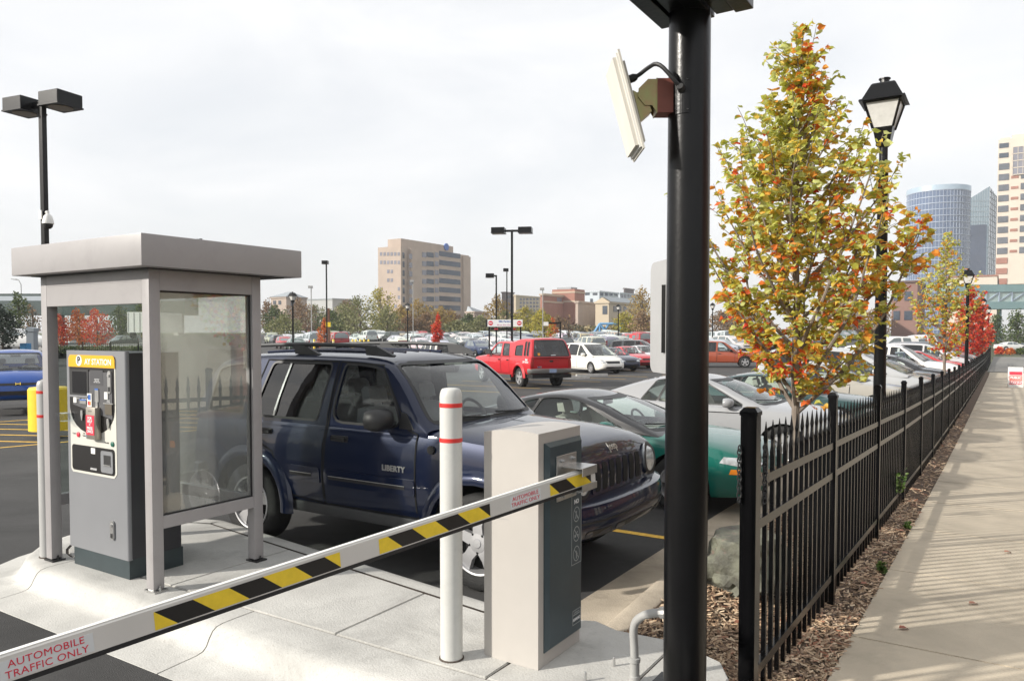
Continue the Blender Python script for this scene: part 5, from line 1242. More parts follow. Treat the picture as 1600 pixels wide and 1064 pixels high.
def stretch(base, sx=1, sz=1, sy=1):
    d = dict(base); d['st'] = [(a * sx, b, c * sz, t * sz, w * sy) for a, b, c, t, w in base['st']]; d['prof'] = [(a * sx, b * sz) for a, b in base['prof']]; d['wb'] *= sy; d['wr'] *= sy
    for k in ('fw', 'rw', 'wtop', 'rtop'): d[k] = base[k] * sx
    d['tub'] = (base['tub'][0] * sx, base['tub'][1] * sx); d['belt'] *= sz; d['fz'] = tuple(q * sz for q in base['fz']); d['rz'] = tuple(q * sz for q in base['rz'])
    d['wins'] = [(*(q * sx for q in w[:4]), *w[4:]) for w in base['wins']]
    d['doors'] = [dict(p=[(a * sx, b * sz) for a, b in q['p']], h=(q['h'][0] * sx, q['h'][1] * sz)) for q in base['doors']]
    d['patches'] = [(n, [((a * sx if ax == 'y' else a * sy), b * sz) for a, b in p], ax, *r) for n, p, ax, *r in base['patches']]
    d['mir'] = (base['mir'][0] * sx, base['mir'][1] * sz); d['seats'] = [(x * sx, y) for x, y in base['seats']]; return d
COUPE = dict(st=[(-2.18, .42, .66, .67, .55), (-2.16, .32, .80, .81, .68), (-2.08, .26, .88, .90, .76), (-1.85, .24, .91, .94, .82), (-1.3, .20, .895, .92, .86), (0, .17, .845, .85, .865), (.75, .17, .83, .85, .86), (.95, .17, .825, .88, .86), (1.4, .18, .80, .85, .85), (1.75, .19, .755, .80, .82), (2.0, .21, .68, .72, .75), (2.12, .24, .60, .63, .66), (2.19, .30, .52, .53, .54), (2.21, .36, .45, .45, .42)],
    tub=(-1.45, .80), belt=.835, wb=.78, wr=.50, prof=[(-2.0, .88), (-1.35, 1.06), (-.85, 1.21), (-.45, 1.275), (-.12, 1.27), (.14, 1.20), (1.08, .84)], wtop=.05, rtop=-.75, bowf=.16, fz=(.885, 1.195), rz=(.95, 1.19), rm=.10, R=.32, tw=.215, fw=1.33, rw=-1.20, rim=5, hpaint=True, crown=.03,
    wins=[(-1.02, -.78, -.72, -.58, 'c', dict(gap=.065)), (-.70, -.56, .72, .04, 'c', dict(gap=.065))],
    doors=[dict(p=[(-.62, .27), (.72, .25), (.80, .80), (-.72, .80)], h=(-.52, .72))], mir=(.50, .90), mirblack=False, seats=[(-.28, (-.34, .34))], beige=True, glass=glass('green_car_glass', (.82, .92, .89), ior=1.6),
    patches=[('headlight', [(.40, .565), (.60, .55), (.70, .58), (.71, .65), (.58, .675), (.44, .645)], 'x', 1, 'headlamp_lens', dict(mirror=True, rim=True)), ('turn_lamp', [(.48, .44), (.64, .45), (.62, .50), (.50, .49)], 'x', 1, 'amber_lens', dict(mirror=True)), ('turn_lamp', [(1.90, .48), (2.03, .48), (2.01, .535), (1.92, .535)], 'y', 1, 'amber_lens', {}), ('headlight', [(1.80, .60), (2.02, .565), (2.07, .61), (1.98, .66), (1.84, .665)], 'y', 1, 'headlamp_lens', dict(g=.04)), ('bumper_intake', rect(-.42, .42, .30, .385), 'x', 1, 'black_trim', {}), ('taillight', rect(.25, .66, .66, .79), 'x', -1, 'tail_lens', dict(mirror=True)), ('rear_panel', rect(-.24, .24, .66, .79), 'x', -1, 'tail_lens', {}), ('licence_plate', rect(-.16, .16, .48, .62), 'x', -1, 'licence_plate', dict(off=.01))])
COUPE2 = derive(COUPE, belt=.885, st=[(a, b, c + .05, t + .05, w * 1.01) for a, b, c, t, w in COUPE['st']], prof=[(-1.98, .93), (-1.40, 1.15), (-.85, 1.31), (-.40, 1.365), (-.05, 1.35), (.16, 1.28), (1.05, .89)], fz=(.935, 1.275), rz=(1.0, 1.275), mir=(.52, .955), rim=10, patches=[(n, [(a, b + .04) for a, b in p], *r) for n, p, *r in COUPE['patches']])
HATCH = dict(st=[(-1.86, .42, .72, .73, .62), (-1.84, .34, .86, .87, .72), (-1.78, .28, .95, .96, .79), (-1.3, .22, .96, .97, .83), (0, .19, .94, .95, .84), (.85, .19, .93, .95, .835), (1.05, .19, .93, 1.0, .83), (1.4, .20, .88, .95, .81), (1.65, .22, .80, .86, .76), (1.80, .26, .70, .74, .70), (1.88, .32, .60, .62, .62), (1.91, .38, .52, .52, .5)],
    tub=(-1.55, .95), belt=.94, wb=.775, wr=.60, prof=[(-1.80, .95), (-1.72, 1.2), (-1.5, 1.43), (-1.1, 1.50), (-.4, 1.525), (.05, 1.49), (.25, 1.41), (1.22, .93)], wtop=.16, rtop=-1.4, fz=(.985, 1.415), rz=(1.05, 1.38), R=.30, tw=.19, fw=1.22, rw=-1.23, rim='cap', hpaint=True,
    wins=[(-1.15, -1.05, -.34, -.30, 'c', dict(gap=.085)), (-.25, -.2, .80, .10, 'c', dict(gap=.085))], doors=[dict(p=[(-.92, .30), (-.30, .28), (-.28, .92), (-1.1, .92)], h=(-.95, .82)), dict(p=[(-.28, .28), (.80, .28), (.84, .92), (-.26, .92)], h=(-.1, .80))], mir=(.62, 1.03), mirblack=False, seats=[(-.15, (-.35, .35))],
    patches=[('headlight', [(.42, .66), (.66, .64), (.73, .78), (.52, .76)], 'x', 1, 'headlamp_lens', dict(mirror=True, rim=True)), ('grille', [(-.40, .62), (.40, .62), (.45, .68), (-.45, .68)], 'x', 1, 'black_trim', {}), ('bumper_intake', [(-.52, .36), (.52, .36), (.48, .48), (-.48, .48)], 'x', 1, 'black_trim', {}), ('taillight', rect(.62, .76, .75, .98), 'x', -1, 'tail_lens', dict(mirror=True))])
VAN = dict(st=[(-2.55, .46, .72, .73, .66), (-2.53, .36, .92, .93, .80), (-2.46, .30, 1.0, 1.02, .89), (-1.8, .24, 1.02, 1.03, .93), (0, .20, 1.0, 1.01, .945), (1.0, .20, .98, 1.0, .94), (1.35, .20, .97, 1.08, .93), (1.75, .21, .93, 1.0, .90), (2.1, .23, .84, .90, .85), (2.35, .27, .72, .76, .78), (2.48, .32, .62, .64, .68), (2.55, .40, .52, .52, .52)],
    tub=(-2.3, 1.15), belt=.99, wb=.89, wr=.68, prof=[(-2.48, 1.0), (-2.40, 1.35), (-2.2, 1.66), (-1.8, 1.735), (-.6, 1.76), (.15, 1.71), (.45, 1.60), (1.65, 1.0)], wtop=.30, rtop=-2.1, fz=(1.05, 1.625), rz=(1.1, 1.6), rt='t', R=.335, tw=.22, fw=1.50, rw=-1.60, rim=7, hpaint=True,
    wins=[(-2.25, -2.15, -1.35, -1.28, 't', dict(gap=.11)), (-1.2, -1.15, -.10, -.05, 't', dict(gap=.11)), (.02, .05, 1.15, .28, 'c', dict(gap=.11))], doors=[dict(p=[(-1.15, .34), (-.05, .30), (-.03, .97), (-1.2, .97)], h=(-.25, .85)), dict(p=[(.0, .30), (1.02, .30), (1.1, .97), (.02, .97)], h=(.15, .84))], mir=(.88, 1.08), mirs=1.2, mirblack=False, seats=[(.15, (-.42, .42)), (-.9, (-.42, .42))],
    patches=[('headlight', [(.50, .66), (.78, .62), (.82, .78), (.60, .80)], 'x', 1, 'headlamp_lens', dict(mirror=True, rim=True)), ('grille', [(-.42, .60), (.42, .60), (.48, .74), (-.48, .74)], 'x', 1, 'black_trim', {}), ('bumper_intake', rect(-.5, .5, .34, .43), 'x', 1, 'black_trim', {}), ('taillight', rect(.74, .86, .90, 1.28), 'x', -1, 'tail_lens', dict(mirror=True))])
SUV = dict(st=[(-2.42, .50, .70, .71, .70), (-2.40, .42, .80, .81, .82), (-2.35, .38, 1.02, 1.03, .87), (-2.0, .34, 1.06, 1.06, .90), (-1.4, .32, 1.06, 1.07, .91), (0, .31, 1.05, 1.05, .915), (.8, .31, 1.04, 1.05, .91), (1.0, .31, 1.04, 1.10, .905), (1.6, .32, 1.0, 1.06, .89), (2.0, .35, .95, 1.0, .86), (2.2, .38, .86, .90, .82), (2.28, .42, .74, .76, .76), (2.34, .46, .64, .64, .66)],
    tub=(-2.25, .88), belt=1.045, wb=.865, wr=.68, prof=[(-2.37, 1.05), (-2.30, 1.35), (-2.18, 1.66), (-2.0, 1.74), (-1.0, 1.78), (-.1, 1.77), (.15, 1.70), (.95, 1.06)], wtop=.08, rtop=-2.05, fz=(1.10, 1.665), rz=(1.13, 1.60), rt='t', R=.365, tw=.23, fw=1.42, rw=-1.42, ra=.44, rim=5, sharp=30,
    wins=[(-2.15, -2.10, -1.45, -1.40, 't', dict(gap=.10)), (-1.28, -1.22, -.48, -.42, 't', dict(gap=.10)), (-.35, -.3, .65, .04, 'c', dict(gap=.10))], doors=[dict(p=[(-1.0, .42), (-.42, .40), (-.40, 1.03), (-1.3, 1.03)], h=(-1.1, .93)), dict(p=[(-.39, .40), (.75, .40), (.78, 1.03), (-.37, 1.03)], h=(-.22, .92))], mir=(.52, 1.14), mirs=1.15, seats=[(-.2, (-.38, .38)), (-1.1, (-.4, .4))],
    patches=[('headlight', rect(.50, .80, .74, .87), 'x', 1, 'headlamp_lens', dict(mirror=True, rim=True)), ('grille', rect(-.44, .44, .70, .88), 'x', 1, 'black_trim', {}), ('bumper_intake', rect(-.55, .55, .46, .54), 'x', 1, 'black_trim', {}), ('taillight', rect(.76, .86, .86, 1.25), 'x', -1, 'tail_lens', dict(mirror=True))])
PICKUP = dict(st=[(-3.02, .62, 1.20, 1.21, .92), (-3.0, .58, 1.25, 1.25, .955), (-2.6, .55, 1.26, 1.26, .965), (-1.9, .50, 1.265, 1.265, .97), (-1.0, .46, 1.265, 1.265, .97), (0, .45, 1.26, 1.26, .97), (1.1, .45, 1.25, 1.26, .965), (1.3, .45, 1.25, 1.32, .96), (2.2, .46, 1.20, 1.28, .95), (2.8, .48, 1.14, 1.2, .92), (2.95, .52, 1.0, 1.05, .89), (3.02, .56, .80, .82, .84)],
    tub=(-2.9, 1.2), belt=1.255, wb=.93, wr=.74, prof=[(-3.06, 1.26), (-2.98, 1.6), (-2.82, 1.99), (-2.65, 2.06), (-1.75, 2.05), (-1.35, 1.98), (-1.0, 1.90), (-.2, 1.935), (.4, 1.92), (.62, 1.84), (1.45, 1.27)], wtop=.50, rtop=-2.75, fz=(1.32, 1.82), rz=(1.31, 1.96), rt='t', rm=.10, R=.40, tw=.27, fw=2.05, rw=-1.95, ra=.50, az=1.02, rim=5, sharp=28,
    wins=[(-2.80, -2.70, -2.62, -2.53, 't', dict(gap=.16, lift=.06)), (-2.54, -2.45, -2.36, -2.27, 't', dict(gap=.16, lift=.06)), (-2.20, -2.12, -1.50, -1.46, 't', dict(gap=.30, lift=.06)), (-.95, -.82, -.28, -.22, 't', dict(gap=.12)), (-.10, -.06, 1.12, .48, 'c', dict(gap=.12))],
    doors=[dict(p=[(-1.02, .56), (-.20, .52), (-.18, 1.24), (-1.02, 1.24)], h=(-.85, 1.10)), dict(p=[(-.15, .52), (1.1, .52), (1.12, 1.24), (-.13, 1.24)], h=(.02, 1.10))], mir=(1.0, 1.42), mirs=1.7, seats=[(.2, (-.42, .42)), (-.7, (-.42, .42))],
    patches=[('headlight', rect(.62, .86, .84, 1.06), 'x', 1, 'headlamp_lens', dict(mirror=True)), ('grille', rect(-.55, .55, .80, 1.08), 'x', 1, 'chrome', {}), ('taillight', rect(.80, .945, .83, 1.17), 'x', -1, 'tail_lens', dict(mirror=True, off=.01)), ('tailgate', rect(-.78, .78, .66, 1.22), 'x', -1, 'paint', dict(off=.012)), ('tailgate_latch', chaikin(rect(-.09, .09, 1.06, 1.14), 2, True), 'x', -1, 'black_trim', dict(off=.016)), ('badge', chaikin(rect(.50, .62, .84, .90), 2, True), 'x', -1, 'blue_ink', dict(off=.016)), ('sticker', rect(.54, .64, 1.34, 1.44), 'x', -1, 'orange_ink', dict(cab=True, off=.004, th=.002)), ('sticker', rect(-.16, .06, 1.335, 1.365), 'x', -1, 'white_ink', dict(cab=True, off=.004, th=.002))])
# ---- hero: dark blue four-door off-roader
jeep, jB, jC, jA = build_vehicle(JEEP, 'parked_suv')
tag(jeep, 'dark navy four-door off-roader with roof rails parked beside the shelter', 'car')
jeep.location = (-4.71, 5.70, .0); set_color(jeep, (.0014, .0068, .031))
# front bumper wrapped round the nose
def bumper_mesh(nose, hw, back, secs, k=17):
    V = []; n = len(secs); cur = []
    for i in range(k):
        u = -1 + 2 * i / (k - 1); y = u * hw; cur.append((nose - .16 * abs(u) ** 3.2, y, Vector((1, .35 * u * abs(u) ** 2, 0)).normalized()))
    cur = [(back, -hw - .012, Vector((.05, -1, 0)).normalized()), (nose - .26, -hw - .012, Vector((.35, -1, 0)).normalized())] + cur + [(nose - .26, hw + .012, Vector((.35, 1, 0)).normalized()), (back, hw + .012, Vector((.05, 1, 0)).normalized())]
    for x, y, nn in cur: V += [(x + nn.x * d, y + nn.y * d, z) for d, z in secs]
    F = [(i * n + j, (i + 1) * n + j, (i + 1) * n + (j + 1) % n, i * n + (j + 1) % n) for i in range(len(cur) - 1) for j in range(n)]
    return MB().add(V, F + [tuple(range(n)), tuple((len(cur) - 1) * n + j for j in reversed(range(n)))])
bsec = [(-.20, .74), (.0, .745), (.045, .725), (.06, .67), (.065, .58), (.04, .50), (-.03, .455), (-.20, .45)]
bp = bumper_mesh(2.20, .885, 1.86, bsec).build('front_bumper', M_PAINT_MET, jeep, smooth=True, angle=50)
bvb = bvh_of([v.co[:] for v in bp.data.vertices], [p.vertices[:] for p in bp.data.polygons])
for a in ((-.72, -.42), (-.36, .36), (.42, .72)): patch(bvb, fillet(rect(a[0], a[1], .485, .545), .03), 'x', 1, .004, .02, .1).build('bumper_intake', M_TRIM, bp)
patch(bvb, rect(-.78, .78, .60, .615), 'x', 1, .003, .01, .1).build('bumper_groove', M_TRIM, bp)
bp.color = (.0014, .0068, .031, 1)
bumper_rear = bumper_mesh(2.30, .885, 2.05, [(-.15, .70), (.0, .71), (.05, .69), (.06, .60), (.03, .50), (-.15, .48)]); bumper_rear.v = [(-x, y, z) for x, y, z in bumper_rear.v]
br_ = bumper_rear.build('rear_bumper', M_PAINT_MET, jeep, smooth=True, angle=50); br_.color = (.0014, .0068, .031, 1)
# grille with seven slots, round lamps
gr = patch(jB, fillet(rect(-.47, .47, .755, 1.005), .05), 'x', 1, .010, .03, .06).build('grille', M_PAINT_MET, jeep, smooth=True, angle=30); gr.color = (.0014, .0068, .031, 1)
for i in range(7):
    y = -.378 + .126 * i; s = patch(jB, fillet(rect(y - .042, y + .042, .775, .99), .03), 'x', 1, .0135, .01, .05).build('grille_slot', M_WELL, gr)
for sg in (-1, 1):
    c = [(sg * .635 + .115 * math.cos(2 * math.pi * i / 24), .90 + .125 * math.sin(2 * math.pi * i / 24)) for i in range(24)]
    o = patch(jB, c, 'x', 1, .022, .04, .06).build('headlight', M_LENS, jeep, smooth=True, angle=30); strip(jB, c, 'x', 1, .03, .026, True, .02).build('lamp_bezel', M_TRIM, o, fix=False)
    patch(jB, fillet([(1.86, .80), (1.98, .79), (1.98, .86), (1.88, .87)], .02), 'y', sg, .006, .01, .05).build('marker_lamp', M_AMBER, jeep)
    # wheel-arch flares and sill
    wmx = .90
    for xw in (1.32, -1.33):
        f = MB(); V = []; n = 15
        for i in range(n):
            a = math.pi * (-.02 + 1.04 * i / (n - 1)); ca, sa = math.cos(a), math.sin(a)
            for r_, y_ in ((.462, wmx - .03), (.462, wmx + .035), (.485, wmx + .042), (.545, wmx + .03), (.575, wmx - .02)): V.append((xw + r_ * math.copysign(abs(ca) ** .82, ca), sg * y_, .378 + r_ * .98 * max(-.1, sa) ** 1.0 if sa > 0 else .378 + r_ * sa))
        f.add(V, [(i * 5 + j, i * 5 + j + 1, (i + 1) * 5 + j + 1, (i + 1) * 5 + j) for i in range(n - 1) for j in range(4)])
        fo_ = f.build('wheel_arch', M_PAINT_MET, jeep, smooth=True, angle=50, fix=True); fo_.color = (.0014, .0068, .031, 1)
    for (a, b) in ((-.83, -.39), (-.335, .70)):
        m_ = patch(jB, fillet(rect(a, b, .665, .80), .02), 'y', sg, .014, .03, .12).build('side_moulding', M_PAINT_MET, jeep, smooth=True, angle=25); m_.color = (.0014, .0068, .031, 1)
        strip(jB, [(a + .06, .725), (b - .10, .725)], 'y', sg, .026, .0165).build('moulding_groove', M_TRIM, m_, fix=False); strip(jB, [(a + .06, .742), (b - .10, .742)], 'y', sg, .006, .0175).build('moulding_highlight', M_STEEL, m_, fix=False)
    si = MB().box(-.86, .82, sg * .80 - .06, sg * .80 + .06, .37, .47, bev=.02).build('sill', M_GREYTRIM, jeep, smooth=True)
    # roof rail
    rp = [(-1.92, sg * .605, 1.80), (-1.78, sg * .605, 1.868), (-1.0, sg * .605, 1.892), (-.2, sg * .605, 1.886), (.02, sg * .605, 1.868)]
    rl = MB().tube(chaikin(rp, 2), .019, 8).build('roof_rail', M_GREYTRIM, jeep, smooth=True)
    for xa, d in ((.02, 1), (-1.80, -1), (-.9, 1)):
        ft = MB().prism([(xa - .12 * d, 1.885), (xa + .02 * d, 1.88), (xa + .22 * d, 1.80), (xa + .20 * d, 1.785), (xa - .10 * d, 1.80)], sg * .585, sg * .625, axis='y').build('rail_foot', M_GREYTRIM, rl)
    for k in range(1): patch(jC, [(.50, 1.205), (.66, 1.205), (.56, 1.33), (.50, 1.34)], 'y', sg, .006, .01, .1).build('mirror_sail', M_TRIM, jeep)
    strip(jC, [(-1.06, 1.21), (-.95, 1.73)], 'y', sg, .022, .002).build('window_divider', M_STEEL if sg < 0 else M_TRIM, jeep, fix=False)
    MB().lathe([(.035, -.01), (.035, .012), (.0, .016)], (.86, sg * .885, 1.06), 14, axis='y').build('side_repeater', M_TRIM, jeep)
for k in range(5):
    zr = -.36 + .18 * k
    t_ = [(x, zr, prof_z(JEEP, x) + .002) for x in np.linspace(-1.7, .0, 8)]
    rb_ = MB().tube([(x, y, z - .006) for x, y, z in t_], .013, 6).build('roof_rib', M_PAINT_MET, jeep, smooth=True); rb_.color = (.0014, .0068, .031, 1)
ty_ = cast(jB, .47, .845, 'y', -1)[0].y
text('name_lettering', 'LIBERTY', .066, ((.475, ty_ - .006, .875), (1, 0, 0), (0, 0, 1)), M_STEEL, jeep, bold=.03, ext=.003, spacing=1.05)
hx = cast(jA, -.32, 1.055, 'x', 1)[0]
h2 = cast(jA, 0, 1.075, 'x', 1)[0]
text('name_lettering', 'Jeep', .095, ((h2.x + .006, -.02, 1.082), (0, 1, 0), (-.75, 0, 1)), M_STEEL, jeep, bold=.008, ext=.002)
MB().box(-.55, .55, -.05, .05, .30, .42).build('transmission', M_WELL, jeep)
MB().box(-1.9, 1.9, -.55, .55, .40, .46).build('underbody', M_WELL, jeep)

# ---- prototypes and parked rows
PROTO = {}
def vehicle(kind, spec, nm, x, y, rz, col, label, cat='car', group=None, roof=None, z=None):
    key = (kind,)
    if key not in PROTO: PROTO[key] = build_vehicle(spec, nm)[0]; r = PROTO[key]
    else: r = copy_tree(PROTO[key]); 
    for k in ('label', 'category', 'group'):
        if k in r: del r[k]
    tag(r, label, cat, group); r.location = (x, y, lot_z(x, y) if z is None else z); 
    # follow the slope of the lot
    r.rotation_euler = (0, 0, rz); set_color(r, col, roof); return r
GR = 'cars parked nose-in along the fence'
vehicle('coupe', COUPE, 'parked_coupe', ROWX[1] + .10, ROWY[1], 0, (.002, .115, .088), 'emerald green low coupe with black roof parked next to the navy off-roader', group=GR, roof=(.012, .012, .013))
vehicle('coupe2', COUPE2, 'parked_coupe', ROWX[2], ROWY[2], 0, (.30, .305, .315), 'silver two-door coupe parked behind the emerald coupe', group=GR)
vehicle('coupe', COUPE, 'parked_coupe', ROWX[3], ROWY[3], 0, (.008, .042, .042), 'dark bottle green car behind the silver coupe, half hidden by the tall tree', group=GR)
vehicle('sedan', SEDAN, 'parked_sedan', ROWX[4], ROWY[4], 0, (.34, .32, .28), 'champagne sedan behind the bottle green car, at the tall tree', group=GR)
vehicle('van', VAN, 'parked_minivan', ROWX[5], ROWY[5], 0, (.40, .41, .42), 'pale silver minivan with amber lamp beside the near lantern post', group=GR)
vehicle('sedan', SEDAN, 'parked_sedan', ROWX[6], ROWY[6], 0, (.085, .083, .085), 'charcoal grey sedan seen right of the near lantern post', group=GR)
vehicle('sedan', SEDAN, 'parked_sedan', ROWX[7], ROWY[7], 0, (.018, .02, .024), 'black sedan between the charcoal sedan and the white off-roader', group=GR)
vehicle('suv', SUV, 'parked_suv', ROWX[8], ROWY[8], 0, (.74, .73, .70), 'white off-roader in the fence row behind the black sedan', group=GR)
cols_row = [((.02, .03, .07), 'navy', 'sedan'), ((.5, .03, .03), 'red', 'sedan'), ((.5, .5, .51), 'silver', 'van'), ((.07, .07, .075), 'dark grey', 'suv'), ((.7, .7, .68), 'white', 'sedan'), ((.35, .36, .38), 'grey', 'sedan')]
for i, (c, nm, kd) in enumerate(cols_row):
    sp_, n_ = {'sedan': (SEDAN, 'parked_sedan'), 'van': (VAN, 'parked_minivan'), 'suv': (SUV, 'parked_suv')}[kd]
    vehicle(kd, sp_, n_, ROWX[9 + i], ROWY[9 + i], 0, c, f'{nm} {n_[7:]} far along the fence row, past the white off-roader' if i == 0 else f'{nm} {n_[7:]} far along the fence row behind the thin golden tree', group=GR)
# angled bays across the aisle
AH = math.atan2(-.53, .85)
tp = P(862, 31.3, 0); hd = Vector((-.85, .53, 0))
truck = vehicle('pickup', PICKUP, 'pickup_truck', tp.x + hd.x * 3.05, tp.y + hd.y * 3.05, math.atan2(.53, -.85), (.50, .012, .020), 'red crew-cab pickup truck with matching topper, tail towards us', 'pickup', z=-.26)
tb = bumper_mesh(3.10, .94, 2.85, [(-.12, .80), (.0, .81), (.06, .79), (.07, .66), (.03, .60), (-.12, .58)]); tb.v = [(-x, y, z) for x, y, z in tb.v]
tbo = tb.build('rear_bumper', mat('grey_chrome', (.32, .31, .30), .3, metal=.7), truck, smooth=True, angle=50)
MB().box(-3.185, -3.178, -.16, .16, .64, .80).build('licence_plate', M_PLATE, truck)
MB().box(-3.10, -2.6, -.9, .9, .42, .58).bar((-3.3, 0, .50), (-2.8, 0, .50), .07, .07).build('hitch', M_WELL, truck)
text('name_lettering', 'OFF ROAD', .11, ((-2.62, 0.985, 1.06), (-1, 0, 0), (0, 0, 1)), M_INK_W, truck, bold=.02)
text('name_lettering', '4x4', .13, ((-2.70, 0.982, 1.16), (-1, 0, 0), (0, 0, 1)), M_INK_W, truck, bold=.03)
text('badge_lettering', 'F-250', .09, ((-3.045, .55, .87), (0, -1, 0), (0, 0, 1)), M_STEEL, truck, bold=.02)
for sg in (-1, 1):
    f = MB(); V = []; n = 13
    for i in range(n):
        a = math.pi * i / (n - 1)
        for r_, y_ in ((.50, .955), (.50, 1.02), (.54, 1.03), (.62, .965)): V.append((-1.95 + r_ * math.cos(a), sg * y_, .41 + r_ * math.sin(a)))
    f.add(V, [(i * 4 + j, i * 4 + j + 1, (i + 1) * 4 + j + 1, (i + 1) * 4 + j) for i in range(n - 1) for j in range(3)]); o_ = f.build('wheel_arch', M_PAINT, truck, smooth=True); o_.color = (.50, .012, .020, 1)
h2_ = Vector((.85, -.53, 0))
def nose_at(px, depth, Lh): p = P(px, depth, 0) - h2_ * Lh; return p.x, p.y
GA = 'cars parked in the angled bays'
x, y = nose_at(960, 43, 2.55); vehicle('van', VAN, 'parked_minivan', x, y, AH, (.76, .75, .70), 'white minivan in the angled bay right behind the red pickup', group=GA)
x, y = nose_at(987, 46, 2.35); vehicle('sedan', SEDAN, 'parked_sedan', x, y, AH, (.018, .025, .055), 'navy sedan parked next to the white minivan', group=GA)
x, y = nose_at(1012, 49.5, 2.35); vehicle('sedan', SEDAN, 'parked_sedan', x, y, AH, (.55, .02, .03), 'red sedan beside the navy sedan in the angled bays', group=GA)
x, y = nose_at(1034, 53, 2.35); vehicle('sedan', SEDAN, 'parked_sedan', x, y, AH, (.58, .58, .60), 'silver sedan beside the red sedan in the angled bays', group=GA)
q = P(1003, 59, 0); vehicle('suv', SUV, 'parked_suv', q.x, q.y, R(12), (.05, .055, .06), 'dark grey wagon standing side-on behind the silver sedan')
q = P(1128, 52, 0); vehicle('suv', SUV, 'parked_suv', q.x, q.y, R(22), (.34, .075, .035), 'orange off-roader seen side-on just right of the black pole')
q = P(680, 47, 0); vehicle('suv', SUV, 'parked_suv', q.x, q.y, AH + math.pi, (.74, .72, .66), 'white off-roader left of the red pickup, tail towards us', z=-.33)
q = P(24, 21.4, 0); vehicle('hatch', HATCH, 'parked_hatchback', q.x, q.y, math.atan2(-q.y, -q.x) + .02, (.005, .065, .32), 'bright blue hatchback facing us at the left edge', z=.02)
hb_ = [o for o in SC.objects if o.get('label', '').startswith('bright blue')][0]
MB().bar((1.905, -.05, .63), (1.905, -.05, .70), .02, .02).bar((1.905, .05, .63), (1.905, .05, .70), .02, .02).bar((1.905, -.05, .665), (1.905, .05, .665), .02, .02).build('emblem', M_CHROME, hb_)

# ---- simpler whole-mesh cars for the distant rows
def far_mesh(sp, nm):
    V, F, MI = loft_body(sp, 16); CV, CF, ck, cn = loft_cab(sp); bC = bvh_of(CV, CF); bB = bvh_of(V, F); mb = MB(); mb.add(V, F); mb.add(CV, CF)
    def put(p, mi): 
        if p.v: mb.add(p.v, p.f, mi)
    for w in sp['wins']:
        pl_ = win_poly(sp, *w[:4], **(w[5] if len(w) > 5 else {}))
        for sg in (-1, 1): put(patch(bC, pl_, 'y', sg, .012, .03, .6), 1)
    put(patch(bC, glass_poly(sp, *sp['fz'], .075), 'x', 1, .012, .03, .35), 1); put(patch(bC, glass_poly(sp, *sp['rz'], .10), 'x', -1, .012, .03, .35), 1)
    wmax = max(s[4] for s in sp['st'])
    for xw in (sp['fw'], sp['rw']):
        for sg in (-1, 1):
            yy = sg * (wmax - .09); mb.lathe([(0, -.115), (sp['R'] * .95, -.115), (sp['R'], -.08), (sp['R'], .08), (sp['R'] * .95, .115), (0, .115)], (xw, yy, sp['R']), 14, 2, axis='y'); mb.lathe([(sp['R'] * .62, -.118), (sp['R'] * .6, .118)], (xw, yy, sp['R']), 10, 3, axis='y')
            mb.lathe([(sp['R'] * 1.2, -.10), (sp['R'] * 1.2, .0935)], (xw, yy, sp['R'] * 1.02), 14, 5, axis='y')
    for n_, pl_, ax_, sg_, m_, *r_ in sp['patches']:
        kw = r_[0] if r_ else {}; mi = {'headlamp_lens': 3, 'tail_lens': 4, 'black_trim': 5, 'amber_lens': 4}.get(m_)
        if mi is None or ax_ != 'x': continue
        for s in ((1, -1) if kw.get('mirror') else (1,)): put(patch(bB, [(a * s, b) for a, b in pl_], 'x', sg_, .012, .02, .3), mi)
    return mb.mesh(nm, [M_PAINT, M_FARG, M_RUB, M_LENS, M_TAIL, M_TRIM], smooth=True, angle=40)
FAR = [('parked_sedan', far_mesh(SEDAN, 'parked_sedan'), 'sedan', .42), ('parked_suv', far_mesh(SUV, 'parked_suv'), 'off-roader', .20), ('parked_minivan', far_mesh(VAN, 'parked_minivan'), 'minivan', .17), ('parked_hatchback', far_mesh(HATCH, 'parked_hatchback'), 'hatchback', .12), ('pickup_truck', far_mesh(PICKUP, 'pickup_truck'), 'pickup', .04), ('parked_coupe', far_mesh(COUPE2, 'parked_coupe'), 'coupe', .05)]
FCOL = [((.56, .57, .58), 'silver', .25), ((.74, .73, .71), 'white', .20), ((.22, .23, .24), 'grey', .14), ((.018, .019, .021), 'black', .12), ((.02, .035, .09), 'dark blue', .09), ((.45, .02, .025), 'red', .10), ((.42, .37, .28), 'tan', .06), ((.02, .06, .04), 'dark green', .04)]
def pick(lst, u, k):
    for it in lst:
        u -= it[k]
        if u <= 0: return it
    return lst[-1]
LANDMARKS = [(430, 'by the shelter edge'), (458, 'at the left lantern'), (487, 'left of the rusty tree'), (511, 'at the slim dark pole'), (540, 'left of the willow'), (563, 'below the big willow'), (592, 'right of the willow'), (615, 'below the tower corner'), (637, 'at the lantern before the tower'), (660, 'left of the red tree'), (683, 'at the small red tree'), (705, 'right of the red tree'), (730, 'below the grey-roofed hall'), (762, 'under the exit board, left end'), (789, 'under the exit board middle'), (816, 'under the exit board, right end'), (846, 'left of the camera gantry'), (866, 'below the camera gantry'), (889, 'at the leafless tree'), (912, 'below the tan wall block'), (935, 'at the blue truss'), (952, 'left of the right lantern'), (966, 'at the right lantern'), (985, 'right of that lantern'), (1003, 'below the golden tree'), (1028, 'beside the sign plate'), (1113, 'just right of the black pole'), (1150, 'left of the pear trunk'), (1200, 'behind the left of the pear tree'), (1243, 'behind the pear trunk'), (1290, 'behind the right of the pear tree'), (1340, 'left of the near lantern post'), (1400, 'right of the near lantern post')]
crng = random.Random(42); nfar = 0; cand = []
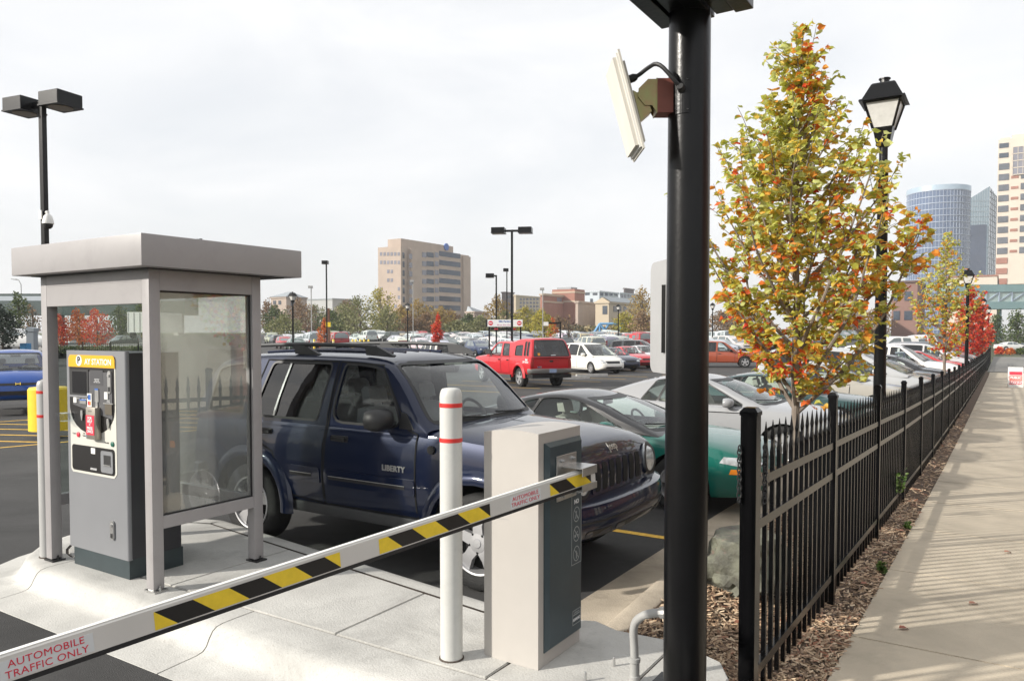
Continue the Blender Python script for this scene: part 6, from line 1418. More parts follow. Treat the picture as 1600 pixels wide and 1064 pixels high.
for k in range(17):
    x = -24.5 - 8.3 * k - (3.0 if k % 2 else 0)
    for j in range(60):
        y = 20 + 2.95 * j; v = Vector((x, y, 0)); d = v.dot(_F0); px = 800 + FPX * v.dot(_R0) / max(.1, d)
        if d < 50 or d > 172: continue
        if not (418 < px < 1046 or 1100 < px < 1440): continue
        if px < 735 and d < 88: continue
        if px < 900 and d < 62: continue
        if 930 < px < 1046 and d < 66: continue
        if 1080 < px < 1180 and d < 62: continue
        cand.append((d, x, y, k, px))
cand.sort()
for d, x, y, k, px in cand:
    if crng.random() < .13: continue
    nm, me, kd, _ = pick(FAR, crng.random(), 3); c, cn_, _ = pick(FCOL, crng.random(), 2)
    o = obj(nm, me, None, (x + crng.uniform(-.4, .4), y + crng.uniform(-.15, .15), lot_z(x, y))); o.rotation_euler = (0, 0, AH + (math.pi if k % 2 else 0) + crng.uniform(-.04, .04)); o.color = (*(q * crng.uniform(.85, 1.1) for q in c), 1)
    band = 'near far-lot rows' if d < 85 else ('middle far-lot rows' if d < 118 else ('back far-lot rows' if d < 146 else 'last far-lot rows'))
    mk = min(LANDMARKS, key=lambda t: abs(t[0] - px))[1]
    tag(o, f'{cn_} {kd} in the {band}, {mk}', 'car', 'cars filling the far lot'); nfar += 1
print('far cars', nfar)
# ================================================================ LOT LIGHTS AND SIGNS
def shoebox(name, px, depth, ytop, label, heads=2, base=None, group='lot light poles', hw=.30, rz=0, thin=.05, arm=.28, m=None, zg=None):
    q = P(px, depth, 0); zg = lot_z(q.x, q.y) if zg is None else zg; h = Z(ytop, depth) - zg; m = m or M_BLACK
    o = thing(name, (q.x, q.y, zg), label, 'light pole', group, rz=rz)
    MB().box(-thin, thin, -thin, thin, .3 if base else 0, h - .10).build('pole', m, o)
    if base: MB().lathe([(base, 0), (base, .82), (base - .03, .86), (0, .88)], (0, 0, 0), 24).build('base', M_YEL, o, smooth=True)
    for s in ((-1, 1) if heads == 2 else (-1,)):
        a = MB().box(min(s * thin, s * (thin + arm)), max(s * thin, s * (thin + arm)), -.04, .04, h - .2, h - .1).build('arm', m, o)
        c = s * (thin + arm + hw); b = MB().box(c - hw, c + hw, -hw, hw, h - .26, h, bev=.015).build('lamp_head', m, o)
        MB().box(c - hw - .012, c + hw + .012, -hw - .012, hw + .012, h - .275, h - .245).build('lamp_rim', m, b); MB().lathe([(hw * .8, h - .285), (hw * .8, h - .274)], (c, 0, 0), 20).build('lamp_lens', mat('amber_grey_lens', (.30, .26, .20), .3), b)
    return o
lp1 = shoebox('light_pole', 74, 15.4, 156, 'tall black twin-head light pole with yellow base behind the shelter', base=.36, rz=R(10), zg=.05, hw=.27, arm=.2)
zc = Z(345, 15.4) - .05
cam_o = thing('dome_camera', P(74, 15.4, .05), 'white dome security camera fixed to the left light pole', 'camera'); dv = (_R0 * .8 - _F0 * .6).normalized()
MB().box(-.04, .04, -.09, -.066, zc + .0, zc + .18).build('mount_plate', M_WHITE, cam_o)
cc = dv * .15
MB().tube([dv * .07 + Vector((0, 0, zc + .14)), cc + Vector((0, 0, zc + .15)), cc + Vector((0, 0, zc + .09))], .028, 8).build('bracket', M_WHITE, cam_o, smooth=True)
MB().lathe([(.04, zc + .10), (.075, zc + .06), (.105, zc - .05), (.108, zc - .09), (.10, zc - .095)], tuple(cc), 20).build('housing', M_WHITE, cam_o, smooth=True)
MB().lathe([(.09, zc - .0955), (.08, zc - .15), (.045, zc - .185), (0, zc - .195)], tuple(cc), 18).build('dome', M_DARK, cam_o, smooth=True)
shoebox('light_pole', 800, 37, 357, 'black twin-head light pole standing behind the red pickup', rz=YAW - R(8), hw=.32)
shoebox('light_pole', 775.5, 52, 428, 'black single-head light pole left of the twin-head pole', heads=1, rz=YAW, hw=.28, arm=.1)
for px, d, yt, lab in ((511, 62, 408, 'slim dark light pole rising above the navy off-roader roof'), (487, 95, 447, 'slim light pole nearest the left lantern in the far lot'), (792, 70, 420, 'thin light pole just left of the twin-head pole'), (848, 88, 450, 'thin grey light pole above the pickup topper'), (645.5, 98, 438, 'thin grey light pole in front of the office tower')):
    shoebox('light_pole', px, d, yt, lab, heads=1, rz=YAW, thin=.05, hw=.24, arm=-.2, m=M_CONDUIT if 'grey' in lab or 'nearest' in lab else M_BLACK)
for px, d, lab in ((458, 62, 'black lantern post left in the far lot, above the off-roader'), (637, 92, 'black lantern post left of the small red tree'), (966, 98, 'black lantern post right of the red pickup'), (1113, 92, 'black lantern post between the black pole and the tall tree')):
    q = P(px, d, 0); lantern_post(q.x, q.y, lab, near=False)
# wrong-way sign board at the exit
q = P(789, 46, 0); sb = thing('exit_sign', (q.x, q.y, lot_z(q.x, q.y)), 'white exit board with two no-entry symbols behind the red pickup', 'sign', rz=YAW)
sz = 2.0 - lot_z(q.x, q.y); k_ = 46 / 1200
zb0, zb1 = sz + 9.5 * k_, sz + 20.5 * k_
bd = MB().box(-27.5 * k_, 27.5 * k_, -.05, .03, zb0, zb1).build('board', mat('sign_white', (.80, .80, .80), .45), sb)
MB().box(-30 * k_, -27.55 * k_, -.06, .25, zb0, zb1).build('board_side', M_DARK, sb)
for s in (-1, 1):
    MB().box(s * 24.5 * k_ - .05, s * 24.5 * k_ + .05, .04, .14, 0, zb0 + .1).build('post', M_BLACK, sb)
    d_ = MB().lathe([(.135, -.006), (.135, .0)], (s * 22.3 * k_, -.052, (zb0 + zb1) / 2), 24, axis='y').build('no_entry_disc', M_INK_R, bd)
    MB().box(s * 22.3 * k_ - .095, s * 22.3 * k_ + .095, -.0635, -.0585, (zb0 + zb1) / 2 - .025, (zb0 + zb1) / 2 + .025).build('disc_bar', M_INK_W, d_)
text('sign_lettering', 'Ellis Parking', .155, ((0, -.054, zb1 - .11), (1, 0, 0), (0, 0, 1)), M_INK_B, bd, bold=.02)
text('sign_lettering', 'N o t  A n  E x i t', .13, ((0, -.054, zb0 + .10), (1, 0, 0), (0, 0, 1)), mat('magenta_ink', (.55, .05, .25), .5), bd, bold=.02)
MB().box(-22 * k_, 17 * k_, .06, .10, zb0 - .17, zb0 - .09).build('crossbar', M_BLACK, sb); 
for s in (-1, 1): MB().box(s * 14 * k_ - .12, s * 14 * k_ + .12, .055, .105, zb0 - .175, zb0 - .085).build('reflector', M_INK_R, sb)
# ticket-camera gantry right of the pickup
q = P(866, 52, 0); gt = thing('camera_gantry', (q.x, q.y, lot_z(q.x, q.y)), 'black post with arm and white camera box right of the pickup roof', 'camera', rz=YAW)
zg_ = 2 - lot_z(q.x, q.y) + 16 * 52 / 1200; MB().box(.36, .46, -.05, .05, 0, zg_).build('post', M_BLACK, gt); MB().box(-.45, .46, -.05, .05, zg_ - .1, zg_ + .02).build('arm', M_BLACK, gt); MB().box(-.72, -.40, -.15, .15, zg_ - .22, zg_ + .04).build('camera_box', M_WHITE, gt)
# yellow notice on a brown post, yellow posts in the far lot
q = P(514, 66, 0); nb_ = thing('notice_post', (q.x, q.y, lot_z(q.x, q.y)), 'yellow notice on a brown post among the far cars', 'sign', rz=YAW); z5 = 2 - lot_z(q.x, q.y) + 11 * 66 / 1200
MB().box(-.08, .08, -.08, .08, 0, z5 + 1.5).build('post', mat('rusty_post', (.13, .06, .035), .8), nb_); MB().box(-.24, .18, -.12, -.09, z5 - .1, z5 + .3).build('board', M_YEL, nb_)
for i, px in enumerate((491, 506, 511.5, 521, 551, 556, 563, 569, 576)):
    q = P(px, 84, 0); b = thing('marker_post', (q.x, q.y, lot_z(q.x, q.y)), 'yellow marker post among the far cars, ' + ('left of the rusty tree' if i == 0 else ('right below the rusty tree' if i < 4 else 'between the rusty tree and the willow')), 'bollard', 'yellow marker posts'); MB().lathe([(.11, 0), (.11, 1.25), (.07, 1.33), (0, 1.35)], (0, 0, 0), 10).build('sleeve', M_YEL, b, smooth=True); MB().lathe([(.115, 1.0), (.115, 1.08)], (0, 0, 0), 10).build('band', M_WHITE, b)
# concrete wheel stops by the pickup
for i, (px, d) in enumerate(((895, 38), (925, 40.5))):
    q = P(px, d, 0); o = MB().prism([(-.09, 0), (.09, 0), (.06, .14), (-.06, .14)], -.95, .95, axis='y').build('wheel_stop', M_CONC, None, loc=(q.x, q.y, lot_z(q.x, q.y)), rz=AH); tag(o, 'pale concrete wheel stop ' + ('nearest the red pickup' if i == 0 else 'under the nose of the white minivan'), 'wheel stop')
# sandwich board at the end of the walk
q = Vector((.62, 52, walk_z(52))); ab = thing('sandwich_board', q, 'white and red public parking sandwich board at the end of the sidewalk', 'sign', rz=R(4))
for s in (-1, 1):
    v = [(-.36, s * .32, 0), (.36, s * .32, 0), (.36, s * .05, 1.12), (-.36, s * .05, 1.12)]; n_ = Vector((0, s, .24)).normalized() * .03
    p_ = MB().add([Vector(a) for a in v] + [Vector(a) + n_ for a in v], [(0, 1, 2, 3), (7, 6, 5, 4)] + [(i, (i + 1) % 4, 4 + (i + 1) % 4, 4 + i) for i in range(4)]).build('panel', M_WHITE, ab)
    if s < 0:
        u = Vector((0, .27, 1.12)).normalized(); nn = Vector((0, -1, .24)).normalized()
        def sb_(a0, a1, t0, t1, m, d=.036):
            base = Vector((0, -.32, 0)); vs = [base + Vector((a, 0, 0)) + u * t + nn * dd for dd in (.0305, d) for t in (t0, t1) for a in (a0, a1)]
            return MB().add(vs, [(0, 2, 3, 1), (4, 5, 7, 6), (0, 1, 5, 4), (2, 6, 7, 3), (0, 4, 6, 2), (1, 3, 7, 5)]).build('red_panel', m, p_)
        sb_(-.31, .31, .70, .90, M_INK_R); sb_(-.31, .31, .16, .33, M_INK_R); sb_(-.31, .31, .36, .67, mat('coral_panel', (.75, .20, .17), .5))
        for s_, t_, m_ in (('PUBLIC', .54, M_INK_W), ('PARKING', .245, M_INK_W), ('EVENT', .80, M_INK_W)):
            if s_ != 'EVENT': text('sign_lettering', s_, .16, (Vector((0, -.32, 0)) + u * t_ + nn * .039, (1, 0, 0), u), m_, p_, bold=.03)

# ================================================================ BACKGROUND TREES
TM = {'olive': leafmat('olive_leaf', [(0, (.10, .12, .035)), (.5, (.20, .20, .07)), (1, (.33, .33, .17))], .25, posn=.15), 'green': leafmat('green_leaf', [(0, (.035, .065, .02)), (.6, (.08, .12, .03)), (1, (.17, .20, .05))], .25, posn=.15),
      'gold': leafmat('gold_leaf', [(0, (.24, .15, .04)), (.5, (.38, .25, .06)), (1, (.45, .36, .10))], .3, posn=.15), 'brown': leafmat('brown_leaf', [(0, (.16, .10, .06)), (.6, (.27, .17, .09)), (1, (.36, .24, .12))], .25, posn=.15),
      'red': M_REDL, 'orange': leafmat('orange_leaf', [(0, (.42, .08, .025)), (.6, (.60, .16, .035)), (1, (.62, .28, .05))], .3, posn=.3), 'yellow': leafmat('yellow_leaf', [(0, (.28, .24, .03)), (.6, (.44, .36, .04)), (1, (.34, .36, .06))], .3, posn=.2), 'fir': leafmat('fir_needle', [(0, (.012, .025, .016)), (1, (.035, .055, .035))], .1, posn=.5)}
def bg_tree(px, depth, ytop, wpx, kind, label, dens=1.0, yb=None, group='trees beyond the lot', slim=False, leafs=None, name='tree', bare=0.0):
    q = P(px, depth, 0); zg = lot_z(q.x, q.y) if yb is None else Z(yb, depth); H = Z(ytop, depth) - zg; Wd = wpx / FPX * depth; rr = random.Random(int(px * 7 + depth)); rn = np.random.default_rng(int(px * 13 + depth))
    t = thing(name, (q.x, q.y, zg), label, 'tree', group); tk = MB(); r0 = .03 * H ** .9
    tk.tube([(0, 0, 0), (rr.uniform(-.1, .1), 0, H * .3), (rr.uniform(-.2, .2), .1, H * .6), (0, 0, H * .9)], [r0, r0 * .8, r0 * .45, r0 * .1], 7); tk.build('trunk', M_BARKD if kind != 'gold' else M_BARK, t, smooth=True, fix=False)
    lobes = []; base = .12 if slim else .2
    nl = 11 if not slim else 7
    for i in range(nl):
        u = (i + .5) / nl; z = H * (base + (.90 - base) * u); rad = Wd / 2 * float(np.interp(u, [0, .35, .7, 1], [.75, 1, .8, .35])); a = i * 2.4
        lobes.append((Vector((math.cos(a) * rad * .52, math.sin(a) * rad * .52, z)), rad * rr.uniform(.5, .72), H * rr.uniform(.10, .16)))
    lb = MB()
    for c, rx, rz_ in lobes:
        z0 = max(.15 * H, c.z - H * .25); lb.tube([(0, 0, z0), tuple(Vector((c.x * .5, c.y * .5, (z0 + c.z) / 2))), tuple(c), tuple(c + Vector((c.x * .6, c.y * .6, rz_)))], [r0 * .4, r0 * .28, r0 * .16, r0 * .04], 5)
        for j in range(4 if not bare else 12):
            e = c + Vector((rr.uniform(-1, 1) * rx, rr.uniform(-1, 1) * rx, rr.uniform(-.2, 1) * rz_ * 1.3)); lb.tube([tuple(c), tuple((c + e) / 2), tuple(e)], [r0 * .12, r0 * .07, r0 * .02], 3, caps=False)
    lb.build('limbs', M_BARKD, t, fix=False)
    n = int((leafs or 1500) * dens * (1 - bare)); C = []; s0 = max(.10, 2.6 * depth / FPX)
    for i in range(n):
        c, rx, rz_ = lobes[rr.randrange(nl)]; v = Vector((rr.gauss(0, 1), rr.gauss(0, 1), rr.gauss(0, 1))).normalized() * (rr.random() ** .4); C.append((c.x + v.x * rx, c.y + v.y * rx, c.z + v.z * rz_ * 1.25))
    if n:
        C = np.array(C); D = rn.normal(size=(n, 3)); S = s0 * rn.uniform(.6, 1.5, n); o = obj('crown', leaves_mesh('crown', C, D, S, TM[kind], CT, CF), t)
    return t
BT = [(432, 150, 478, 60, 'green', 'green bush tree at the shelter edge'), (470, 165, 466, 60, 'brown', 'thin brown tree behind the left lantern'), (448, 120, 492, 70, 'olive', 'low olive tree left of the slim light pole'), (540, 150, 474, 70, 'olive', 'grey-green tree left of the big willow'), (563, 135, 462, 90, 'olive', 'big pale olive willow left of the office tower'), (594, 165, 449, 70, 'yellow', 'tall yellow-green tree overlapping the office tower'), (605, 145, 480, 60, 'olive', 'low olive tree under the office tower'),
      (655, 170, 468, 66, 'gold', 'golden tree in front of the office tower'), (690, 175, 480, 60, 'gold', 'golden brown tree behind the small red tree'), (640, 150, 492, 50, 'brown', 'brown low tree below the tower'), (735, 170, 490, 46, 'green', 'dark green tree left of the exit board'), (715, 150, 500, 60, 'olive', 'low olive bush behind the small red tree'), (778, 180, 462, 50, 'gold', 'gold tree behind the exit board'), (822, 165, 478, 54, 'yellow', 'yellow-green tree before the beige hotel block'),
      (846, 140, 484, 44, 'yellow', 'yellow tree behind the pickup topper'), (806, 175, 490, 40, 'brown', 'purple-brown bare tree by the hotel block'), (975, 150, 488, 46, 'yellow', 'small yellow tree at the blue frame'), (1003, 160, 450, 60, 'gold', 'tall golden tree left of the sign plate'), (1028, 140, 480, 46, 'yellow', 'bright yellow-green tree just left of the sign plate'), (1005, 135, 486, 50, 'brown', 'brown tree below the tall golden tree'), (1126, 150, 485, 60, 'brown', 'bare brown tree right of the black pole'), (1180, 150, 490, 70, 'brown', 'bare brown tree behind the tall pear tree, left side'), (1330, 150, 495, 60, 'brown', 'bare brown tree behind the tall pear tree, right side')]
BT += [(420, 175, 470, 50, 'brown', 'brown tree right at the shelter roof edge'), (495, 180, 476, 60, 'olive', 'olive tree behind the rusty orange tree'), (520, 140, 486, 54, 'green', 'low green tree right of the rusty orange tree'), (545, 185, 468, 60, 'brown', 'tall brown tree behind the willow left side'), (628, 180, 478, 50, 'gold', 'gold tree at the foot of the tower'), (668, 150, 488, 46, 'brown', 'low brown tree left of the small red tree'), (705, 185, 484, 44, 'brown', 'brown tree behind the red tree, right side'), (752, 160, 494, 46, 'olive', 'olive tree left behind the exit board'), (790, 170, 486, 40, 'olive', 'olive tree above the exit board'), (872, 160, 494, 40, 'brown', 'brown tree behind the camera gantry'), (1150, 170, 478, 60, 'gold', 'golden tree behind the left side of the pear tree'), (1368, 150, 482, 60, 'brown', 'brown tree behind the near lantern post')]
for a in BT: bg_tree(*a)
bg_tree(683, 72, 490, 22, 'red', 'small slender red tree among the far cars', slim=True, group='small autumn trees in the lot', leafs=1400)
bg_tree(506, 70, 497, 26, 'orange', 'small rusty orange tree behind the off-roader roof', slim=True, group='small autumn trees in the lot', leafs=900)
bg_tree(863, 110, 497, 22, 'orange', 'small orange tree behind the camera gantry', slim=True, group='small autumn trees in the lot', leafs=900)
bg_tree(889, 75, 490, 40, 'brown', 'small leafless tree just right of the pickup roof', bare=.93, group='small autumn trees in the lot')
bg_tree(850, 95, 488, 44, 'yellow', 'sparse yellow tree above the pickup topper', bare=.6, group='small autumn trees in the lot')
# left side seen round and through the shelter
bg_tree(4, 42, 478, 60, 'fir', 'dark spruce at the left edge', yb=548, group='trees at the left', leafs=2600)
bg_tree(31, 70, 456, 46, 'green', 'rounded green tree with orange top left of the light pole', yb=546, group='trees at the left', leafs=1800)
bg_tree(52, 64, 472, 34, 'brown', 'bare brown tree behind the light pole', yb=548, group='trees at the left', bare=.85)
bg_tree(123, 96, 484, 44, 'orange', 'orange tree seen through the shelter', yb=544, group='trees at the left', leafs=1600)
bg_tree(152, 82, 484, 54, 'red', 'pinkish red tree seen through the shelter', yb=548, group='trees at the left', leafs=1800)
bg_tree(95, 82, 492, 30, 'red', 'red tree partly behind the left shelter post', yb=548, group='trees at the left', leafs=1200)
bg_tree(188, 130, 478, 40, 'green', 'dark green tree farther off in the shelter view', yb=540, group='trees at the left', leafs=1400)
bg_tree(222, 120, 476, 44, 'green', 'dark tree above the white trailer', yb=530, group='trees at the left', leafs=1400)
bg_tree(1588, 120, 484, 40, 'green', 'green tree at the right edge below the footbridge', yb=548, group='trees at the right', leafs=1500)
bg_tree(1556, 130, 488, 26, 'green', 'small green tree between the red tree and right edge', yb=548, group='trees at the right', leafs=900)
for i, (px, d, w_, h_, kd, lab) in enumerate(((1578, 92, 14, 8, 'orange', 'rusty round shrub left of the two at the walk end'), (1594, 92, 14, 8, 'green', 'round green shrub at the right edge beyond the walk'), (1562, 96, 12, 10, 'red', 'dark red shrub at the fence end'))):
    q = P(px, d, 0); t = thing('shrub', (q.x, q.y, Z(552, d)), lab, 'shrub', 'shrubs at the walk end'); n = 500; v = nrg.normal(size=(n, 3)); v /= np.linalg.norm(v, axis=1, keepdims=True); v *= (nrg.random(n) ** .4)[:, None]; v[:, 2] = np.abs(v[:, 2])
    C = v * np.array([w_ / 2, w_ / 2, h_]) * d / FPX; obj('foliage', leaves_mesh('foliage', C, nrg.normal(size=(n, 3)), np.full(n, .22), TM[kd], CT, CF), t); MB().tube([(0, 0, -.2), (0, 0, .4)], .05, 6).build('stem', M_BARKD, t)
for i, (px, d) in enumerate(((937, 62), (952, 62.5))):
    q = P(px, d, 0); t = thing('shrub', (q.x, q.y, lot_z(q.x, q.y)), ('left' if i == 0 else 'right') + ' one of two dark shrubs behind the white minivan', 'shrub'); n = 400; v = nrg.normal(size=(n, 3)); v /= np.linalg.norm(v, axis=1, keepdims=True); v *= (nrg.random(n) ** .4)[:, None]; v[:, 2] = np.abs(v[:, 2])
    obj('foliage', leaves_mesh('foliage', v * np.array([.42, .42, 1.25]), nrg.normal(size=(n, 3)), np.full(n, .18), TM['green'], CT, CF), t); MB().tube([(0, 0, -.1), (0, 0, .4)], .04, 6).build('stem', M_BARKD, t)
# hedge-like undergrowth along the far edge of the lot
n = 16000; U_ = nrg.random(n); pxs = 415 + U_ * 650; ds = 165 + 22 * nrg.random(n); C = np.array([tuple(P(a, b, 0)) for a, b in zip(pxs, ds)]); hh = 2.2 + 2.4 * (np.sin(pxs * .05) * .5 + .5) * (np.sin(pxs * .017 + 1) * .5 + .5)
C[:, 2] = .8 + nrg.random(n) * hh
tag(obj('undergrowth', leaves_mesh('undergrowth', C, nrg.normal(size=(n, 3)), np.full(n, .7) * nrg.uniform(.6, 1.5, n), leafmat('thicket_leaf', [(0, (.05, .055, .025)), (.4, (.12, .11, .05)), (.7, (.22, .16, .09)), (1, (.30, .24, .12))], .2, posn=.06), CT, CF)), 'tangled brush along the far edge of the lot', 'brush', kind='stuff')
# ================================================================ BUILDINGS
M_BRICKT = mat('tan_brick', (.43, .345, .285), .85, var=.10, vscale=.25, bump=.05); M_BRICKR = mat('red_brick', (.33, .155, .115), .85, var=.12, vscale=.2); M_BEIGE = mat('beige_stucco', (.50, .42, .31), .85, var=.06, vscale=.1); M_BAND = mat('sand_band', (.47, .37, .28), .85, var=.05)
M_WIN = mat('office_glass', (.045, .06, .085), .12, spec=.8, var=.25, vscale=.4); M_WINL = mat('pale_office_glass', (.20, .20, .24), .2, spec=.8, var=.2, vscale=.5); M_ROOFG = mat('grey_metal_roof', (.30, .33, .35), .5, var=.08, vscale=.5); M_PALE = mat('pale_panel', (.50, .55, .60), .6, var=.06, vscale=.2); M_STONE = mat('hotel_stone', (.60, .53, .45), .85, var=.05, vscale=.15); M_MAUVE = mat('dark_mauve_panel', (.15, .12, .12), .7, var=.1)
def corner(pc, pl, pr, depth):
    """Axis-aligned block seen at its near right corner: column pc, its south face reaching column pl and its east face column pr."""
    c = P(pc, depth, 0); d = _F0 + _R0 * ((pl - 800) / FPX); x0 = d.x * c.y / d.y; d2 = _F0 + _R0 * ((pr - 800) / FPX); y1 = d2.y * c.x / d2.x; return c.x, c.y, x0, y1
def faceY(mb, x0, x1, z0, z1, y, t=.3): return mb.box(min(x0, x1), max(x0, x1), y - t, y + .05, z0, z1)
def faceX(mb, y0, y1, z0, z1, x, t=.3): return mb.box(x - .05, x + t, min(y0, y1), max(y0, y1), z0, z1)
def lerp(a, b, t): return a + (b - a) * t
def on_y(px, y): d = _F0 + _R0 * ((px - 800) / FPX); return d.x * y / d.y          # x of column px on the wall y = const
def on_x(px, x): d = _F0 + _R0 * ((px - 800) / FPX); return d.y * x / d.x          # y of column px on the wall x = const
def dep(x, y): return Vector((x, y, 0)).dot(_F0)
# ---- tan office tower
D = 300; cx_, cy_, x0, y1 = corner(627, 591.5, 733, D); tw = thing('office_tower', (cx_, cy_, 0), 'tan brick office tower with dark window bands and a small blue emblem', 'building')
def put(mb, nm, m, par, org=None):
    o = org if org is not None else Vector(par.location); mb.v = [(a - o.x, b - o.y, c - o.z) for a, b, c in mb.v]; return mb.build(nm, m, par)
zt0, zt1 = Z(385, D), Z(372.5, D)
put(MB().box(x0, cx_, cy_, y1, 0, zt0), 'wall', M_BRICKT, tw)
yq = on_x(712, cx_); put(MB().box(cx_ - 8, cx_ - 1.2, cy_ + 1.5, yq, zt0, zt1), 'penthouse', M_BRICKT, tw)
put(MB().box(cx_ - .3, cx_ + 1.6, on_x(638, cx_), on_x(652, cx_), 0, zt0 - .8), 'stair_tower', M_BRICKT, tw)
put(MB().box(cx_ - .3, cx_ + .9, on_x(722, cx_), y1 - .01, 0, zt0 - .6), 'end_pier', M_BRICKT, tw)
eq = P(696, 320, py=384); d_ = MB(); 
ye = on_x(697, cx_ - 1.2); put(MB().lathe([(1.5, -.2), (1.5, .25)], (cx_ - 1.2 + .3, ye, Z(386.5, dep(cx_, ye))), 20, axis='x'), 'emblem', M_INK_B, tw)
for i in range(7):
    yt = 395.2 + 13.7 * i
    for a, b, m in ((660, 666.5, M_WINL), (667, 678, M_WIN), (679.5, 685.5, M_WINL), (686.5, 719.5, M_WIN)):
        ya, yb = on_x(a, cx_), on_x(b, cx_); dd = dep(cx_, (ya + yb) / 2); put(faceX(MB(), ya, yb, Z(yt + 7.6, dd), Z(yt, dd), cx_, .12), 'window', m, tw)
    ya, yb = on_x(629.5, cx_), on_x(632.5, cx_); dd = dep(cx_, ya); put(faceX(MB(), ya, yb, Z(yt + 9, dd), Z(yt, dd), cx_, .1), 'window', M_WIN, tw)
    ya, yb = on_x(640, cx_ + 1.6), on_x(644.5, cx_ + 1.6); put(faceX(MB(), ya, yb, Z(yt + 9.5, dd), Z(yt + 1.5, dd), cx_ + 1.6, .1), 'window', M_WINL, tw)
for r_, cols in ((395, range(6)), (408, range(6)), (422, (2, 3)), (435.5, (2, 3)), (449, (0, 5)), (462, (2, 5)), (476, (0, 2, 4))):
    for c_ in cols:
        a = 594.5 + 5.5 * c_; xa, xb = on_y(a, cy_), on_y(a + 3.6, cy_); dd = dep(xa, cy_); put(faceY(MB(), xa, xb, Z(r_ + 5.5, dd), Z(r_, dd), cy_, .1), 'window', M_WINL, tw)
# low hall with slanted roof beside the tower
def simple_block(name, label, pc, pl, pr, depth, ytop, m, wins=(), winm=None, roof=None, ybase=None, extra=None, cat='building', group=None):
    cx_, cy_, x0, y1 = corner(pc, pl, pr, depth); b = thing(name, (cx_, cy_, 0), label, cat, group); zt = Z(ytop, depth); zb = 0
    put(MB().box(x0, cx_, cy_, y1, zb, zt), 'wall', m, b)
    put(MB().box(x0 - .3, cx_ + .3, cy_ - .3, y1 + .3, zt, zt + .5), 'parapet', roof or m, b)
    for f, a0, a1, t0, t1 in wins:
        if f == 'y': xa, xb = on_y(a0, cy_), on_y(a1, cy_); dd = dep(xa, cy_); put(faceY(MB(), xa, xb, Z(t1, dd), Z(t0, dd), cy_, .15), 'window', winm or M_WIN, b)
        else: ya, yb = on_x(a0, cx_), on_x(a1, cx_); dd = dep(cx_, ya); put(faceX(MB(), ya, yb, Z(t1, dd), Z(t0, dd), cx_, .15), 'window', winm or M_WIN, b)
    return b, cx_, cy_, x0, y1
b, cx_, cy_, x0, y1 = simple_block('hall', 'low tan hall with grey slanted roof right of the office tower', 741, 728, 764, 240, 489, M_BRICKT, [('x', 746, 752, 492, 499), ('y', 730, 738, 493, 499)])
zt = Z(489, 240); yb_ = on_x(742, cx_); put(MB().add([(x0, cy_, zt), (cx_, cy_, zt), (cx_, y1, zt), (x0, y1, zt), (x0, cy_ + 1, Z(478, 240)), (cx_ - 3, cy_ + 1, Z(478, 240))], [(0, 1, 5, 4), (1, 2, 5), (2, 3, 4, 5), (3, 0, 4), (0, 3, 2, 1)]), 'roof', M_ROOFG, b)
b, *_ = simple_block('house', 'grey-roofed low building seen left of the willow', 448, 424, 480, 260, 466, M_BRICKT, [('y', 428, 432, 470, 476), ('y', 436, 440, 470, 476), ('x', 455, 463, 472, 478)])
cx_, cy_ = b.location.x, b.location.y; _, _, x0, y1 = corner(448, 424, 480, 260); zt = Z(466, 260) + .5; put(MB().add([(x0 - .5, cy_ - .5, zt), (cx_ + .5, cy_ - .5, zt), (cx_ + .5, y1, zt), (x0 - .5, y1, zt), (x0 + 3, (cy_ + y1) / 2, Z(455, 260)), (cx_ - 3, (cy_ + y1) / 2, Z(455, 260))], [(0, 1, 5, 4), (1, 2, 5), (2, 3, 4, 5), (3, 0, 4)]), 'roof', M_ROOFG, b)
simple_block('long_hall', 'long low grey-roofed hall behind the slim light pole', 520, 466, 560, 330, 468, mat('grey_wall', (.42, .42, .42), .8, var=.05), roof=M_ROOFG)
# hotel block with rows of small windows
wl = []
for r_ in range(7):
    for c_ in range(6): wl.append(('x', 812 + 5.2 * c_, 815 + 5.2 * c_, 466 + 5.6 * r_, 469.2 + 5.6 * r_))
simple_block('hotel_block', 'beige hotel block with rows of small windows', 806, 803, 845, 300, 463, M_BEIGE, wl, M_WINL)
simple_block('plant_tower', 'dark mauve tower block left of the hotel block', 790, 784, 803, 330, 458, M_MAUVE, [('x', 793, 796, 462, 466), ('x', 797, 800, 462, 466)])
# red brick building with sand bands
b, cx_, cy_, x0, y1 = simple_block('brick_building', 'red brick building with sand-coloured bands behind the leafless tree', 848, 844, 905, 230, 462, M_BRICKR, [('x', 870, 877, 465, 473)], M_WINL, M_BAND)
for yt in (461, 472): put(faceX(MB(), on_x(849, cx_), on_x(904, cx_), Z(yt + 2.5, 240), Z(yt, 240), cx_, .2), 'sand_band', M_BAND, b)
put(MB().box(cx_ - 4, cx_ + 4, on_x(880, cx_), on_x(896, cx_), 0, Z(453.5, 245)), 'corner_tower', M_BRICKR, b)
for yt in (457, 471): put(MB().box(cx_ - 4.1, cx_ + 4.15, on_x(880, cx_) - .15, on_x(896, cx_) + .15, Z(yt + 2.5, 245), Z(yt, 245)), 'sand_band', M_BAND, b)
put(MB().box(cx_ - 3, cx_ + 2, on_x(883, cx_), on_x(893, cx_), Z(453.5, 245), Z(450, 245)), 'roof_rail', M_ROOFG, b)
simple_block('service_block', 'plain tan wall block right of the brick building', 903, 899, 932, 222, 473.5, M_BRICKT)
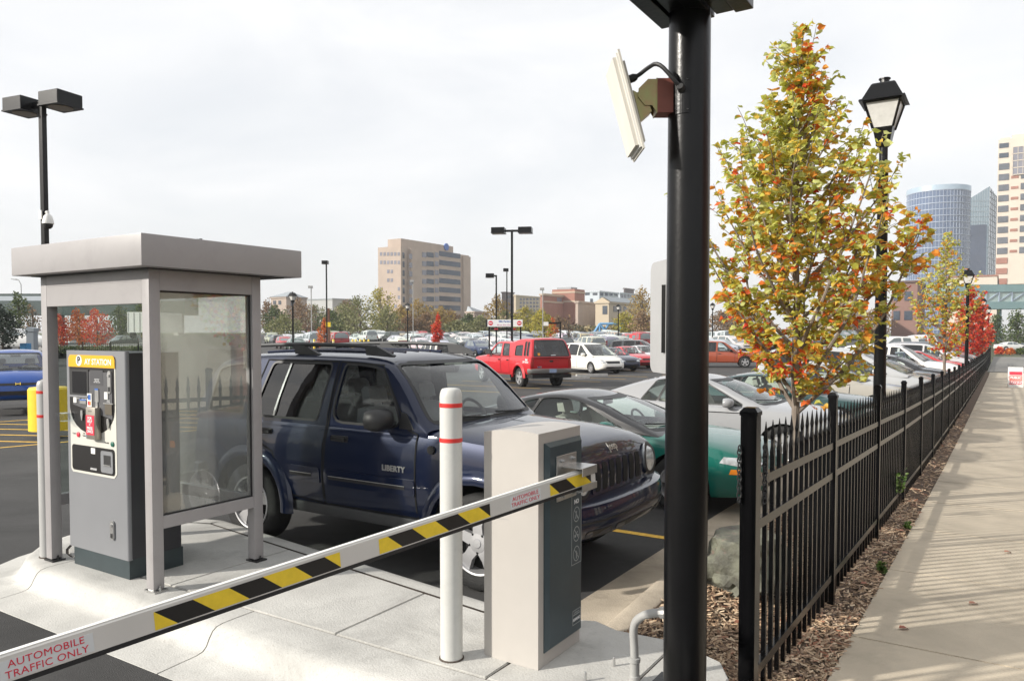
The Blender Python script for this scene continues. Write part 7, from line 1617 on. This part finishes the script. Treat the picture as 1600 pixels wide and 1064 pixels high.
b, cx_, cy_, x0, y1 = simple_block('gabled_hall', 'beige gabled hall with grey roof behind the lantern', 951, 930, 1010, 218, 474, M_BEIGE, [('y', 941.5, 948.5, 478, 491), ('x', 958, 964, 478, 487), ('x', 966, 970, 478, 486), ('x', 974, 978, 479, 488)], M_WIN, M_BEIGE)
zt = Z(474, 218) + .5; xm = (x0 + cx_) / 2; zp = Z(464.5, 218); put(MB().add([(x0, cy_, zt), (cx_, cy_, zt), (xm, cy_, zp), (x0, y1, zt), (cx_, y1, zt), (xm, y1, zp)], [(0, 1, 2), (1, 4, 5, 2), (3, 0, 2, 5), (4, 3, 5)]), 'roof', M_BEIGE, b); put(MB().add([(cx_ + .4, cy_ + .3, zt), (cx_ + .4, y1, zt), (xm, y1, zp + .3), (xm, cy_ + .3, zp + .3)], [(0, 1, 2, 3)]), 'roof_sheet', M_ROOFG, b)
simple_block('pale_block', 'pale blue-grey flat block above the gabled hall', 936, 912, 966, 300, 456.5, M_PALE, [('y', 914, 921, 458, 461.5), ('y', 926, 933, 458, 461.5), ('y', 922, 926, 467, 473)] + [('x', a, a + 4.4, 457.5, 462) for a in (937.5, 945, 952, 959.5)], M_WIN, M_PALE)
simple_block('penthouse_block', 'small dark roof block above the pale block', 975, 974, 990, 330, 452, M_MAUVE); simple_block('glazed_block', 'low glazed block below the dark roof block', 968, 965, 1000, 320, 459, M_PALE, [('x', a, a + 3, 460, 465) for a in (970, 975, 980, 985, 990)], M_WINL)
# blue steel frame
fr = thing('steel_truss', P(945, 150, 1.0), 'light blue tubular steel truss before the gabled hall', 'truss', rz=YAW); k_ = 150 / 1200; M_SKYB = mat('sky_blue_paint', (.16, .36, .60), .5)
for a, b_ in (((-22, 0, -8), (-8, 0, 14)), ((-8, 0, 14), (30, 0, 14)), ((-8, 0, 14), (8, 0, -8)), ((-6, 6, -8), (6, 0, 14)), ((14, 0, -8), (30, 0, 14)), ((-8, 0, 12), (-8, 0, -8))): MB().tube([Vector(a) * k_ + Vector((0, 0, 1)), Vector(b_) * k_ + Vector((0, 0, 1))], .24, 8).build('tube', M_SKYB, fr, smooth=True)
# ---- right: round glass tower
D = 415; c = P(1461.5, D, 0); rad = 43.5 / FPX * D; rt_ = thing('glass_tower', (c.x, c.y, 0), 'round blue glass tower with white floor lines', 'building'); H = Z(305, D)
M_BLUEG = mat('blue_curtain_glass', (.085, .125, .22), .10, spec=.9, var=.18, vscale=.05); M_WLINE = mat('white_metal_line', (.36, .42, .52), .4)
MB().lathe([(rad, 0), (rad, H)], (0, 0, 0), 64).build('curtain_wall', M_BLUEG, rt_, smooth=True)
for i in range(24):
    z = H - 3.3 * i
    if z > 2: MB().lathe([(rad + .02, z - .38), (rad + .22, z - .36), (rad + .22, z - .02), (rad + .02, z)], (0, 0, 0), 64, caps=False).build('floor_band', M_WLINE, rt_)
ml = MB()
for i in range(56): 
    a = 2 * math.pi * i / 56; ml.box(rad * math.cos(a) - .09, rad * math.cos(a) + .09, rad * math.sin(a) - .09, rad * math.sin(a) + .09, 1, H)
tag(ml.build('mullions', M_WLINE, rt_, fix=False), kind='stuff')
MB().lathe([(rad + .25, H), (rad + .25, H + 2.5), (rad - .3, H + 2.5)], (0, 0, 0), 64, caps=False).build('crown_rim', mat('pale_blue_rim', (.42, .52, .62), .3, metal=.3), rt_, smooth=True); MB().lathe([(rad - .2, H + .2), (0, H + .4)], (0, 0, 0), 32).build('roof', M_ROOFG, rt_)
# ---- slanted glass tower
D = 520; a = P(1504, D, 0); b2 = P(1541, D, 0); t2 = thing('glass_tower', (a.x, a.y, 0), 'mirror glass tower with slanted top beside the round tower', 'building'); M_MIR = mat('mirror_glass', (.34, .44, .50), .06, metal=.55, var=.15, vscale=.04)
u = Vector((b2 - a)); u.z = 0; w2 = Vector((P(1552, D + 22, 0) - b2)); w2.z = 0; za, zb2, zc2 = Z(316, D), Z(293, D), Z(300, D)
def quadwall(p, q_, z0p, z0q, nm, m, par, rows, cols, mline, off=.12):
    MB().add([p, q_, q_ + Vector((0, 0, z0q)), p + Vector((0, 0, z0p))], [(0, 1, 2, 3)]).build(nm, m, par, fix=False)
    g = MB(); t = (q_ - p).normalized(); n_ = Vector((t.y, -t.x, 0)); L_ = (q_ - p).length
    for i in range(cols + 1): s = i / cols; g.bar(p + t * (L_ * s) + n_ * off, p + t * (L_ * s) + n_ * off + Vector((0, 0, lerp(z0p, z0q, s))), .28, .28)
    for i in range(rows): z = 4 + (min(z0p, z0q) - 4) * i / (rows - 1); g.bar(p + n_ * off + Vector((0, 0, z)), q_ + n_ * off + Vector((0, 0, z)), .28, .28)
    return tag(g.build('mullions', mline, par, fix=False), kind='stuff')
M_MLN = mat('grey_mullion', (.25, .29, .32), .5)
z0 = Vector((0, 0, 0)); quadwall(z0, u, za, zb2, 'south_wall', M_MIR, t2, 26, 10, M_MLN); quadwall(u, u + w2, zb2, zc2, 'east_wall', mat('dark_mirror', (.14, .18, .24), .08, metal=.5), t2, 26, 4, M_MLN)
MB().add([z0 + Vector((0, 0, za)), u + Vector((0, 0, zb2)), u + w2 + Vector((0, 0, zc2)), w2 + Vector((0, 0, za - 1))], [(0, 1, 2, 3)]).build('roof', M_ROOFG, t2, fix=False)
q0 = P(1507, D - .8, 0) - a; q1 = P(1538, D - .8, 0) - a; MB().add([q0, q1, q1 + Vector((0, 0, Z(352, D))), q0 + Vector((0, 0, Z(354, D)))], [(0, 1, 2, 3)]).build('dark_glazing', mat('dark_blue_glazing', (.035, .06, .12), .08, spec=.9, var=.3, vscale=.06), t2, fix=False)
# ---- beige hotel tower
M_WINH = mat('hotel_window', (.10, .11, .13), .15, spec=.8, var=.3, vscale=.3)
D = 330; ht = thing('hotel_tower', P(1553, D, 0), 'tall beige stone hotel tower at the right edge', 'building'); ho = Vector(ht.location); e = _R0; k_ = D / 1200
def hb(p0, p1, y0_, y1_, d0, d1, nm, m):
    yw = ho.y; x0_, x1_ = on_y(p0, yw), on_y(p1, yw); dd_ = dep((x0_ + x1_) / 2, yw) * 0 + D
    return MB().box(x0_ - ho.x, x1_ - ho.x, d0, d1, Z(y1_, D), Z(y0_, D)).build(nm, m, ht)
hb(1553, 1640, 222, 445, 0, 22, 'wall', M_STONE); hb(1556, 1572, 219, 223, 1, 8, 'parapet', M_STONE); hb(1574, 1640, 216, 222.2, 1.2, 18, 'upper_wall', M_STONE)
hb(1576, 1606, 236, 278, -.5, .2, 'atrium_glazing', M_WINL); 
for i in range(5): hb(1575.5, 1606.5, 235 + 10.6 * i, 236.2 + 10.6 * i, -.7, -.45, 'floor_band', M_STONE)
for i in range(4): hb(1575.5 + 8 * i, 1576.3 + 8 * i, 236.3, 278, -.7, -.45, 'mullion', M_STONE)
for i in range(10):
    yy = 259 + 16.2 * i
    for a_, w_ in ((1554.5, 16), (1589, 14), (1617, 14)):
        if i == 0 and a_ < 1560 or i < 9: wo_ = hb(a_, a_ + w_, yy + (2 if a_ > 1560 and i < 2 else 0), yy + 9.5, -.25, .1, 'window', M_WINH)
    if i < 9 and i > 0: hb(1574, 1585.5, yy + 4, yy + 8, -.2, .1, 'brick_panel', M_BRICKR)
for yy in (404, 420, 436): hb(1553.5, 1571, yy, yy + 9, -.3, .1, 'brick_panel', M_BRICKR)
for yy in (228, 243): hb(1554.5, 1569, yy, yy + 7, -.25, .1, 'window', M_WIN)
# base buildings and footbridge
simple_block('brick_annex', 'brown brick building behind the thin golden tree', 1432, 1392, 1444, 170, 442, mat('brown_brick', (.24, .14, .115), .85, var=.12, vscale=.2), [('y', 1395, 1405, 456, 470), ('y', 1412, 1424, 456, 470), ('y', 1395, 1405, 486, 500), ('y', 1412, 1424, 486, 500)], M_WIN, mat('dark_cornice', (.10, .06, .05), .7))
simple_block('brick_annex', 'pale fronted shop block glimpsed through the tall pear tree', 1330, 1270, 1352, 165, 470, M_BEIGE, [('y', 1276, 1296, 476, 486), ('y', 1304, 1322, 476, 500), ('y', 1276, 1296, 492, 508)], M_WINL, M_BRICKR)
simple_block('hotel_podium', 'low beige podium below the hotel tower', 1556, 1478, 1558, 260, 432, M_STONE, [('y', 1486, 1496, 437, 444)], M_WIN, M_BRICKR)
def bridge(p0, p1, y0_, y1_, depth, label, nm, roof_m, glass_m, base_m, splits):
    b = thing(nm, P(p0, depth, 0), label, 'bridge'); o = Vector(b.location); k_ = depth / 1200
    def bb(a0, a1, t0, t1, d0, d1, n_, m):
        v = [e * ((pp - p0) * k_) + _F0 * dd + Vector((0, 0, Z(yy, depth))) for dd in (d0, d1) for yy in (t1, t0) for pp in (a0, a1)]
        return MB().add(v, [(0, 2, 3, 1), (4, 5, 7, 6), (0, 1, 5, 4), (2, 6, 7, 3), (0, 4, 6, 2), (1, 3, 7, 5)]).build(n_, m, b)
    h = y1_ - y0_; bb(p0, p1, y0_, y0_ + h * .30, -.3, 4.3, 'roof', roof_m); bb(p0, p1, y0_ + h * .30, y0_ + h * .70, 0, 4, 'glazing', glass_m); bb(p0, p1, y0_ + h * .70, y1_, -.3, 4.3, 'deck', base_m)
    for i in range(splits + 1): a = lerp(p0, p1, i / splits); bb(a - .6, a + .6, y0_ + h * .30, y0_ + h * .70, -.25, -.02, 'mullion', M_WLINE)
    for i in range(splits):
        a, c_ = lerp(p0, p1, i / splits), lerp(p0, p1, (i + 1) / splits); A_ = e * ((a - p0) * k_) + _F0 * -.1 + Vector((0, 0, Z(y0_ + h * .68, depth))); B_ = e * ((c_ - p0) * k_) + _F0 * -.1 + Vector((0, 0, Z(y0_ + h * .32, depth))); MB().bar(A_, B_, .22, .14).build('brace', M_WLINE, b)
    for a in (p0 + 4, (p0 + p1) / 2, p1 - 4): bb(a - 1.5, a + 1.5, y1_, Z_to_y(0, depth), 1.5, 2.5, 'pier', base_m)
    return b
def Z_to_y(z, depth): return HOR + (CZ - z) / depth * FPX
M_TEALS = mat('teal_metal', (.22, .34, .35), .5, var=.08, vscale=.2); M_TEALG = mat('teal_glazing', (.40, .50, .48), .15, spec=.8, var=.15, vscale=.2)
bridge(1478, 1660, 445, 483, 175, 'enclosed teal footbridge crossing below the hotel tower', 'footbridge', M_TEALS, M_TEALG, M_TEALS, 9)
M_OVER = mat('dark_green_steel', (.045, .075, .07), .55, var=.1)
ob = thing('overpass', P(-40, 210, 0), 'dark green steel highway overpass at the left edge', 'bridge'); 
for y0_, y1_, nm, m in ((459, 463, 'parapet', M_OVER), (463, 470, 'rail_panel', M_PALE), (470, 492, 'girder', M_OVER)):
    v = [e * (pp * 210 / 1200) + _F0 * dd + Vector((0, 0, Z(yy, 210))) for dd in (0, 9) for yy in (y1_, y0_) for pp in (0, 330)]; MB().add(v, [(0, 2, 3, 1), (4, 5, 7, 6), (0, 1, 5, 4), (2, 6, 7, 3), (0, 4, 6, 2), (1, 3, 7, 5)]).build(nm, m, ob)
for pp in (20, 120, 220, 310): MB().box(-1, 1, -1, 1, 0, Z(492, 210)).build('pier', M_CONC, ob, loc=e * (pp * 210 / 1200) + _F0 * 4)
sl = thing('street_light', P(35, 205, 0), 'thin highway street light above the overpass', 'street light'); zt = Z(438, 205); MB().tube([(0, 0, 0), (0, 0, zt - 1.2), tuple(-e * .6 + Vector((0, 0, zt))), tuple(-e * 2.6 + Vector((0, 0, zt + .3)))], .11, 6).build('pole', M_CONDUIT, sl); MB().box(-3.2, -2.4, -.2, .2, zt + .2, zt + .4).build('lamp_head', M_CONDUIT, sl)
# left: ticket machine, white car, low fence, trailer
q = P(50.5, 44, 0); tm = thing('ticket_machine', (q.x, q.y, Z(547, 44)), 'grey ticket machine beside the light pole at the left', 'machine', rz=YAW); MB().box(-.22, .22, -.2, .2, 0, 1.05, bev=.02).build('cabinet', mat('blue_grey_cabinet', (.22, .25, .28), .5), tm); MB().prism([(-.25, 1.052), (.25, 1.052), (.25, 1.25), (-.12, 1.32), (-.25, 1.2)], -.24, .24, axis='y').build('hood', MATS['blue_grey_cabinet'], tm)
bxn = MB().box(-.2, .2, -.2, .2, 0, .38, bev=.02).build('newspaper_box', mat('blue_box', (.03, .20, .42), .5), None, loc=(P(40, 43, 0).x, P(40, 43, 0).y, Z(547, 43)), rz=YAW); tag(bxn, 'small bright blue box left of the ticket machine', 'box')
for px, d, rz_, c_, lab in ((30, 52, YAW, (.74, .74, .72), 'white sedan side-on behind the green tree at the left'), (104, 120, YAW + 2.6, (.6, .6, .62), 'silver minivan across the street in the shelter view'), (188, 110, YAW - 2, (.05, .055, .06), 'dark off-roader parked beyond the red tree in the shelter view'), (1580, 118, YAW, (.72, .72, .70), 'white sedan at the right edge under the trees'), (1592, 128, YAW + .2, (.5, .5, .52), 'silver car behind the white one at the right edge'), (1398, 62, YAW + math.pi, (.74, .73, .71), 'white pickup beyond the fence row at the brick building')):
    q = P(px, d, 0); nm = 'pickup_truck' if 'pickup' in lab else ('parked_minivan' if 'minivan' in lab else ('parked_suv' if 'off-roader' in lab else 'parked_sedan')); o = obj(nm, [f for f in FAR if f[0] == nm][0][1], None, (q.x, q.y, Z(543 if px < 200 and d > 100 else (548 if px > 1500 else 546), d) if px != 1398 else lot_z(q.x, q.y))); o.rotation_euler = (0, 0, rz_); o.color = (*c_, 1); tag(o, lab, 'car')
lf = thing('iron_fence', P(85, 60, Z(551, 60)), 'low black iron fence across the back of the shelter view', 'fence', rz=YAW); Lf = 175 * 60 / 1200
for zz in (.12, .62): MB().box(0, Lf, -.015, .015, zz, zz + .04).build('rail', M_FENCE, lf)
pkr = MB().box(-.012, .012, -.012, .012, 0, .74).mesh('picket', M_FENCE)
for i in range(58): obj('picket', pkr, lf, (i * Lf / 57, 0, 0))
for i in range(5): MB().box(-.04, .04, -.04, .04, 0, .85).build('post', M_FENCE, lf, loc=(i * Lf / 4, 0, 0))
hd_ = nrg.random((2500, 3)); C = np.array([tuple(P(84 + 165 * a, 61 + 1.2 * b, Z(551, 61) + .45 * c_)) for a, b, c_ in hd_]); tag(obj('hedge', leaves_mesh('hedge', C, nrg.normal(size=(2500, 3)), np.full(2500, .16), TM['green'], CT, CF)), 'low clipped green hedge behind the iron fence', 'hedge', kind='stuff')
tr = thing('trailer', P(214, 105, Z(522, 105)), 'white box trailer seen through the shelter', 'trailer', rz=YAW); MB().box(-1.3, 2.4, 0, 9, .2, 3.0, bev=.05).build('box_body', M_WHITE, tr)
for i in range(5): MB().box(-1.2 + .8 * i, -1.1 + .8 * i, -.03, .01, .3, 2.9).build('rib', M_CONDUIT, tr)
for xx in (-.8, 1.8): MB().lathe([(0, -.12), (.45, -.12), (.45, .12), (0, .12)], (xx, .6, -.15), 14, axis='y').build('wheel', M_RUB, tr)
sheet('side_street', [0, 1], [0, 1], lambda x, y: 0, M_GUTTER).data.from_pydata if False else None
sv = [P(px, d, Z(py, d)) for px, d, py in ((60, 64, 548), (250, 64, 548), (250, 140, 533), (60, 140, 536))]
tag(MB().add([tuple(v) for v in sv], [(0, 1, 2, 3)]).build('side_lot', mat('worn_grey_asphalt', (.24, .235, .22), .9, var=.12, vscale=.4), None, fix=False), 'pale worn asphalt lot beyond the low fence', kind='structure')
# street lamp in the shelter view
# building across the street, seen only as a reflection in the shelter glass
ob = thing('street_building', (12.8, 12.0, -.5), 'cream and brick building across the street mirrored in the shelter glass', 'building')
MB().box(.3, 10, -4, 26, 0, 9).build('wall', M_BRICKR, ob)
MB().prism([(2.2, 0), (5.3, 0), (5.3, 2.3), (3.0, 4.6), (2.2, 4.6)], -.2, .3, axis='x').build('cream_wall', mat('cream_stucco', (.66, .60, .47), .85, var=.05), ob)
MB().box(-.3, .28, 6.2, 10.5, 1.2, 1.9).build('sign_band', MATS['cream_stucco'], ob)
for i in range(5): MB().box(.22, .32, 6.5 + 2.6 * i, 8.1 + 2.6 * i, 2.6, 4.6).build('window', M_WIN, ob)
t = thing('street_tree', (4.6, 11.9, walk_z(12)), 'red and green tree across the walk mirrored in the shelter glass', 'tree'); n = 2600; v = nrg.normal(size=(n, 3)); v /= np.linalg.norm(v, axis=1, keepdims=True); v *= (nrg.random(n) ** .35)[:, None]
obj('crown', leaves_mesh('crown', v * np.array([1.5, 1.5, 1.5]) + np.array([0, 0, 3.5]), nrg.normal(size=(n, 3)), np.full(n, .13), M_PEAR2, CT, CF), t); MB().tube([(0, 0, 0), (0, 0, 2.4), (.1, 0, 4)], [.07, .06, .02], 8).build('trunk', M_BARK, t)

# thin autumn haze over the city
hz = MB().box(-1400, 1400, -60, 1900, -4.0, 130).mesh('haze', [])
ho_ = obj('haze', hz); ho_['kind'] = 'stuff'; ho_['label'] = 'thin pale haze in the air over the lot and city'; ho_['category'] = 'haze'
hm = bpy.data.materials.new('haze_air'); hm.use_nodes = True; hn = hm.node_tree; hn.nodes.clear(); ho2 = nd(hn, 'ShaderNodeOutputMaterial'); pv = nd(hn, 'ShaderNodeVolumePrincipled'); pv.inputs['Color'].default_value = (.93, .95, .98, 1); pv.inputs['Density'].default_value = .0004; ln(hn, pv.outputs[0], ho2.inputs['Volume']); hz.materials.append(hm)
